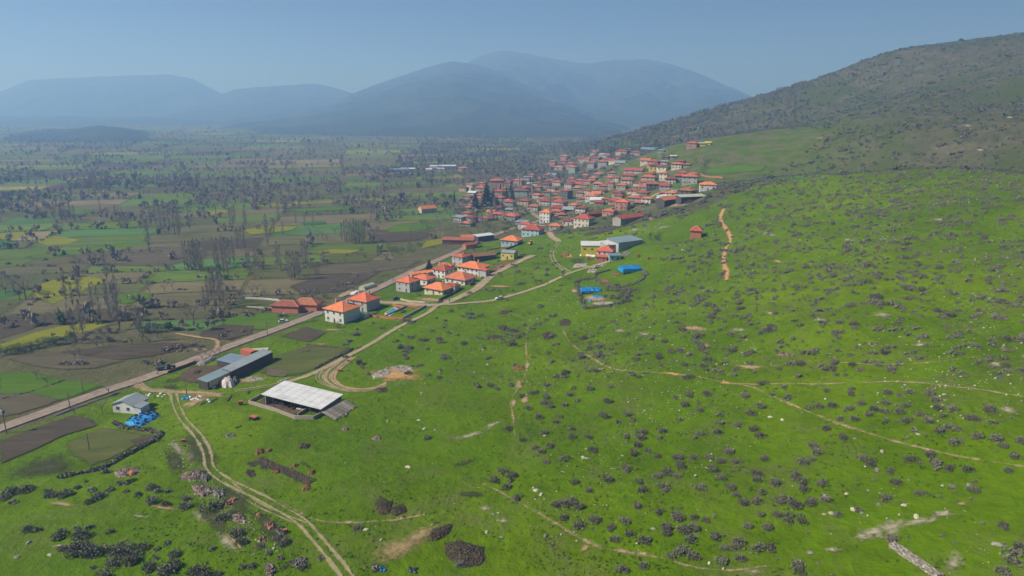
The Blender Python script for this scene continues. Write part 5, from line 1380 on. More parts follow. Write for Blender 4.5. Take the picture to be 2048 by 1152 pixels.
tr([(150, 880, 30), (210, 885, 25), (355, 905, 45), (490, 910, 50), (560, 995, 75), (430, 990, 60), (710, 1010, 60), (740, 1050, 60), (690, 985, 50), (840, 975, 40), (995, 1020, 40), (860, 1100, 45), (1000, 1100, 60), (1120, 1120, 60),
    (300, 680, 35), (370, 680, 40), (270, 690, 25), (560, 690, 40), (520, 715, 30), (640, 650, 25), (870, 710, 40), (790, 680, 25), (860, 640, 35), (915, 655, 25), (975, 655, 22), (965, 735, 30), (1080, 740, 40), (1070, 700, 30), (740, 610, 25),
    (690, 615, 22), (770, 600, 20), (730, 660, 18), (540, 650, 25), (440, 640, 22), (615, 545, 25), (60, 660, 60), (150, 650, 40), (20, 700, 30), (90, 720, 25), (450, 870, 22), (520, 860, 25), (635, 895, 22), (1380, 890, 45), (1395, 945, 40),
    (1290, 810, 50), (1330, 780, 30), (1640, 950, 40), (1600, 930, 30), (1550, 1015, 25), (1500, 975, 30), (1450, 1090, 30), (1400, 1100, 25), (1750, 1085, 40), (1640, 1095, 20), (1680, 1070, 25), (1850, 1045, 25), (1240, 740, 60), (1620, 1040, 25),
    (960, 960, 25), (905, 1045, 20), (910, 990, 20), (1220, 990, 25), (275, 655, 20), (490, 605, 15), (600, 1140, 40), (480, 985, 55), (520, 1015, 50), (640, 1075, 40), (940, 1120, 45), (1160, 1140, 50), (350, 990, 30), (530, 1100, 20), (1260, 1130, 30)], 0, 752, 2.88)
tr([(780, 45), (800, 55), (865, 45), (900, 70), (980, 45), (1130, 85), (1110, 92), (1160, 150), (1195, 150), (1080, 180), (1045, 110), (1370, 140), (1150, 230), (1245, 260), (1265, 230), (1340, 345), (1430, 345), (1170, 325), (1335, 300), (965, 300), (1055, 360), (1120, 408),
    (1150, 428), (1210, 400), (1290, 160), (1185, 490), (1285, 475), (1460, 425), (1525, 230), (1510, 215), (1690, 440), (1650, 535), (1430, 650), (1345, 610), (1535, 590), (985, 570), (985, 600), (935, 545), (895, 600), (960, 632), (1020, 700), (1250, 740), (1290, 735),
    (1380, 745), (1335, 712), (1290, 808), (1460, 825), (1380, 855), (1560, 875), (1675, 905), (1760, 940), (1580, 940), (1950, 810), (1870, 865), (1870, 905), (1840, 780), (1980, 880), (1900, 1030), (1965, 1005), (1760, 1090), (1620, 1110), (500, 355), (105, 870), (700, 1085),
    (1745, 650), (1860, 630), (1880, 655), (1825, 575), (1895, 555), (1960, 515), (1940, 570), (1940, 465), (1730, 605), (1640, 830), (1710, 740), (1600, 260), (1550, 140), (1560, 60), (1430, 70), (1350, 65), (1320, 100), (1190, 45), (1830, 460), (1715, 390), (1775, 430),
    (1740, 320), (1650, 345), (1690, 250), (1650, 215), (1960, 250), (1985, 160), (1930, 120), (1190, 115), (1220, 170), (1725, 350), (1860, 310), (1840, 350)], 680, 752, 2.88)
tr([(20, 810), (120, 810), (185, 828), (60, 880), (100, 870), (415, 865), (530, 875), (500, 795), (590, 800), (655, 820), (735, 830), (715, 745), (785, 725), (870, 710), (600, 715), (650, 710), (360, 680), (325, 635), (395, 720), (480, 715), (500, 660), (570, 605), (480, 560),
    (475, 595), (275, 585), (235, 535), (150, 640), (115, 465), (40, 515), (20, 465), (200, 465), (265, 485), (310, 440), (355, 490), (520, 470), (700, 565), (740, 610), (755, 650), (855, 612), (1215, 705), (1070, 770), (940, 790), (1420, 675), (1730, 655), (1240, 930), (100, 935),
    (245, 930), (285, 990), (360, 985), (380, 955), (480, 990), (40, 1005), (120, 1040), (280, 1070), (385, 1050), (560, 995), (710, 1085), (730, 1125), (1900, 865), (1990, 985), (1960, 1020), (1900, 1130), (1950, 1070), (880, 295), (975, 345), (800, 395), (820, 430), (745, 500),
    (790, 480), (1135, 500), (1080, 470), (1245, 545), (1365, 480), (1275, 610), (1510, 500), (1520, 525), (1585, 530), (1690, 535), (1930, 540), (1960, 455), (1900, 400), (1850, 360), (1610, 380), (1480, 455), (1745, 350), (1530, 310), (1580, 290), (1630, 300), (1390, 310), (1990, 370),
    (140, 330), (120, 350), (70, 160), (150, 190), (85, 105), (185, 100), (265, 220), (265, 265), (365, 280), (440, 208), (510, 172), (250, 320), (490, 340), (460, 300), (400, 110), (560, 100), (650, 120), (510, 40), (630, 60), (875, 80), (1025, 70), (1020, 100), (780, 178), (835, 178),
    (915, 168), (1010, 180), (1080, 160), (1210, 150), (1160, 190), (1210, 200), (1120, 215), (1045, 245), (965, 245), (1320, 170), (1310, 205), (1240, 90), (1290, 105), (1360, 85), (1460, 100), (1500, 130), (1520, 175), (1600, 190), (1820, 200), (1820, 180), (1690, 240), (1740, 240), (1840, 265),
    (1550, 228), (1460, 250), (1340, 258), (1220, 255), (1420, 212), (950, 830, 1)], 1348, 752, 2.88)
# random remainder where the photograph is not traced
def dens(u, v):
    if v > 757 and u > 690: return 0.0
    if v > 752 and u < 690: return 0.0
    left = np.interp(v, [430, 480, 560, 640, 660, 757], [1420, 1330, 1290, 1200, 1150, 1045])
    if u > left:
        k = min(1.0, (u - left) / 60)
        return 0.034 * k * (1.0 + 0.4 * (u > 1700))
    if 690 < u < 1130 and 615 < v < 757: return 0.013 if u > 800 else 0.007
    if 930 < u < 1130 and 490 < v < 590: return 0.010
    if v < 480 and u > 1110: return 0.010
    return 0.0008 if 500 < u else 0.0
rr = random.Random(3)
xs0, xs1, ys0, ys1 = -90, 345, 150, 520
n_try = int((xs1 - xs0) * (ys1 - ys0) * 0.06)
cl_seed = []
for _ in range(n_try):
    x, y = rr.uniform(xs0, xs1), rr.uniform(ys0, ys1)
    z = gz(x, y); u, v = project((x, y, z))
    if not (-20 < u < 2070 and 330 < v < 1160): continue
    if y > np.interp(x, EX, EY) - 1: continue
    dn = dens(u, v) * (0.45 + 1.5 * float(vnoise(x / 14, y / 14, 77)))
    if rr.random() < dn / 0.06 and clear_of_buildings(x, y, 2):
        dia = min(4.2, rr.lognormvariate(math.log(2.35), 0.33))
        shr.append((u, v, x, y, z, dia, False))
        if rr.random() < 0.35:       # clumps
            for _k in range(rr.randint(1, 2)):
                x2, y2 = x + rr.uniform(-2.2, 2.2), y + rr.uniform(-1.2, 1.2); z2 = gz(x2, y2); u2, v2_ = project((x2, y2, z2))
                shr.append((u2, v2_, x2, y2, z2, dia * rr.uniform(0.6, 0.9), False))
for _ in range(5200):              # small ones everywhere on the stony slope
    x, y = rr.uniform(-20, 345), rr.uniform(108, 480); z = gz(x, y); u, v = project((x, y, z))
    if not (1010 < u < 2060 and 335 < v < 1155) or y > np.interp(x, EX, EY) - 1: continue
    if u < np.interp(v, [430, 640, 757, 1152], [1400, 1180, 1040, 1080]): continue
    if rr.random() > 0.15 + 0.9 * float(vnoise(x / 12, y / 12, 78)): continue
    shr.append((u, v, x, y, z, rr.uniform(0.7, 1.5), False))
shr = [s for s in shr if clear_of_buildings(s[2], s[3], 0.5)]
def px_size(s):
    return s[5] * F / math.sqrt(s[2] ** 2 + s[3] ** 2 + (CAM_Z - s[4]) ** 2)
shr.sort(key=px_size, reverse=True)
def shrub_zone(u, v, big):
    s = 'large ' if big else ''
    if u < 690: return s + 'grey leafless shrub on the grass left of the winding track', 'shrubs left of the winding track'
    if v > 757 and u > 1350: return s + 'grey leafless shrub on the lower right pasture', 'shrubs on the lower right pasture'
    if v > 757: return s + 'grey leafless shrub on the pasture below the hill path', 'shrubs on the middle pasture'
    return s + 'grey leafless shrub on the upper green slope', 'shrubs on the upper green slope'
for k, s in enumerate(shr[:300]):
    lab, grp = shrub_zone(s[0], s[1], s[5] > 4.2)
    o = link('shrub', SH_ME[k % 6], None, (s[2], s[3], s[4] - 0.05), rr.uniform(0, 6.28), (s[5] * 0.5, s[5] * 0.5, s[5] * 0.46))
    tag(o, lab, 'shrub', grp)
merged('shrubs', [(SH_MID[k % 5], 0, s[2], s[3], s[4] - 0.05, s[5] * 0.5, s[5] * 0.46, rr.uniform(0, 6.28)) for k, s in enumerate(shr[300:])], ['twig_grey'], label='many small grey leafless shrubs dotted over the green slope', cat='shrubs')

# --- scrub of the big hill
nr_ = np.random.default_rng(5)
y_ = nr_.uniform(380, 1750, 200000); x_ = nr_.uniform(20, 1450, 200000)
bey_ = y_ - np.interp(x_, EX, EY, left=EY[0] + 10, right=EY[-1])
pr_ = 0.22 + 0.9 * sstep(0.30, 0.68, vnoise(x_ / 60, y_ / 60, 91) * 0.6 + vnoise(x_ / 18, y_ / 18, 92) * 0.4)
pr_ = pr_ * np.where(bey_ < 60, 0.8, 1.0)
ok_ = (x_ < 0.78 * y_ + 20) & (x_ - np.interp(y_, ROAD_Y, ROAD_X) > 60) & (bey_ > 2) & (nr_.random(200000) < pr_ * 0.42)
ok_ &= dist_poly(x_, y_, [(p.x, p.y) for p in vil]) > 130
x_, y_ = x_[ok_], y_[ok_]; z_ = ground_z(x_, y_)
items = []
for k in range(len(x_)):
    dia = rr.lognormvariate(math.log(2.8), 0.42)
    items.append((SH_LO[rr.randrange(5)], 0 if rr.random() < 0.72 else 1, x_[k], y_[k], z_[k] - 0.1, dia * 0.5, dia * 0.42, rr.uniform(0, 6.28)))
merged('hill_scrub', items, ['twig_hill', 'leaf_olive'], label='grey-green scrub covering the big hill on the right', cat='scrub')

# --- hedges and far trees of the plain
CR_LO = [crown_arr(52, 60 + s, 0.52, 0.5, 0.44, 0.075, 0.2, True) for s in range(5)]
CR_GR = [crown_arr(46, 70 + s, 0.52, 0.5, 0.42, 0.085, 0.2, True) for s in range(4)]
POP_LO = [poplar_arr(46, 80 + s) for s in range(4)]
items = []
trees_near = []
def in_view(x, y, z=0, m=30):
    u, v = project((x, y, z)); return -m < u < 2048 + m and -m < v < 1152 + m
def on_plain(x, y, off=8):
    return x < np.interp(y, ROAD_Y, ROAD_X) - off
for (a, b2) in HEDGE:
    if rr.random() < 0.34: continue
    L = math.hypot(b2[0] - a[0], b2[1] - a[1])
    ym = (a[1] + b2[1]) / 2
    n = int(L / (3.4 + ym * 0.0032))
    wood = rr.random()
    for k in range(n):
        t = (k + rr.random()) / max(n, 1)
        if float(vnoise(a[0] / 30 + t * L / 22, a[1] / 30, 5)) < 0.36: continue
        x = a[0] + (b2[0] - a[0]) * t + rr.gauss(0, 1.3); y = a[1] + (b2[1] - a[1]) * t + rr.gauss(0, 1.3)
        if not in_view(x, y): continue
        h = rr.lognormvariate(math.log(3.4 if wood < 0.6 else 5.5), 0.35) * (1 + ym * 0.00022)
        gr = rr.random() < 0.12
        items.append(((CR_GR if gr else CR_LO)[rr.randrange(4)], 2 if gr else (0 if rr.random() < 0.6 else 1), x, y, -0.15 * h, h * 0.62, h, rr.uniform(0, 6.28)))
merged('hedgerows', items, ['twig_far', 'twig_far2', 'leaf_olive'], label='bare grey-brown hedgerows between the fields of the plain', cat='hedgerow')
items = []
for _ in range(9000):
    y = rr.uniform(520, 1000) if rr.random() < 0.35 else 900 * (3300 / 900) ** rr.random()
    x = rr.uniform(-0.78 * y - 20, 0.45 * y)
    if not on_plain(x, y, 4): continue
    w = float(vnoise(x / 110, y / 110, 33)) * 0.7 + float(vnoise(x / 40, y / 40, 34)) * 0.5
    if w < 0.67: continue
    if dist_poly(np.array([x]), np.array([y]), [(p.x, p.y) for p in vil])[0] < 60: continue
    h = rr.uniform(5, 9.5)
    q = rr.random()
    if q < 0.12: items.append((POP_LO[rr.randrange(4)], 1, x, y, -0.2, h * 1.9, h * 1.9, rr.uniform(0, 6.28)))
    elif q < 0.2: items.append((CR_GR[rr.randrange(4)], 2, x, y, -0.5, h * 0.6, h * 0.8, rr.uniform(0, 6.28)))
    else: items.append((CR_LO[rr.randrange(5)], 0 if q < 0.7 else 1, x, y, -0.1 * h, h * 0.75, h, rr.uniform(0, 6.28)))
merged('far_woodland', items, ['twig_far', 'twig_far2', 'leaf_olive'], label='leafless woods and tree lines across the hazy plain', cat='woodland')
# woods on the lower slopes behind the village and along the valley foot
items = []
for _ in range(9000):
    y = rr.uniform(950, 2600); x = rr.uniform(-0.05 * y - 150, 0.36 * y + 60)
    if not in_view(x, y, 20): continue
    if dist_poly(np.array([x]), np.array([y]), [(p.x, p.y) for p in vil])[0] < 110: continue
    w = float(vnoise(x / 90, y / 90, 133)) * 0.7 + float(vnoise(x / 35, y / 35, 134)) * 0.5
    if w < 0.52: continue
    h = rr.uniform(4.5, 8)
    items.append(((CR_GR if rr.random() < 0.14 else CR_LO)[rr.randrange(4)], 0 if rr.random() < 0.7 else 2, x, y, gz(x, y) - 0.1 * h, h * 0.75, h, rr.uniform(0, 6.28)))
merged('valley_woodland', items, ['twig_far', 'twig_far2', 'leaf_olive'], label='dark leafless woodland at the mountain foot behind the village', cat='woodland')

# --- trees one can tell apart
POP_C = [arr_mesh('crown', poplar_arr(620, 100 + s), 'poplar_twig') for s in range(5)]
_pt = MB().tube((0, 0, -0.03), (0.004, 0, 0.5), 0.011, 0.007, 6).tube((0.004, 0, 0.5), (0, 0, 0.95), 0.007, 0.001, 5)
POP_T = _pt.mesh('trunk', ['bark'])
BARE_C = [arr_mesh('crown', crown_arr(420, 110 + s, 0.66, 0.45, 0.36, 0.040, 0.07), 'twig_brown' if s % 2 else 'twig_far') for s in range(6)]
BARE_T = [trunk_mb(120 + s).mesh('trunk', ['bark']) for s in range(6)]
OLIVE_C = [arr_mesh('crown', crown_arr(520, 130 + s, 0.58, 0.5, 0.42, 0.045, 0.2, True), 'leaf_olive') for s in range(4)]
BUSH_C = [arr_mesh('crown', crown_arr(520, 140 + s, 0.50, 0.52, 0.46, 0.045, 0.2, True), 'leaf_bush') for s in range(4)]
CON_C = [arr_mesh('crown', conifer_arr(1700, 150 + s, 0.27), 'leaf_dark') for s in range(3)]
CYP_C = [arr_mesh('crown', conifer_arr(900, 160 + s, 0.12), 'leaf_dark') for s in range(2)]
BLO_C = arr_mesh('crown', crown_arr(420, 170, 0.62, 0.45, 0.36, 0.042, 0.10), 'blossom')
AUT_C = arr_mesh('crown', crown_arr(420, 171, 0.5, 0.45, 0.42, 0.045, 0.14), 'autumn')
STUB_T = MB().tube((0, 0, -0.05), (0, 0, 0.5), 0.03, 0.02, 6).mesh('trunk', ['bark'])
def tree(name, label, cat, group, p, h, crown, trunk, wide=1.0):
    o = bpy.data.objects.new(name, None); COL.objects.link(o); o.empty_display_size = 0.5
    o.location = p; o.rotation_euler = (0, 0, rr.uniform(0, 6.28)); o.scale = (h * wide, h * wide, h)
    tag(o, label, cat, group)
    link('trunk', trunk, o); link('crown', crown, o)
    return o
def h_px(p, px):
    return px * (p - Vector((0, 0, CAM_Z))).length / F / 0.96
# poplars: base pixel and height in pixels
POPS = [(160, 598, 52), (146, 612, 42), (133, 603, 38), (214, 560, 52), (166, 668, 60), (152, 688, 62), (137, 640, 30), (202, 645, 62), (186, 620, 46), (215, 615, 48), (230, 632, 56), (240, 660, 80), (236, 620, 62), (222, 640, 58), (286, 684, 62), (278, 668, 50), (298, 496, 46), (296, 470, 32),
        (376, 540, 52), (384, 543, 56), (392, 542, 58), (400, 544, 60), (370, 536, 48), (388, 538, 50), (404, 540, 52), (396, 536, 46), (430, 530, 52), (438, 535, 56), (446, 528, 52), (452, 536, 58), (460, 530, 50), (468, 526, 48), (476, 498, 40), (484, 502, 42), (490, 500, 46), (436, 545, 52), (448, 548, 50), (456, 552, 54),
        (418, 612, 56), (424, 600, 60), (432, 618, 68), (440, 606, 60), (448, 615, 66), (440, 590, 56), (410, 622, 46), (428, 586, 50), (536, 492, 46), (533, 470, 40), (558, 445, 40), (580, 559, 54), (584, 561, 58), (590, 560, 56), (596, 556, 52), (600, 552, 46), (576, 552, 48), (606, 532, 52), (612, 530, 50), (616, 535, 40), (562, 540, 48), (556, 530, 44),
        (690, 485, 42), (694, 486, 46), (699, 488, 46), (704, 488, 48), (709, 488, 48), (714, 488, 46), (719, 487, 46), (724, 486, 46), (729, 486, 44), (743, 488, 32), (684, 482, 36), (520, 540, 40), (512, 536, 38), (528, 538, 36), (500, 545, 38), (495, 540, 34),
        (350, 470, 42), (360, 465, 44), (358, 474, 48), (380, 460, 40), (338, 452, 40), (330, 450, 44), (322, 455, 40), (312, 448, 38), (302, 452, 40), (461, 455, 38), (466, 452, 36), (470, 448, 36), (490, 456, 36), (492, 450, 40), (548, 468, 30), (566, 470, 28), (248, 456, 30), (240, 450, 28), (110, 440, 30), (124, 444, 30), (133, 446, 32), (142, 442, 30), (150, 446, 30), (760, 452, 26), (800, 440, 24), (822, 476, 24), (900, 435, 22), (795, 430, 22), (610, 455, 26), (627, 456, 26), (592, 448, 26)]
for k, (u, v, px) in enumerate(POPS):
    p = at(u, v); h = h_px(p, px)
    zone_ = 'standing in the row before the yellow field' if u < 310 and v > 550 else 'in the grove on the left plain' if u < 520 else 'in the dense stand left of the village' if u > 640 else 'in the grove below the middle plain'
    if v < 480: zone_ = 'far out on the hazy plain'
    tree('poplar_tree', 'tall slim leafless poplar ' + zone_, 'tree', 'poplars ' + zone_, p, h, POP_C[k % 5], POP_T, 1.2 + rr.uniform(-0.1, 0.3))
# bare trees on the near plain and round the houses
BARES = [(112, 650, 30), (120, 640, 24), (388, 646, 44), (375, 640, 30), (75, 760, 26), (95, 770, 20), (40, 600, 30), (28, 580, 28), (52, 600, 44), (12, 590, 30), (160, 530, 18), (335, 540, 16), (320, 535, 16), (750, 553, 28), (735, 566, 24), (210, 605, 22), (255, 600, 20), (270, 605, 20), (300, 590, 22), (330, 585, 20), (345, 580, 22),
         (205, 690, 26), (195, 698, 24), (215, 685, 22), (175, 680, 20), (160, 712, 30), (150, 718, 24), (265, 690, 24), (300, 690, 26), (315, 676, 30), (325, 680, 22), (455, 680, 14), (463, 678, 14), (540, 655, 15), (470, 600, 26), (480, 596, 24), (490, 605, 22), (460, 590, 26), (505, 590, 22), (515, 585, 22), (530, 590, 20), (150, 830, 22), (205, 828, 28), (218, 790, 24),
         (420, 718, 20), (405, 722, 20), (430, 712, 18), (440, 708, 18), (412, 712, 18), (395, 730, 14), (655, 652, 16), (1015, 478, 18), (985, 470, 16), (960, 470, 16), (900, 500, 18), (910, 502, 16), (890, 498, 16), (925, 498, 14), (880, 508, 14), (940, 505, 14), (950, 508, 12), (690, 610, 10), (660, 640, 10), (900, 575, 14), (908, 590, 12), (895, 562, 14), (935, 578, 12), (860, 592, 10),
         (870, 470, 22), (855, 462, 24), (845, 455, 22), (880, 458, 24), (890, 450, 20), (905, 462, 20), (915, 452, 18), (875, 440, 18), (940, 455, 20), (955, 462, 18), (970, 458, 18), (985, 455, 16), (1000, 462, 14), (830, 460, 18), (925, 442, 16), (940, 440, 16), (1000, 445, 14), (1015, 438, 12), (635, 480, 22), (645, 478, 22), (655, 482, 20), (670, 470, 20), (620, 470, 18), (610, 500, 16),
         (1320, 358, 12), (1460, 330, 14), (1440, 325, 14), (1480, 322, 12), (1420, 318, 12), (1410, 330, 10), (1380, 330, 12), (1360, 322, 10), (1500, 335, 10), (1520, 330, 12), (1400, 310, 10), (1483, 352, 16), (1535, 352, 9)]
for k, (u, v, px) in enumerate(BARES):
    p = at(u, v); h = h_px(p, px)
    if not clear_of_buildings(p.x, p.y, 0.3): continue
    if u < 560 and v > 560: z_ = 'beside the fields left of the road'
    elif v > 540: z_ = 'in the gardens of the roadside houses'
    elif u > 1250: z_ = 'on the slope above the village'
    else: z_ = 'on the plain left of the village'
    tree('bare_tree', 'round leafless grey-brown tree ' + z_, 'tree', 'bare trees ' + z_, p, h, BARE_C[k % 6], BARE_T[k % 6], 1.15)
# more bare trees between the village houses
cnt = 0
for _ in range(1600):
    u, v = rr.uniform(905, 1420), rr.uniform(300, 462)
    lo = np.interp(u, [905, 1000, 1200, 1420], [375, 355, 300, 285]); hi = np.interp(u, [905, 1100, 1200, 1300, 1420], [462, 460, 440, 415, 385])
    if not lo < v < hi: continue
    p = at(u, v)
    if not clear_of_buildings(p.x, p.y, -1.2): continue
    cnt += 1
    if cnt > 250: break
    h = rr.uniform(5, 9.5)
    if rr.random() < 0.3:
        tree('garden_tree', 'small green tree between the village houses', 'tree', 'green trees in the village', p, h * 0.7, (OLIVE_C + BUSH_C)[cnt % 8], STUB_T, 1.2)
    else:
        tree('bare_tree', 'small leafless tree between the village houses', 'tree', 'bare trees in the village', p, h, BARE_C[cnt % 6], BARE_T[cnt % 6], 1.1)
# conifers in the village and cypresses
for k, (u, v, px, typ, wd, lab) in enumerate([(973, 412, 46, 0, 1.15, 'tallest broad dark conifer in front of the pink apartment block'), (951, 423, 36, 0, 1.25, 'broad dark conifer left of the tallest conifer'), (986, 408, 28, 0, 1.0, 'dark conifer close right of the tallest conifer'),
      (994, 418, 24, 0, 1.1, 'lower dark conifer right of and below the tallest conifer'), (1013, 400, 27, 0, 0.9, 'slim dark conifer left of the minaret, taller of the pair'), (1025, 400, 22, 0, 1.1, 'dark conifer left of the brown-roofed mosque'), (1022, 386, 22, 1, 1.0, 'thin cypress left of the minaret'),
      (909, 405, 24, 1, 0.9, 'lone thin cypress at the left edge of the village'), (1218, 380, 18, 1, 1.3, 'dark cypress between houses in the right village'), (859, 540, 22, 0, 1.5, 'dark conifer beside the road near the orange-roofed houses'), (1001, 382, 16, 1, 1.0, 'small cypress behind the tallest conifer'), (948, 335, 14, 1, 1.2, 'far thin cypress on the plain behind the village')]):
    p = at(u, v); h = h_px(p, px)
    tree('cypress_tree' if typ else 'conifer_tree', lab, 'tree', 'dark conifers of the village', p, h, (CYP_C[k % 2] if typ else CON_C[k % 3]), STUB_T, wd)
# green bushes and orchards
def row(pts, n, lo, hi, crowns, name, lab, grp, spread=2.0, wide=1.3):
    W = [at(u, v) for u, v in pts]
    for k in range(n):
        t = rr.random() * (len(W) - 1); i = int(t); f = t - i
        q = W[i].lerp(W[i + 1], f); x, y = q.x + rr.gauss(0, spread), q.y + rr.gauss(0, spread)
        tree(name, lab, 'tree' if 'tree' in name else 'bush', grp, Vector((x, y, gz(x, y) - 0.1)), rr.uniform(lo, hi), crowns[k % len(crowns)], STUB_T, wide)
row([(0, 712), (30, 705), (70, 697), (110, 690), (128, 684)], 22, 3.2, 5.0, OLIVE_C, 'olive_tree', 'grey-green olive tree in the row at the left edge of the plain', 'olive trees at the left edge', 1.6)
row([(725, 512), (760, 506), (800, 500), (830, 497)], 26, 2.4, 4.0, OLIVE_C, 'olive_tree', 'small olive tree in the orchard left of the roadside barns', 'orchard olive trees', 7)
row([(935, 470), (980, 468), (1015, 462), (1050, 455)], 12, 2.5, 4.5, BUSH_C, 'green_bush', 'green bush along the road below the village', 'green bushes along the road', 5)
row([(560, 608), (600, 600), (640, 598), (652, 602)], 9, 2.6, 4.2, OLIVE_C, 'olive_tree', 'olive tree behind the salmon-walled roadside barns', 'olive trees behind the barns', 3)
row([(838, 552), (848, 550), (856, 546)], 5, 2.6, 4.5, BUSH_C, 'green_bush', 'green bush by the road above the orange roofs', 'green bushes by the orange roofs', 2)
row([(1305, 485), (1312, 478), (1322, 474)], 7, 2.4, 3.6, OLIVE_C, 'green_bush', 'dark green bush in the clump left of the lone brick hut', 'green clump by the hut', 1.8)
row([(1170, 430), (1230, 425), (1290, 415)], 7, 2.5, 4.5, OLIVE_C, 'green_bush', 'green bush in the gardens of the lower village', 'green bushes of the lower village', 8)
for k, (u, v, px, c_, lab) in enumerate([(675, 656, 16, BUSH_C[0], 'green bush climbing the front of the nearest house'), (835, 592, 9, BUSH_C[1], 'round clipped green bush in front of the wide orange bungalow'), (738, 607, 8, BUSH_C[2], 'green bush between the two nearest houses'),
                                         (618, 622, 14, BLO_C, 'pale blossoming tree in front of the salmon-walled barn'), (880, 478, 18, BLO_C, 'pale blossoming tree behind the maroon barn'), (497, 548, 14, AUT_C, 'orange-brown reed clump below the poplar grove, left'), (528, 556, 14, AUT_C, 'orange-brown reed clump below the poplar grove, right'), (512, 562, 12, AUT_C, 'orange-brown reed clump below the poplar grove, lowest')]):
    p = at(u, v)
    tree('garden_bush' if px < 15 else 'garden_tree', lab, 'tree' if px > 14 else 'bush', None, p, h_px(p, px), c_, STUB_T, 1.2)
# olive shrubs at the foot of the trees, on the near plain
items = []
for _ in range(1500):
    u, v = rr.uniform(-20, 760), rr.uniform(500, 735)
    p = at(u, v)
    if not on_plain(p.x, p.y, 7) or not clear_of_buildings(p.x, p.y, 1): continue
    if float(vnoise(p.x / 16, p.y / 10, 55)) < 0.74: continue
    h = rr.uniform(1.3, 3.4)
    items.append((SH_MID[rr.randrange(5)], 0 if rr.random() < 0.6 else 1, p.x, p.y, -0.05, h * 0.8, h * 0.8, rr.uniform(0, 6.28)))
merged('undergrowth', items, ['twig_far', 'twig_far2'], label='tangled brown undergrowth between the near fields', cat='undergrowth')
# ------------------------------------------------------------------ materials of small things
simple('tarp_blue', (0.02, 0.24, 0.62), 0.4, 1.6, rough=0.45, rnd=0.06, spec=0.4, bump=0.15)
simple('tarp_bright', (0.02, 0.34, 0.70), 0.3, 1.4, rough=0.45, rnd=0.05, spec=0.4, bump=0.1)
simple('tarp_pale', (0.66, 0.58, 0.54), 0.22, 0.9, rough=0.6, rnd=0.1, bump=0.2)
simple('sheet_white', (0.78, 0.78, 0.80), 0.12, 1.0, rough=0.5, rnd=0.06, bump=0.1)
simple('hoop_plastic', (0.46, 0.50, 0.34), 0.2, 0.8, rough=0.5, rnd=0.0)
simple('rubber', (0.03, 0.03, 0.033), 0.2, 3)
simple('rock_pale', (0.46, 0.45, 0.33), 0.3, 1.8, rnd=0.3)
simple('rock_grey', (0.22, 0.215, 0.18), 0.4, 1.8, rnd=0.25)
simple('paint_white', (0.80, 0.80, 0.80), 0.04, 2, rough=0.35, spec=0.5, rnd=0.0)
simple('paint_dark', (0.035, 0.04, 0.05), 0.1, 2, rough=0.35, spec=0.5, rnd=0.0)
simple('paint_red', (0.45, 0.05, 0.04), 0.1, 2, rough=0.4, spec=0.4, rnd=0.0)
simple('paint_maroon', (0.16, 0.02, 0.03), 0.1, 2, rough=0.35, spec=0.5, rnd=0.0)
simple('paint_yellow', (0.80, 0.52, 0.04), 0.1, 2, rough=0.4, spec=0.4, rnd=0.0)
simple('paint_blue', (0.10, 0.14, 0.22), 0.1, 2, rough=0.35, spec=0.5, rnd=0.0)
simple('rust_orange', (0.46, 0.16, 0.07), 0.3, 2.5, rnd=0.1)
simple('steel', (0.40, 0.40, 0.40), 0.1, 2, rough=0.4, spec=0.5)
simple('lamp_glass', (0.75, 0.72, 0.62), 0.05, 2, rough=0.2, spec=0.5)
simple('tail_glass', (0.45, 0.02, 0.02), 0.05, 2, rough=0.2, spec=0.5)
simple('pole_wood', (0.20, 0.16, 0.13), 0.25, 3)
simple('brush_dead', (0.135, 0.118, 0.112), 0.4, 2.2, rnd=0.15)
simple('skin', (0.55, 0.36, 0.27), 0.05, 3)
simple('cloth_dark', (0.05, 0.05, 0.07), 0.2, 3)
m, nt, bs, out = new_mat('pool_water'); b = NB(nt); bs.inputs['Base Color'].default_value = (0.01, 0.24, 0.42, 1); bs.inputs['Roughness'].default_value = 0.08; bs.inputs['Specular IOR Level'].default_value = 0.5
b.bump(b.noise(b.pos(), 2.5, 3, 0.6), 0.15, 0.05, bs)
def rubble_mat(name, a, c1, c2):
    m, nt, bs, out = new_mat(name); b = NB(nt); P = b.pos()
    v = b.n('ShaderNodeTexVoronoi'); v.inputs['Scale'].default_value = 1.9; b.link(P, v.inputs['Vector'])
    c = b.ramp(v.outputs['Color'], [(0.15, a), (0.5, c1), (0.85, c2)])
    c = b.mix(b.ramp(b.noise(P, 0.8, 4, 0.7), [(0.45, 0.6), (0.7, 0.0)]), c, a)
    b.link(c, bs.inputs['Base Color']); b.bump(v.outputs['Distance'], 1.0, 0.4, bs)
rubble_mat('rubble_pink', (0.16, 0.12, 0.10), (0.34, 0.24, 0.20), (0.56, 0.45, 0.40))
rubble_mat('rubble_grey', (0.10, 0.095, 0.09), (0.24, 0.23, 0.21), (0.46, 0.45, 0.42))
rubble_mat('rubble_red', (0.30, 0.12, 0.08), (0.52, 0.22, 0.16), (0.64, 0.42, 0.34))
rubble_mat('dung_heap', (0.05, 0.038, 0.028), (0.10, 0.078, 0.052), (0.17, 0.13, 0.085))
rubble_mat('compost_brown', (0.17, 0.085, 0.035), (0.30, 0.14, 0.055), (0.42, 0.22, 0.09))
rubble_mat('litter', (0.26, 0.22, 0.17), (0.50, 0.46, 0.40), (0.75, 0.72, 0.68))

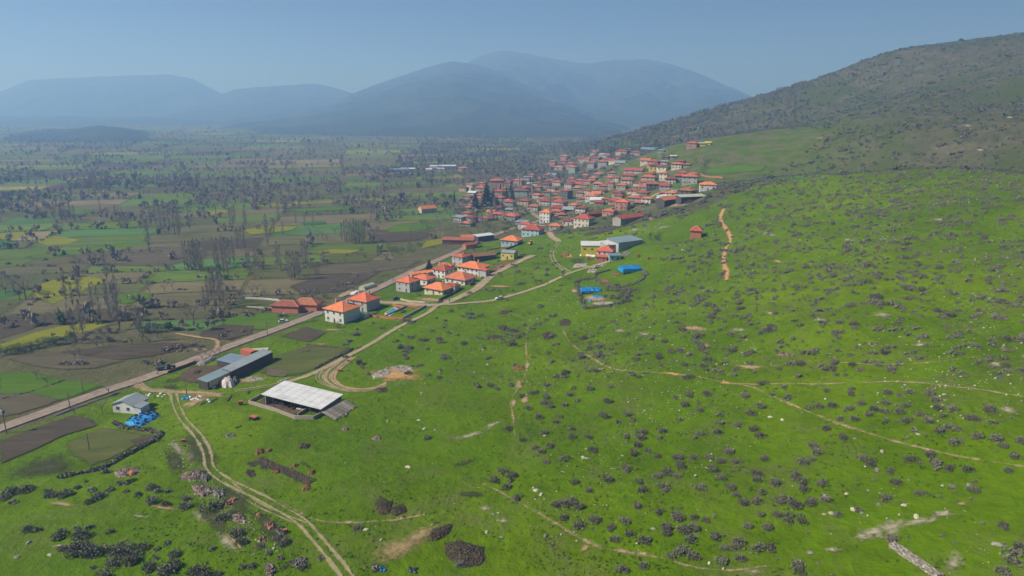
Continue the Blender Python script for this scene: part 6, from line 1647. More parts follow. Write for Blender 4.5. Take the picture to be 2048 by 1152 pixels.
# ------------------------------------------------------------------ rocks
def rock_mesh(seed, mat):
    r = np.random.default_rng(seed)
    import bmesh
    bm = bmesh.new(); bmesh.ops.create_icosphere(bm, subdivisions=2, radius=0.5)
    k = r.normal(size=(5, 3))
    for v in bm.verts:
        p = np.array(v.co); f = 1 + 0.16 * sum(math.sin(4 * float(p @ kk) + seed) for kk in k) / 2
        q = p * f; q[2] *= 0.62
        for kk in k[:3]:                      # flat broken faces
            n_ = kk / np.linalg.norm(kk); dd = float(q @ n_) - 0.33
            if dd > 0: q = q - n_ * dd
        v.co = Vector(q)
    me = bpy.data.meshes.new('boulder'); bm.to_mesh(me); bm.free(); me.materials.append(MAT[mat]); return me
ROCKS = [rock_mesh(s, 'rock_pale' if s % 3 else 'rock_grey') for s in range(6)]
def boulder(u, v, size, lab, grp=None, k=0):
    p = at(u, v); tag(link('boulder', ROCKS[k % 6], None, p, k * 1.3, (size * 1.25, size * 0.9, size)), lab, 'boulder', grp)
B7 = [(810, 240), (275, 260), (455, 257), (1215, 455), (1400, 470), (1420, 475), (1440, 478), (1130, 662), (1162, 682), (882, 797), (912, 790), (845, 900), (930, 930), (240, 945), (392, 525), (635, 37), (468, 97), (150, 887), (1185, 920), (1805, 880), (1660, 150), (1760, 200), (1180, 345)]
for k, (x, y) in enumerate(B7):
    boulder(680 + x / 2.88, 752 + y / 2.88, 0.7 + 0.7 * ((k * 37) % 10) / 10, 'pale boulder lying on the middle pasture below the barn and hill path', 'boulders on the middle pasture', k)
B8 = [(870, 132), (1410, 338), (1180, 742), (1035, 772), (865, 797), (1082, 788), (562, 1008), (205, 1077), (232, 182), (340, 427), (1102, 522), (1040, 362), (1202, 436), (1860, 972), (740, 215), (625, 253), (555, 238), (1355, 600), (1325, 745), (1395, 812), (1120, 660), (995, 680), (1700, 630), (1600, 636), (1545, 632), (910, 793), (1170, 540)]
for k, (x, y) in enumerate(B8):
    boulder(1348 + x / 2.88, 752 + y / 2.88, 0.7 + 0.8 * ((k * 53) % 10) / 10, 'pale lichened boulder lying on the lower right pasture', 'boulders on the lower right pasture', k + 1)
for k, (u, v) in enumerate([(1318, 712), (1324, 714), (1200, 740), (1190, 748), (1300, 655), (1345, 690), (1385, 700), (1720, 690), (1740, 688), (1825, 690), (1885, 744), (1650, 992), (33, 1115), (58, 1086), (100, 1110), (1790, 470), (1600, 480), (1480, 560), (1650, 560), (1890, 580), (1950, 520), (950, 745), (975, 730), (965, 700), (1060, 640), (1075, 638), (800, 660), (812, 668), (790, 655), (1110, 470), (1300, 500), (1365, 500), (850, 858), (870, 860)]):
    boulder(u, v, 0.6 + 0.8 * ((k * 29) % 10) / 10, 'weathered boulder lying among shrubs on the upper pasture slope' if v < 757 else 'dark boulder lying on the lower left grass', 'boulders on the upper slope' if v < 757 else 'boulders on the lower left grass', k)
_o = np.array([(1, 0, 0), (-1, 0, 0), (0, 1, 0), (0, -1, 0), (0, 0, .7), (0, 0, -.4)], float) * 0.5
_of = np.array([(0, 2, 4), (2, 1, 4), (1, 3, 4), (3, 0, 4), (2, 0, 5), (1, 2, 5), (3, 1, 5), (0, 3, 5)])
ST = []
for s in range(4):
    r_ = np.random.default_rng(s); ST.append((_o * r_.uniform(0.6, 1.3, (6, 1)), _of))
items = []
for _ in range(60000):
    x, y = rr.uniform(-100, 345), rr.uniform(105, 500)
    u, v = project((x, y, gz(x, y)))
    if not (-10 < u < 2060 and 335 < v < 1160): continue
    if y > np.interp(x, EX, EY): continue
    wgt = max(0.0, float(vnoise(x / 9, y / 9, 201)) * 0.6 + float(vnoise(x / 28, y / 28, 202)) * 0.6 - 0.56) * 2.4
    lim = 0.10 if u < 690 else (0.16 if u < 1050 else 1.0)
    if rr.random() > wgt * lim * 0.85: continue
    sz = min(1.2, rr.lognormvariate(math.log(0.42), 0.5))
    items.append((ST[rr.randrange(4)], 0 if rr.random() < 0.8 else 1, x, y, gz(x, y) + 0.05 * sz, sz, sz, rr.uniform(0, 6.28)))
for _ in range(520):                 # stony gully left of the winding track
    t_ = rr.random() * 3; k_ = int(t_); f_ = t_ - k_
    G_ = ((345, 885), (395, 955), (465, 1030), (560, 1115))
    u, v = G_[k_][0] + (G_[k_ + 1][0] - G_[k_][0]) * f_ + rr.gauss(0, 20), G_[k_][1] + (G_[k_ + 1][1] - G_[k_][1]) * f_ + rr.gauss(0, 10)
    p = at(u, v); sz = min(1.1, rr.lognormvariate(math.log(0.42), 0.45))
    items.append((ST[rr.randrange(4)], 0 if rr.random() < 0.5 else 1, p.x, p.y, p.z + 0.04, sz, sz, rr.uniform(0, 6.28)))
merged('scattered_stones', items, ['rock_pale', 'rock_grey'], label='small pale stones strewn over the pasture', cat='stones')
# grass tussocks: darker and paler tufts that roughen the turf
TF = [slivers(np.column_stack([np.random.default_rng(s).normal(0, .35, (9, 2)), np.full(9, .25)]), np.column_stack([np.random.default_rng(s + 5).normal(0, .35, (9, 2)), np.ones(9)]), 0.8, 0.16, np.random.default_rng(s)) for s in range(4)]
items = []
for _ in range(16000):
    y = 108 + 330 * rr.random() ** 1.5; x = rr.uniform(-0.62 * y, 0.76 * y)
    if y > np.interp(x, EX, EY) - 2 or x < np.interp(y, ROAD_Y, ROAD_X) + 14: continue
    if float(vnoise(x / 6, y / 6, 301)) * 0.6 + float(vnoise(x / 22, y / 22, 302)) * 0.5 < 0.52: continue
    s = rr.uniform(0.35, 0.8)
    items.append((TF[rr.randrange(4)], rr.choice((0, 0, 1, 1)), x, y, gz(x, y), s, s * 0.55, rr.uniform(0, 6.28)))
veg_mat('grass_dark', (0.030, 0.070, 0.004), (0.060, 0.120, 0.006)); veg_mat('grass_mid', (0.075, 0.135, 0.004), (0.12, 0.20, 0.008)); veg_mat('grass_pale', (0.15, 0.17, 0.04), (0.23, 0.24, 0.07))
merged('grass_tussocks', items, ['grass_dark', 'grass_mid', 'grass_pale'], label='rough grass tussocks over the green pasture', cat='grass')

# ------------------------------------------------------------------ heaps
def heap(name, lab, cat, u, v, a, bb, rot, h, mat, rough=0.4, seed=0):
    o = patch(name, ell(u, v, a, bb, rot, seed=seed, n=14), mat, lift=0.02, hump=h, rough=rough, rings=9, seg=44, kind=None, seed=seed + 5, wob=0.15)
    return tag(o, lab, cat)
HP = [('rubble_heap', 'pinkish rubble heap tipped beside the bend of the winding track', 386, 951, 27, 9, -0.2, 1.3, 'rubble_pink'), ('rubble_heap', 'dark rubble heap right of the pinkish one by the track', 411, 957, 12, 8, 0, 1.0, 'rubble_grey'),
      ('rubble_heap', 'pink-grey rubble heap below the dark one by the track', 404, 982, 22, 12, 0.2, 1.2, 'rubble_pink'), ('rubble_heap', 'grey gravel heap right of the pink-grey heaps by the track', 437, 986, 15, 10, 0.1, 1.3, 'rubble_grey'),
      ('rubble_heap', 'grey rubble heap with an orange sheet below the brush fence', 255, 944, 26, 9, -0.1, 0.9, 'rubble_pink'), ('rubble_heap', 'elongated reddish rubble strip along the gully', 463, 1004, 14, 5, -0.5, 0.9, 'rubble_red'),
      ('rubble_heap', 'rounded pink rubble heap beside the lower track', 540, 1052, 10, 8, 0, 1.3, 'rubble_red'), ('rubble_heap', 'rounded grey rubble heap beside the lower track', 563, 1063, 12, 9, 0, 1.3, 'rubble_grey'),
      ('rubble_heap', 'pale litter heap in the gully left of the lower track', 478, 1038, 18, 10, 0.4, 0.8, 'rubble_pink'), ('rubble_heap', 'red brick rubble scrap beside the lower track', 518, 1031, 6, 4, 0, 0.7, 'rubble_red'), ('rubble_heap', 'orange-red scrap heap at the gully end', 526, 1078, 9, 5, 0, 0.7, 'rubble_red'),
      ('rubble_heap', 'grey stone heap at the bottom edge of the gully', 540, 1142, 10, 14, 0, 0.8, 'rubble_pink'), ('rubble_heap', 'pale stony heap under the shrubs by the lower track', 600, 1126, 16, 10, -0.3, 0.8, 'rubble_grey'),
      ('compost_heap', 'orange-brown manure heap, larger of the left pair below the barn', 519, 904, 10, 5, -0.3, 0.9, 'compost_brown'), ('compost_heap', 'orange-brown manure heap, smaller of the left pair below the barn', 538, 901, 8, 3, -0.2, 0.7, 'compost_brown'),
      ('compost_heap', 'round grey-brown manure heap below the pen of the barn', 608, 893, 12, 5.5, 0, 1.0, 'dung_heap'), ('compost_heap', 'brown manure heap above the middle of the long dung strip', 589, 932, 9, 4, -0.2, 0.7, 'compost_brown'), ('compost_heap', 'brown manure heap on the left of the long dung strip', 553, 944, 9, 4, 0, 0.6, 'compost_brown'),
      ('compost_heap', 'orange-brown manure heap right of the long dung strip', 624, 945, 9, 4.5, -0.2, 0.8, 'compost_brown'), ('compost_heap', 'olive-brown manure heap at the lower end of the long dung strip', 612, 977, 10, 5, -0.2, 0.9, 'compost_brown'),
      ('dung_spread', 'small dark dung clod pile left of the long dung strip, upper', 503, 929, 12, 4, 0.2, 0.35, 'dung_heap'), ('dung_spread', 'small dark dung clod pile left of the long dung strip, lower', 501, 947, 11, 8, 0.4, 0.35, 'dung_heap'), ('dung_spread', 'tiny dark dung pile touching the long dung strip', 527, 936, 8, 3, -0.1, 0.3, 'dung_heap'),
      ('dung_spread', 'broad brown dung spread above the track branch, left lobe', 767, 1012, 20, 17, 0, 0.6, 'dung_heap'), ('dung_spread', 'brown dung spread above the track branch, right lobe', 797, 1020, 20, 10, -0.3, 0.5, 'dung_heap'), ('dung_spread', 'wedge of brown dung pointing up right beside straw litter', 878, 1066, 30, 13, -0.5, 0.5, 'dung_heap'),
      ('dung_spread', 'largest dark dung spread at the bottom of the picture', 932, 1107, 46, 23, 0.2, 0.7, 'dung_heap'), ('dung_spread', 'dark dung spread right of the wheel tracks', 762, 780, 16, 6, 0, 0.4, 'dung_heap'), ('dung_spread', 'dark earth heap beside the dark dung spread at the bottom', 922, 1129, 10, 5, 0, 0.7, 'rubble_grey'),
      ('earth_mound', 'round orange earth mound on the path below the hill', 1038, 736, 13, 5, 0, 0.9, 'compost_brown'), ('dung_spread', 'dark dung spread beside a pole on the middle pasture', 991, 674, 20, 4.5, 0, 0.4, 'dung_heap'), ('dung_spread', 'dark dung spread right of the path on the middle pasture', 1097, 671, 14, 8, 0, 0.4, 'dung_heap'),
      ('dung_spread', 'purple-grey dung spread near the upper track branch', 1130, 645, 14, 8, 0, 0.35, 'dung_heap'), ('compost_heap', 'small dark heap left of the pen shrubs', 1005, 656, 9, 5, 0, 1.2, 'dung_heap'),
      ('earth_mound', 'pinkish earth spoil heap at the left of the yellow farm', 1131, 511, 9, 4, 0, 1.3, 'compost_brown'), ('straw_heap', 'grey heap against the road side of the muddy yard', 395, 745, 14, 5, -0.3, 0.8, 'dung_heap'),
      ('litter_heap', 'scrap and litter pile behind the blue-grey open shed', 412, 722, 20, 6, -0.35, 1.2, 'litter'), ('litter_heap', 'strewn pale litter on the earth right of the pale mound by the shed', 510, 758, 22, 6, -0.05, 0.5, 'litter'),
      ('litter_heap', 'white rubbish strewn along the earth clearing above the barn', 765, 747, 22, 8, -0.35, 0.6, 'litter'), ('litter_heap', 'pale rubbish heap at the right of the earth clearing above the barn', 805, 738, 26, 7, 0.1, 0.5, 'litter'),
      ('litter_heap', 'pale junk pile beside the farm drive', 1160, 531, 16, 4, -0.15, 0.8, 'litter'), ('litter_heap', 'white junk on the grass below the parked pickup', 1184, 542, 11, 4, 0, 0.7, 'litter'), ('litter_heap', 'pale rubbish strip at the bottom of the lower pen', 1208, 606, 22, 3, -0.05, 0.4, 'litter'),
      ('litter_heap', 'pale pile of sacks left of the straw litter at the bottom', 752, 1138, 14, 4, 0, 0.7, 'rubble_grey'), ('litter_heap', 'grey rubble beside the big barn at its right corner', 686, 829, 12, 4, 0, 0.6, 'rubble_grey'), ('litter_heap', 'small stone pile below the right of the big barn', 690, 858, 8, 4, 0, 0.5, 'rubble_pink'),
      ('litter_heap', 'small scrap pile above the winding track bend', 460, 871, 10, 4, 0, 0.6, 'rubble_grey'), ('litter_heap', 'small pinkish stone pile on the open pasture', 754, 877, 11, 5, 0, 0.5, 'rubble_pink')]
for k, (nm, lab, u, v, a, bb, rot, h, mt) in enumerate(HP):
    hp = heap(nm, lab, nm.split('_')[-1], u, v, a, bb, rot, h * (0.6 if 'rubble' in nm else 0.75), mt, 0.5 if 'rubble' in mt or mt == 'litter' else 0.3, k)
    if 'rubble' in mt or mt in ('litter', 'compost_brown', 'dung_heap'):         # loose pieces lying on the heap
        nv = len(hp.data.vertices); hv = np.zeros(nv * 3, np.float32); hp.data.vertices.foreach_get('co', hv); hv = hv.reshape(-1, 3)
        area = max(12, min(110, int(a * bb * 0.5)))
        tw = []
        for j in range(area):
            q = hv[rr.randrange(nv)]; sz = rr.uniform(0.25, 0.8) * (1.0 if 'rubble' in mt or mt == 'litter' else 0.6)
            tw.append((ST[rr.randrange(4)], 0, q[0] + rr.gauss(0, .25), q[1] + rr.gauss(0, .25), q[2] + 0.05, sz, sz * 0.7, rr.uniform(0, 6.28)))
        pc_o = merged('loose_pieces', tw, [mt], kind='stuff'); pc_o.parent = hp
P0, P1 = at(514, 920), at(624, 965)
o = ribbon('dung_strip', None, 3.4, 'dung_heap', lift=0.25, jit=0.25, world_pts=[P0, P0.lerp(P1, .3), P0.lerp(P1, .65), P1], kind=None, seed=44)
tag(o, 'long dark dung strip on the grass below the big barn', 'dung')
def sacks(lab, u, v, a, bb, mat, seed):
    r = random.Random(seed); mb = MB(); c = at(u, v)
    n = max(4, int(a * bb / 4))
    for k in range(n):
        p = at(u + r.uniform(-a, a), v + r.uniform(-bb, bb)) - c
        base = np.array(ROCKS[k % 6].vertices[0].co)
        M = Matrix.Translation(p + Vector((0, 0, 0.12))) @ Matrix.Rotation(r.uniform(0, 6.3), 4, 'Z') @ Matrix.Diagonal((r.uniform(0.8, 1.5), r.uniform(0.6, 1.0), r.uniform(0.5, 0.9), 1))
        me = ROCKS[k % 6]
        mb.add([M @ q.co for q in me.vertices], [tuple(f.vertices) for f in me.polygons])
    return tag(mb.build('plastic_sacks', mat, None, c, smooth=True), lab, 'sacks')
heap('silage_mound', 'large pale plastic-covered mound against the long grey shed', 'mound', 455, 768, 14, 8, 0, 2.6, 'tarp_pale', 0.9, 61)
heap('silage_mound', 'small pale plastic mound at the open end of the long grey shed', 'mound', 424, 774, 9, 4, 0, 0.8, 'tarp_pale', 0.5, 62)
heap('silage_mound', 'grey covered hay stack behind the large pale plastic mound', 'mound', 470, 763, 6, 5, 0, 1.9, 'rubble_grey', 0.6, 63)
sacks('white plastic sacks heaped beside the track fork', 392, 797, 12, 4, 'sheet_white', 64)
sacks('dark and turquoise sacks heaped left of the white sacks at the track fork', 371, 795, 8, 5, 'tarp_bright', 65)
sacks('white sack dumped above the cottage, left', 297, 791, 5, 3, 'sheet_white', 66)
sacks('white sacks dumped above the cottage, right', 323, 791, 7, 3.5, 'sheet_white', 67)
sacks('white sack on the grass right of the track fork', 418, 802, 5, 3, 'sheet_white', 68)
heap('plastic_sheet', 'crumpled white sheet on the roadside left of the first house', 'sheet', 258, 592 + 0, 3, 2, 0, 0.3, 'sheet_white', 0.2, 69)
sacks('dark sack with white band at the bottom near the straw litter', 826, 1140, 7, 5, 'paint_dark', 70)
sacks('grey and blue sacks at the bottom near the straw litter', 764, 1137, 6, 4, 'tarp_blue', 71)
heap('orange_sheet', 'orange plastic sheet lying on the grey rubble heap', 'sheet', 263, 949, 6, 3, 0, 0.9, 'rust_orange', 0.2, 72)
heap('stone_heap', 'grey stones around the tarpaulin pen corner', 'stones', 1253, 507, 10, 4, -0.2, 0.5, 'rubble_grey', 0.4, 73)
gp = at(735, 577); gh = bpy.data.objects.new('greenhouse', None); COL.objects.link(gh); gh.location = gp; gh.rotation_euler = (0, 0, math.radians(58)); tag(gh, 'pale green plastic hoop greenhouse left of the road', 'greenhouse')
hp_ = [(math.cos(a) * 2.6, math.sin(a) * 2.5) for a in np.linspace(0, math.pi, 13)]
MB().add([(x0, y, z) for x0 in (-4.5, -1.5, 1.5, 4.5) for y, z in hp_], [(r * 13 + k, r * 13 + k + 1, (r + 1) * 13 + k + 1, (r + 1) * 13 + k) for r in range(3) for k in range(12)] + [tuple(range(13)), tuple(range(51, 38, -1))]).build('cover', 'hoop_plastic', gh)
for x0 in (-4.5, -1.5, 1.5, 4.5):
    hb_ = MB()
    for (y0, z0), (y1, z1) in zip(hp_[:-1], hp_[1:]): hb_.tube((x0, y0 * 1.02, z0 * 1.02), (x0, y1 * 1.02, z1 * 1.02), 0.05, 0.05, 4, cap=False)
    hb_.build('hoop', 'steel', gh)
heap('cloth_cover', 'white sheeting spread along the verge left of the road by the greenhouse', 'sheet', 712, 585, 14, 3, -0.3, 0.8, 'sheet_white', 0.3, 75)
# --- blue tarpaulins
t = heap('blue_tarpaulin', 'blue tarpaulin weighted with tyres beside the white cottage', 'tarpaulin', 286, 838, 34, 12, -0.40, 1.0, 'tarp_blue', 0.25, 81)
heap('blue_tarpaulin', 'bright blue sheet end at the lower left of the tyre-weighted tarpaulin', 'tarpaulin', 263, 848, 12, 5, 0.1, 0.9, 'tarp_bright', 0.25, 82)
import bmesh as _bmm
def tyre_mesh():
    mb = MB(); n, m_ = 10, 5
    vs = []
    for i in range(n):
        a = 2 * math.pi * i / n
        for j in range(m_):
            c_ = 2 * math.pi * j / m_; r_ = 0.36 + 0.14 * math.cos(c_)
            vs.append((math.cos(a) * r_, math.sin(a) * r_, 0.12 + 0.12 * math.sin(c_)))
    fs = [(i * m_ + j, ((i + 1) % n) * m_ + j, ((i + 1) % n) * m_ + (j + 1) % m_, i * m_ + (j + 1) % m_) for i in range(n) for j in range(m_)]
    return mb.add(vs, fs).mesh('tyre', ['rubber'], True)
TY = tyre_mesh()
bpy.context.view_layer.update()
tv = [v.co for v in t.data.vertices]
tva = np.array([(v.x, v.y, v.z) for v in tv])
tE = np.zeros(len(t.data.vertices), np.float32); t.data.attributes['edge'].data.foreach_get('value', tE)
cand = [k for k in range(len(tE)) if 0.2 < tE[k] < 0.95]
rr.shuffle(cand); taken = []
for k_ in cand:
    q = tva[k_]
    if any((q[0] - a) ** 2 + (q[1] - b2) ** 2 < 1.35 ** 2 for a, b2 in taken): continue
    taken.append((q[0], q[1]))
    tag(link('tyre', TY, None, (q[0], q[1], q[2] - 0.04), rr.uniform(0, 3), 1.15), 'old black tyre weighting down the blue tarpaulin by the cottage', 'tyre', 'tyres on the blue tarpaulin')
    if len(taken) >= 70: break
def tarp_shelter(u, v, w, d, h, rot, lab):
    p = at(u, v); root = bpy.data.objects.new('tarp_shelter', None); COL.objects.link(root); root.location = p; root.rotation_euler = (0, 0, math.radians(rot)); tag(root, lab, 'shelter')
    n = 12; r_ = np.random.default_rng(int(u)); V = []; Fc = []
    for j in range(n + 1):
        for i in range(n + 1):
            x, y = -w / 2 + w * i / n, -d / 2 + d * j / n
            V.append((x, y, h + 0.5 * math.sin(math.pi * j / n) + 0.25 * float(r_.normal()) * (0 < i < n and 0 < j < n) - 0.12 * (i % 3 == 0)))
    Fc = [(j * (n + 1) + i, j * (n + 1) + i + 1, (j + 1) * (n + 1) + i + 1, (j + 1) * (n + 1) + i) for j in range(n) for i in range(n)]
    link('canopy', mesh_from('canopy', V, Fc, ['tarp_blue']), root)
    sk = MB()
    for k in range(10):
        x = -w / 2 + w * k / 10
        sk.box(x, -d / 2 - 0.06, 0.3 + 0.5 * r_.random(), x + w / 10 - 0.02, -d / 2 + 0.02, h + 0.02)
        sk.box(w / 2 - 0.02, -d / 2 + d * k / 10, 0.3 + 0.4 * r_.random(), w / 2 + 0.06, -d / 2 + d * (k + 1) / 10, h + 0.02)
        sk.box(-w / 2 - 0.06, -d / 2 + d * k / 10, 0.2, -w / 2 + 0.02, -d / 2 + d * (k + 1) / 10, h + 0.02)
    sk.build('side_sheet', 'tarp_bright', root)
    for sx in (-1, 0, 1):
        for sy in (-1, 1):
            MB().tube((sx * (w / 2 - 0.15), sy * (d / 2 - 0.15), -1), (sx * (w / 2 - 0.15), sy * (d / 2 - 0.15), h), 0.07, 0.07, 5).build('post', 'timber', root)
tarp_shelter(1260, 543, 10.5, 8.5, 2.4, 10, 'blue tarpaulin shelter at the round brush pen')
tarp_shelter(1181, 584, 9.5, 7.0, 1.5, 2, 'blue tarpaulin cover in the lower brush pen')
heap('blue_tarpaulin', 'small flat blue tarpaulin below the cover in the lower brush pen', 'tarpaulin', 1196, 594, 12, 2.6, 0, 0.4, 'tarp_blue', 0.1, 84)
heap('blue_tarpaulin', 'tiny blue sheet at the left of the lower brush pen', 'tarpaulin', 1180, 602, 4, 2, 0, 0.5, 'tarp_blue', 0.1, 85)

# ------------------------------------------------------------------ walls, fences, garden things
BF = [([(225, 846), (250, 856), (300, 862), (321, 868), (316, 878), (290, 892), (240, 918), (205, 938), (160, 948), (120, 956)], 'long dark brush fence curving round the field below the cottage', 1.3, 1.5),
      ([(1219, 541), (1193, 548), (1188, 554), (1195, 562), (1212, 571), (1228, 577), (1245, 575), (1267, 569), (1285, 559), (1293, 549), (1287, 541)], 'round brush fence of the pen with the blue shelter', 1.2, 1.4),
      ([(1185, 558), (1160, 561), (1152, 567), (1160, 590), (1170, 618), (1215, 613), (1245, 606), (1254, 592), (1262, 580)], 'angular brush fence of the lower pen with blue sheets', 1.3, 1.6),
      ([(632, 738), (660, 722), (690, 708), (706, 698)], 'dark brush hedge along the field edge above the dirt track', 1.1, 1.0),
      ([(612, 690), (650, 694), (690, 697), (706, 698)], 'thin dark field border hedge behind the dull green field', 0.8, 0.7),
      ([(0, 800), (60, 785), (130, 762)], 'dark hedge bank along the left edge of the road field', 0.8, 0.9),
      ([(1290, 490), (1345, 488), (1390, 478)], 'low brush line below the lone brick hut', 0.7, 0.8), ([(1430, 368), (1500, 361), (1560, 352), (1640, 343)], 'dark brush line behind the crest of the pasture', 1.6, 2.2)]
items = []
for k, (px, lab, h, t_) in enumerate(BF):
    o = wall_line('brush_fence', lab, 'fence', px, h * 0.5, t_ * 0.55, 'brush_dead', 0.5, 90 + k, step=0.9)
    W = [at(u, v) for u, v in px]
    tw = []
    for a, b2 in zip(W[:-1], W[1:]):
        for j in range(int((b2 - a).length / 0.55)):
            q = a.lerp(b2, rr.random()); tw.append((SH_LO[rr.randrange(5)], 0, q.x + rr.gauss(0, .15), q.y + rr.gauss(0, .15), gz(q.x, q.y) - 0.1, t_ * 0.65, h * 1.05, rr.uniform(0, 6.28)))
    tg = merged('twigs', tw, ['twig_grey'], kind='stuff'); tg.parent = o
for k in range(46):         # thorn bushes between the two pens
    u, v = rr.gauss(1243, 14), rr.gauss(588, 9)
    p = at(u, v); dia = rr.uniform(2.0, 3.6)
    tag(link('shrub', SH_ME[k % 6], None, (p.x, p.y, p.z - .05), rr.uniform(0, 6.28), (dia * .5, dia * .5, dia * .46)), 'grey leafless shrub in the thicket between the two brush pens', 'shrub', 'thicket between the brush pens')
wall_line('garden_wall', 'low red brick wall in front of the pool garden', 'wall', [(739, 632), (770, 637), (806, 639)], 0.9, 0.3, 'brick_red', 0.05, 101)
wall_line('garden_wall', 'grey concrete wall on the right of the pool garden lawn', 'wall', [(806, 639), (830, 626), (852, 614)], 1.2, 0.35, 'wall_concrete', 0.05, 102)
wall_line('garden_wall', 'grey wall between the pool and the lawn', 'wall', [(772, 633), (792, 624), (813, 614)], 1.0, 0.3, 'wall_concrete', 0.05, 103)
wall_line('garden_wall', 'short red brick wall behind the pool', 'wall', [(786, 611), (798, 614), (810, 616)], 0.9, 0.3, 'brick_red', 0.05, 104)
wall_line('garden_wall', 'red brick wall along the lane behind the pool garden', 'wall', [(815, 613), (835, 615), (850, 614)], 0.8, 0.3, 'brick_red', 0.05, 105)
wall_line('garden_wall', 'white wall stepping down between the two nearest houses', 'wall', [(720, 634), (730, 637), (739, 633)], 2.6, 0.3, 'wall_white', 0.15, 106)
wall_line('garden_fence', 'dark solid fence along the lane in front of the orange bungalow', 'fence', [(878, 603), (900, 592), (923, 579)], 1.4, 0.2, 'wall_dark', 0.03, 107)
wall_line('garden_wall', 'low pale wall below the bare grey house', 'wall', [(801, 600), (820, 604), (850, 606)], 0.9, 0.3, 'wall_tan', 0.1, 108)
wall_line('garden_fence', 'dark wire fence between the grey house and its neighbours', 'fence', [(843, 578), (862, 570), (872, 562)], 1.3, 0.15, 'wall_dark', 0.05, 109)
wall_line('garden_wall', 'long dark garden wall running up to the pale blue house', 'wall', [(990, 512), (1010, 501), (1030, 493), (1046, 487)], 1.2, 0.3, 'wall_dark', 0.04, 110)
wall_line('garden_wall', 'low red wall in front of the pale blue house', 'wall', [(980, 500), (1000, 497), (1018, 495)], 0.9, 0.3, 'brick_red', 0.04, 111)
wall_line('garden_fence', 'white-posted fence around the plot behind the salmon barns', 'fence', [(490, 597), (530, 599), (560, 602)], 0.9, 0.2, 'wall_white', 0.1, 112)
wall_line('garden_fence', 'pale fence along the near edge of the plot behind the salmon barns', 'fence', [(492, 615), (520, 617), (546, 618)], 0.9, 0.2, 'wall_cream', 0.1, 113)
wall_line('stone_wall', 'broad pale stone wall ending in the lower right corner', 'wall', [(1783, 1093), (1800, 1103), (1830, 1124), (1868, 1150), (1880, 1160)], 1.0, 1.35, 'litter', 0.10, 114, step=0.7)
wall_line('roadside_ditch_bank', 'dark earth bank along the far side of the road by the salmon barns', 'bank', [(560, 648), (620, 625), (690, 597)], 0.35, 0.9, 'brush_dead', 0.5, 115)
wall_line('roadside_ditch_bank', 'dark earth bank along the near side of the road at the left', 'bank', [(110, 832), (180, 806), (240, 785)], 0.3, 0.9, 'brush_dead', 0.5, 116)
wall_line('farm_wall', 'pale low wall in front of the yellow farm building', 'wall', [(1160, 512), (1180, 513), (1196, 514)], 1.2, 0.3, 'wall_white', 0.05, 117)
wall_line('ruin_wall', 'orange earth wall line right of the village', 'wall', [(1398, 350), (1420, 355), (1446, 357)], 1.2, 0.8, 'wall_brick', 0.1, 118)
# pool
A_, B_, C_, D_ = at(769, 629), at(779, 633), at(799, 620), at(789, 617)
for nm in ('swimming_pool',):
    root = bpy.data.objects.new(nm, None); COL.objects.link(root); root.location = (A_ + C_) / 2; tag(root, 'small rectangular turquoise swimming pool beside the grey house', 'swimming pool')
    o_ = root.location; zt = max(p.z for p in (A_, B_, C_, D_)) + 0.25
    P4 = [Vector((p.x - o_.x, p.y - o_.y, zt - o_.z)) for p in (A_, B_, C_, D_)]
    cen = sum(P4, Vector()) / 4
    inn = [cen + (p - cen) * 0.82 for p in P4]
    V = P4 + inn + [p + Vector((0, 0, -1.2)) for p in P4] + [p + Vector((0, 0, -0.1)) for p in inn]
    Fc = [(k, (k + 1) % 4, 4 + (k + 1) % 4, 4 + k) for k in range(4)] + [(k, 8 + k, 8 + (k + 1) % 4, (k + 1) % 4) for k in range(4)] + [(4 + k, 4 + (k + 1) % 4, 12 + (k + 1) % 4, 12 + k) for k in range(4)]
    MB().add(V, Fc).build('rim', 'wall_tan', root)
    MB().add([p + Vector((0, 0, -0.09)) for p in inn], [(0, 1, 2, 3)]).build('water', 'pool_water', root)

# ------------------------------------------------------------------ utility poles
def pole(base, hpx, lab, box=False):
    p = at(*base); h = max(5.5, min(10.0, h_px(p, hpx)))
    root = bpy.data.objects.new('utility_pole', None); COL.objects.link(root); root.location = p; root.rotation_euler = (0, 0, math.radians(-20)); tag(root, lab, 'pole', 'utility poles')
    MB().tube((0, 0, -0.6), (0.03, 0, h), 0.16, 0.11, 8).build('shaft', 'pole_wood', root)
    arm = MB().box(-0.85, -0.06, h - 0.55, 0.85, 0.06, h - 0.43).build('crossarm', 'pole_wood', root)
    for x in (-0.75, 0, 0.75):
        MB().tube((x, 0, h - 0.43), (x, 0, h - 0.22), 0.06, 0.04, 6).build('insulator', 'steel', arm)
    if box:
        MB().box(-0.55, -0.5, h - 2.1, 0.55, 0.4, h - 0.8).build('transformer', 'steel', root)
for base, hp, lab, bx_ in (((13, 866), 42, 'utility pole with transformer box at the far left beside the road', True), ((316, 750), 30, 'utility pole in front of the road behind the dark vehicle', False), ((535, 672), 27, 'utility pole beside the road below the salmon barns', False), ((167, 788), 20, 'short utility pole in the grass left of the road', False),
                           ((179, 902), 32, 'thin utility pole in the middle of the dull green field', False), ((787, 582), 24, 'utility pole on the verge behind the two nearest houses', False), ((988, 689), 32, 'lone utility pole on the middle pasture', False), ((646, 632), 24, 'utility pole between the salmon barns and the nearest house', False),
                           ((1029, 562), 20, 'utility pole on the grass between the two lanes', False), ((374, 792), 18, 'utility pole at the track fork above the dark sacks', False), ((495, 672), 20, 'thin utility pole on the field left of the road bend', False), ((830, 560), 22, 'utility pole by the road left of the orange-roofed houses', False), ((140, 815), 14, 'short post at the road edge left of the cottage', False)):
    pole(base, hp, lab, bx_)

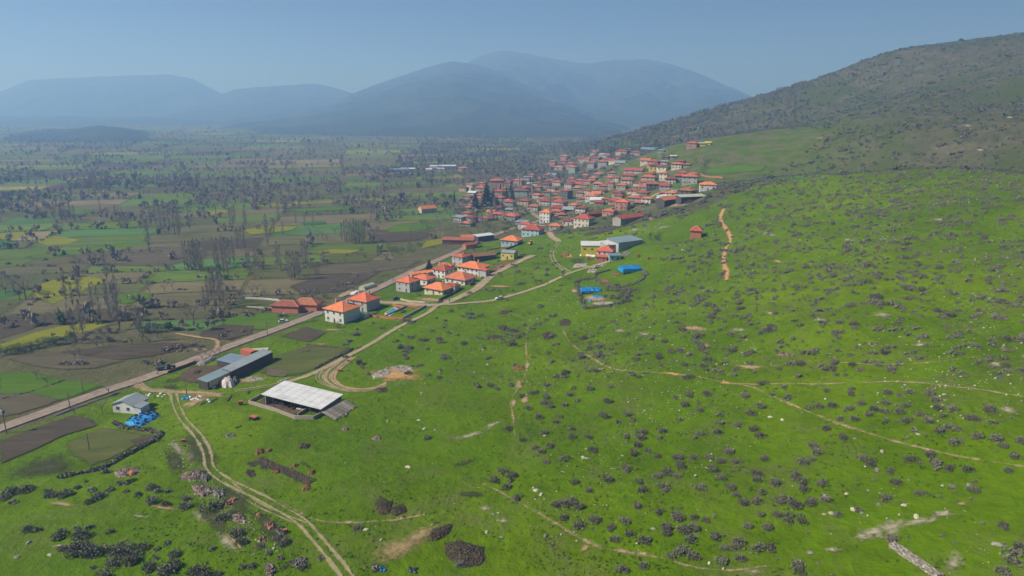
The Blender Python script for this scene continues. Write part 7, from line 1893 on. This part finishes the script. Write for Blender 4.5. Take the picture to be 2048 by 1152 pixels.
# ------------------------------------------------------------------ vehicles
WHEEL_T = MB().tube((0, -0.1, 0), (0, 0.1, 0), 0.33, 0.33, 14).mesh('tyre', ['rubber'], False)
WHEEL_R = MB().tube((0, -0.115, 0), (0, 0.115, 0), 0.19, 0.19, 10).mesh('rim', ['steel'], False)
def car(u, v, rot, paint, lab, kind='car', L=4.3, W=1.75):
    p = at(u, v, 0.22); root = bpy.data.objects.new('parked_' + kind, None); COL.objects.link(root); root.location = p; root.rotation_euler = (0, 0, math.radians(rot)); tag(root, lab, kind)
    h = L / 2; w = W / 2
    def ring(x, zb, zt, wt):        # cross-section of the body
        return [(x, -w, zb), (x, w, zb), (x, w, zt * 0.72 + zb * 0.28), (x, wt, zt), (x, -wt, zt), (x, -w, zt * 0.72 + zb * 0.28)]
    secs = [ring(-h, 0.38, 0.82, w * .86), ring(-h + .25, 0.24, 0.92, w * .93), ring(-h * .3, 0.22, 0.95, w * .95), ring(h * .35, 0.22, 0.93, w * .95), ring(h - .35, 0.24, 0.80, w * .9), ring(h, 0.38, 0.66, w * .8)]
    V = [q for s in secs for q in s]; n = 6
    Fc = [(i * n + j, (i + 1) * n + j, (i + 1) * n + (j + 1) % n, i * n + (j + 1) % n) for i in range(len(secs) - 1) for j in range(n)] + [tuple(range(n - 1, -1, -1)), tuple(range((len(secs) - 1) * n, len(secs) * n))]
    link('body', mesh_from('body', V, Fc, [paint]), root)
    c0, c1, c2, c3 = ((-h + .25, -h + .75, h * .12, h * .42) if kind == 'car' else (-h * .18, -h * .08, h * .30, h * .50))
    cab = MB().add([(c0, -w * .92, .90), (c0, w * .92, .90), (c3, w * .92, .90), (c3, -w * .92, .90), (c1, -w * .76, 1.42), (c1, w * .76, 1.42), (c2, w * .76, 1.42), (c2, -w * .76, 1.42)],
                   [(0, 1, 5, 4), (1, 2, 6, 5), (2, 3, 7, 6), (3, 0, 4, 7)])
    cab.build('windows', 'glass', root)
    MB().box(c1 - .02, -w * .78, 1.42, c2 + .02, w * .78, 1.47).build('roof', paint, root)
    if kind == 'pickup':
        MB().box(-h + .15, -w * .85, .94, c0 - .1, w * .85, .97).build('load_bed', 'paint_dark', root)
    for sx in (-1, 1):
        for sy in (-1, 1):
            wl2 = link('wheel', WHEEL_T, root, (sx * h * .62, sy * (w - .08), .33)); link('rim', WHEEL_R, wl2)
    for sy in (-1, 1):
        MB().box(h - .12, sy * w * .62 - .16, .60, h + .02, sy * w * .62 + .16, .74).build('headlight', 'lamp_glass', root)
        MB().box(-h - .02, sy * w * .66 - .14, .66, -h + .1, sy * w * .66 + .14, .82).build('taillight', 'tail_glass', root)
    return root
car(999, 599, 200, 'paint_white', 'white car driving on the dirt lane across the pasture')
car(791, 599, 55, 'paint_blue', 'dark blue car parked below the bare grey house')
car(945, 570, 40, 'paint_maroon', 'dark red car parked beside the broad red-roofed bungalow')
car(1197, 535, 8, 'paint_white', 'white pickup parked on the earth below the farm', 'pickup', 4.9)
car(567, 645, 25, 'paint_white', 'white car parked at the far edge of the road by the fields')
car(357, 661, 20, 'paint_dark', 'dark car parked at the end of the side track left of the road')
car(886, 545, 30, 'paint_white', 'white car between the road and the small cream house')
car(1388, 366, 10, 'paint_white', 'white car parked below the big white house at the village right edge')
# dark tractor with trailer on the road
p = at(341, 739, 0.36); tr_ = bpy.data.objects.new('tractor', None); COL.objects.link(tr_); tr_.location = p; tr_.rotation_euler = (0, 0, math.radians(24)); tag(tr_, 'dark tractor with trailer standing on the road', 'tractor')
MB().box(0.2, -.4, .55, 1.9, .4, 1.25).build('bonnet', 'paint_dark', tr_); MB().box(-1.0, -.65, .7, 0.2, .65, 1.1).build('chassis', 'paint_dark', tr_)
MB().box(-.9, -.6, 1.1, .1, .6, 2.2).build('cab', 'glass', tr_); MB().box(-1.0, -.7, 2.2, .2, .7, 2.3).build('cab_roof', 'paint_blue', tr_)
for x, y, r_ in ((-.55, .8, .7), (-.55, -.8, .7), (1.5, .6, .42), (1.5, -.6, .42)):
    MB().tube((0, -.17, 0), (0, .17, 0), r_, r_, 14).build('wheel', 'rubber', tr_, (x, y, r_))
tl = MB().box(-5.0, -.95, .75, -1.7, .95, 1.35).box(-1.7, -.06, .75, -1.0, .06, .87).build('trailer', 'paint_dark', tr_)
for x, y in ((-3.9, .95), (-3.9, -.95), (-2.9, .95), (-2.9, -.95)):
    MB().tube((0, -.12, 0), (0, .12, 0), .4, .4, 12).build('wheel', 'rubber', tl, (x, y, .4))
# yellow digger by the pale blue house
p = at(1062, 489); dg = bpy.data.objects.new('digger', None); COL.objects.link(dg); dg.location = p; dg.rotation_euler = (0, 0, math.radians(45)); tag(dg, 'yellow digger standing beside the pale blue house', 'digger')
MB().box(-2, -.9, .6, 1.4, .9, 1.5).build('body', 'paint_yellow', dg); MB().box(-.4, -.7, 1.5, .9, .7, 2.7).build('cab', 'glass', dg); MB().box(-.5, -.8, 2.7, 1.0, .8, 2.8).build('cab_roof', 'paint_yellow', dg)
MB().tube((1.3, 0, 1.2), (2.6, 0, 2.4), .16, .12, 6).tube((2.6, 0, 2.4), (3.4, 0, .9), .12, .1, 6).build('arm', 'paint_yellow', dg); MB().box(3.0, -.9, .2, 3.8, .9, .9).build('bucket', 'steel', dg)
for x, y, r_ in ((-1.4, .9, .65), (-1.4, -.9, .65), (1.0, .9, .5), (1.0, -.9, .5)):
    MB().tube((0, -.18, 0), (0, .18, 0), r_, r_, 14).build('wheel', 'rubber', dg, (x, y, r_))
# orange and red boxes on the grass
def crate(u, v, rot, w, d, h, body, top, lab, legs=True, wheels=False):
    p = at(u, v); root = bpy.data.objects.new('feed_box', None); COL.objects.link(root); root.location = p; root.rotation_euler = (0, 0, math.radians(rot)); tag(root, lab, 'box')
    MB().box(-w / 2, -d / 2, .35, w / 2, d / 2, h).build('body', body, root)
    MB().box(-w / 2 - .06, -d / 2 - .06, h, w / 2 + .06, d / 2 + .06, h + .1).build('lid', top, root)
    for sx in (-1, 1):
        for sy in (-1, 1):
            if wheels: MB().tube((0, -.1, 0), (0, .1, 0), .35, .35, 12).build('wheel', 'rubber', root, (sx * w * .35, sy * (d / 2 + .1), .35))
            else: MB().box(sx * w * .42 - .06, sy * d * .42 - .06, -.3, sx * w * .42 + .06, sy * d * .42 + .06, .35).build('leg', 'timber', root)
crate(482, 810, 15, 1.3, 1.1, 1.4, 'rust_orange', 'rust_orange', 'rusty orange feed box left of the barn pen')
crate(508, 839, -25, 2.5, 1.5, 1.1, 'paint_dark', 'rust_orange', 'flat cart with orange load on the grass below the pen', wheels=True)
crate(719, 729, 10, 2.2, 1.6, 1.7, 'rust_orange', 'paint_dark', 'orange-fronted box on the grass inside the wheel track loop')
crate(680, 743, 0, 1.2, .9, .8, 'rust_orange', 'rust_orange', 'tiny orange crate on the grass left of the rubbish clearing')
crate(1177, 520, 0, 2.2, 1.8, 2.4, 'brick_red', 'sheet_white', 'red booth with white top in front of the yellow farm')
crate(1277, 514, 0, 1.6, 1.4, 1.6, 'rust_orange', 'rust_orange', 'orange box on the slope right of the farm, left one')
crate(1297, 519, 0, 1.3, 1.2, 1.4, 'rust_orange', 'rust_orange', 'orange box on the slope right of the farm, right one')
crate(367, 884, 20, 1.0, .7, .8, 'brick_red', 'rust_orange', 'small red box above the gully left of the winding track')
crate(570, 1066, 20, .8, .7, .9, 'rust_orange', 'rust_orange', 'bright orange box beside the grey rubble heap at the lower track')
# planks and logs on the grass near the pen
for k, (a, b2, lab) in enumerate([((455, 803), (463, 790), 'leaning dark log on the grass above the pen'), ((420, 806), (436, 797), 'dark log lying near the track fork'), ((400, 811), (412, 804), 'short dark log lying below the track fork'), ((495, 788), (500, 783), 'dark plough frame on the grass left of the barn'),
                                  ((470, 857), (484, 853), 'dark beam lying on the grass below the cart'), ((556, 765), (580, 757), 'white plank by the upper corner of the barn roof')]):
    P_, Q_ = at(*a, 0.25), at(*b2, 0.3)
    lg = MB().tube(P_, Q_, 0.2, 0.16, 7)
    d_ = (Q_ - P_)
    for f in (0.3, 0.7):
        s_ = P_.lerp(Q_, f); lg.tube(s_, s_ + Vector((-d_.y, d_.x, 0)).normalized() * 0.7 + Vector((0, 0, 0.4)), 0.07, 0.03, 5)
    tag(lg.build('log', 'sheet_white' if 'white' in lab else 'timber'), lab, 'log')
# a person standing on the lane
def person(u, v, lab):
    p = at(u, v, 0.33)
    J = [((0, 0, .95), .14), ((0, 0, 1.2), .15), ((0, 0, 1.42), .16), ((0, 0, 1.53), .06), ((0, .02, 1.66), .105), ((.09, 0, .88), .10), ((.10, .02, .48), .075), ((.10, -.01, .08), .05), ((.11, .13, .04), .045), ((-.09, 0, .88), .10), ((-.10, -.06, .48), .075), ((-.10, -.12, .08), .05), ((-.11, .02, .04), .045),
         ((.20, 0, 1.40), .065), ((.26, -.02, 1.14), .05), ((.25, .08, .92), .038), ((.25, .12, .83), .035), ((-.20, 0, 1.40), .065), ((-.26, .02, 1.14), .05), ((-.25, .12, .92), .038), ((-.25, .16, .83), .035), ((0, .03, 1.78), .06)]
    E = [(0, 1), (1, 2), (2, 3), (3, 4), (4, 21), (0, 5), (5, 6), (6, 7), (7, 8), (0, 9), (9, 10), (10, 11), (11, 12), (2, 13), (13, 14), (14, 15), (15, 16), (2, 17), (17, 18), (18, 19), (19, 20)]
    me = bpy.data.meshes.new('person'); me.from_pydata([j[0] for j in J], E, []); me.update()
    o = bpy.data.objects.new('person', me); COL.objects.link(o); o.location = p
    md = o.modifiers.new('skin', 'SKIN')
    for k, j in enumerate(J):
        sv = me.skin_vertices[0].data[k]; sv.radius = (j[1], j[1]); sv.use_root = k == 0
    o.modifiers.new('smooth', 'SUBSURF').levels = 1
    me.materials.append(MAT['cloth_dark'])
    tag(o, lab, 'person')
    hd = MB().tube((0, .02, 1.60), (0, .03, 1.80), .115, .09, 10).build('hair', 'paint_dark', o)
person(899, 606, 'person in dark clothes walking on the lane near the track junction')
# ------------------------------------------------------------------ labels: tell look-alikes apart by what they stand beside
LANDMARKS = [(1825, 1122, 'pale stone wall'), (1770, 1062, 'largest pale bare rock patch'), (932, 1107, 'largest dark dung spread'), (800, 1092, 'straw litter patch'), (767, 1012, 'broad brown dung spread'), (970, 1018, 'pale bare oval patch'),
             (1440, 765, 'hill path fork'), (1450, 490, 'orange earth scar'), (1392, 472, 'lone brick hut'), (1181, 580, 'lower blue cover'), (1260, 540, 'blue shelter'), (1038, 737, 'orange earth mound'), (600, 790, 'big white barn'),
             (785, 750, 'rubbish clearing'), (630, 1040, 'track branch'), (420, 930, 'winding track bend'), (404, 982, 'pink-grey rubble heaps'), (205, 938, 'dark brush fence'), (262, 812, 'white cottage'), (0, 1152, 'lower left corner'),
             (2048, 1152, 'lower right corner'), (1200, 1096, 'lower path bend'), (1240, 742, 'hill path bend'), (1660, 840, 'middle of the lower hill path'), (2040, 935, 'right end of the lower path'), (2040, 790, 'right end of the upper path'),
             (1245, 662, 'pale bare patch beside the pens'), (1005, 656, 'dark heap'), (1030, 870, 'foot of the vertical path'), (970, 860, 'pale worn streak'), (1500, 1144, 'pale patch at the bottom edge'), (1640, 1104, 'small pale patches'), (1922, 1008, 'small bare patch'),
             (130, 580, 'large yellow field'), (100, 675, 'lower yellow field'), (595, 617, 'salmon barns'), (660, 570, 'ploughed field'), (815, 452, 'green field'), (855, 425, 'lone red farmhouse'), (110, 480, 'far yellow field'), (230, 498, 'bright green strip'),
             (490, 740, 'long grey shed'), (512, 556, 'orange reed clumps'), (690, 640, 'nearest house'), (948, 545, 'brightest orange villa'), (920, 487, 'maroon barn'), (1040, 375, 'minaret'), (973, 390, 'tallest conifer'), (1093, 435, 'white three-storey house'),
             (1168, 447, 'cream two-storey house'), (1258, 440, 'red shed'), (1347, 403, 'longest red barn'), (1330, 355, 'big white village house'), (1300, 300, 'blue-grey hall'), (1390, 288, 'pink house above the village'), (1270, 340, 'long red-roofed house'),
             (1110, 325, 'pink tower house'), (1180, 365, 'village middle roofs'), (1245, 412, 'pink brick house'), (1020, 512, 'yellow cabin'), (1024, 487, 'pale blue bungalow'), (1200, 500, 'yellow farm'), (1415, 378, 'rightmost village house'), (60, 697, 'olive row'), (770, 505, 'olive orchard'),
             (430, 680, 'side track end'), (300, 440, 'far left woods'), (620, 450, 'middle of the plain'), (710, 465, 'dense poplar stand'), (390, 515, 'left poplar grove'), (1500, 620, 'middle of the upper slope'), (1750, 560, 'right part of the upper slope'), (1950, 640, 'right edge of the slope')]
NTH = ['nearest', 'second nearest', 'third nearest', 'fourth nearest', 'fifth nearest', 'sixth nearest', 'seventh nearest', 'eighth nearest', 'ninth nearest', 'tenth nearest', 'eleventh nearest', 'twelfth nearest'] + ['%dth nearest' % k for k in range(13, 60)]
BASE = {'shrub': 'grey leafless shrub', 'poplar_tree': 'slim leafless poplar', 'bare_tree': 'leafless grey-brown tree', 'boulder': 'weathered boulder', 'olive_tree': 'grey-green olive tree', 'green_bush': 'green bush', 'garden_tree': 'small green tree'}
seen = {}
for o in scene.objects:
    if o.parent is None and o.get('label') and o.get('category'):
        seen.setdefault(o['label'], []).append(o)
buckets = {}
for lab, obs in list(seen.items()):
    if len(obs) < 2: continue
    for o in obs:
        nm = o.name.split('.')[0]
        base = BASE.get(nm)
        if nm == 'village_house': base = ', '.join(lab.split(', ')[:2])
        if base is None: continue
        if nm == 'shrub' and o.scale[0] > 2.1: base = 'large ' + base
        u, v = project(o.location)
        best = min(LANDMARKS, key=lambda L: math.hypot(u - L[0], (v - L[1]) * 1.6))
        du, dv = u - best[0], (v - best[1]) * 1.6
        side = ('right of' if du > 0 else 'left of') if abs(du) > abs(dv) else ('below' if dv > 0 else 'above')
        buckets.setdefault((base, side, best[2]), []).append((math.hypot(du, dv), o))
for (base, side, lm), lst in buckets.items():
    lst.sort(key=lambda t: t[0])
    for k, (_, o) in enumerate(lst):
        o['label'] = '%s %s the %s' % (base, side, lm) + ((', %s' if 'house' in base else ', %s to it') % NTH[k] if len(lst) > 1 else '')
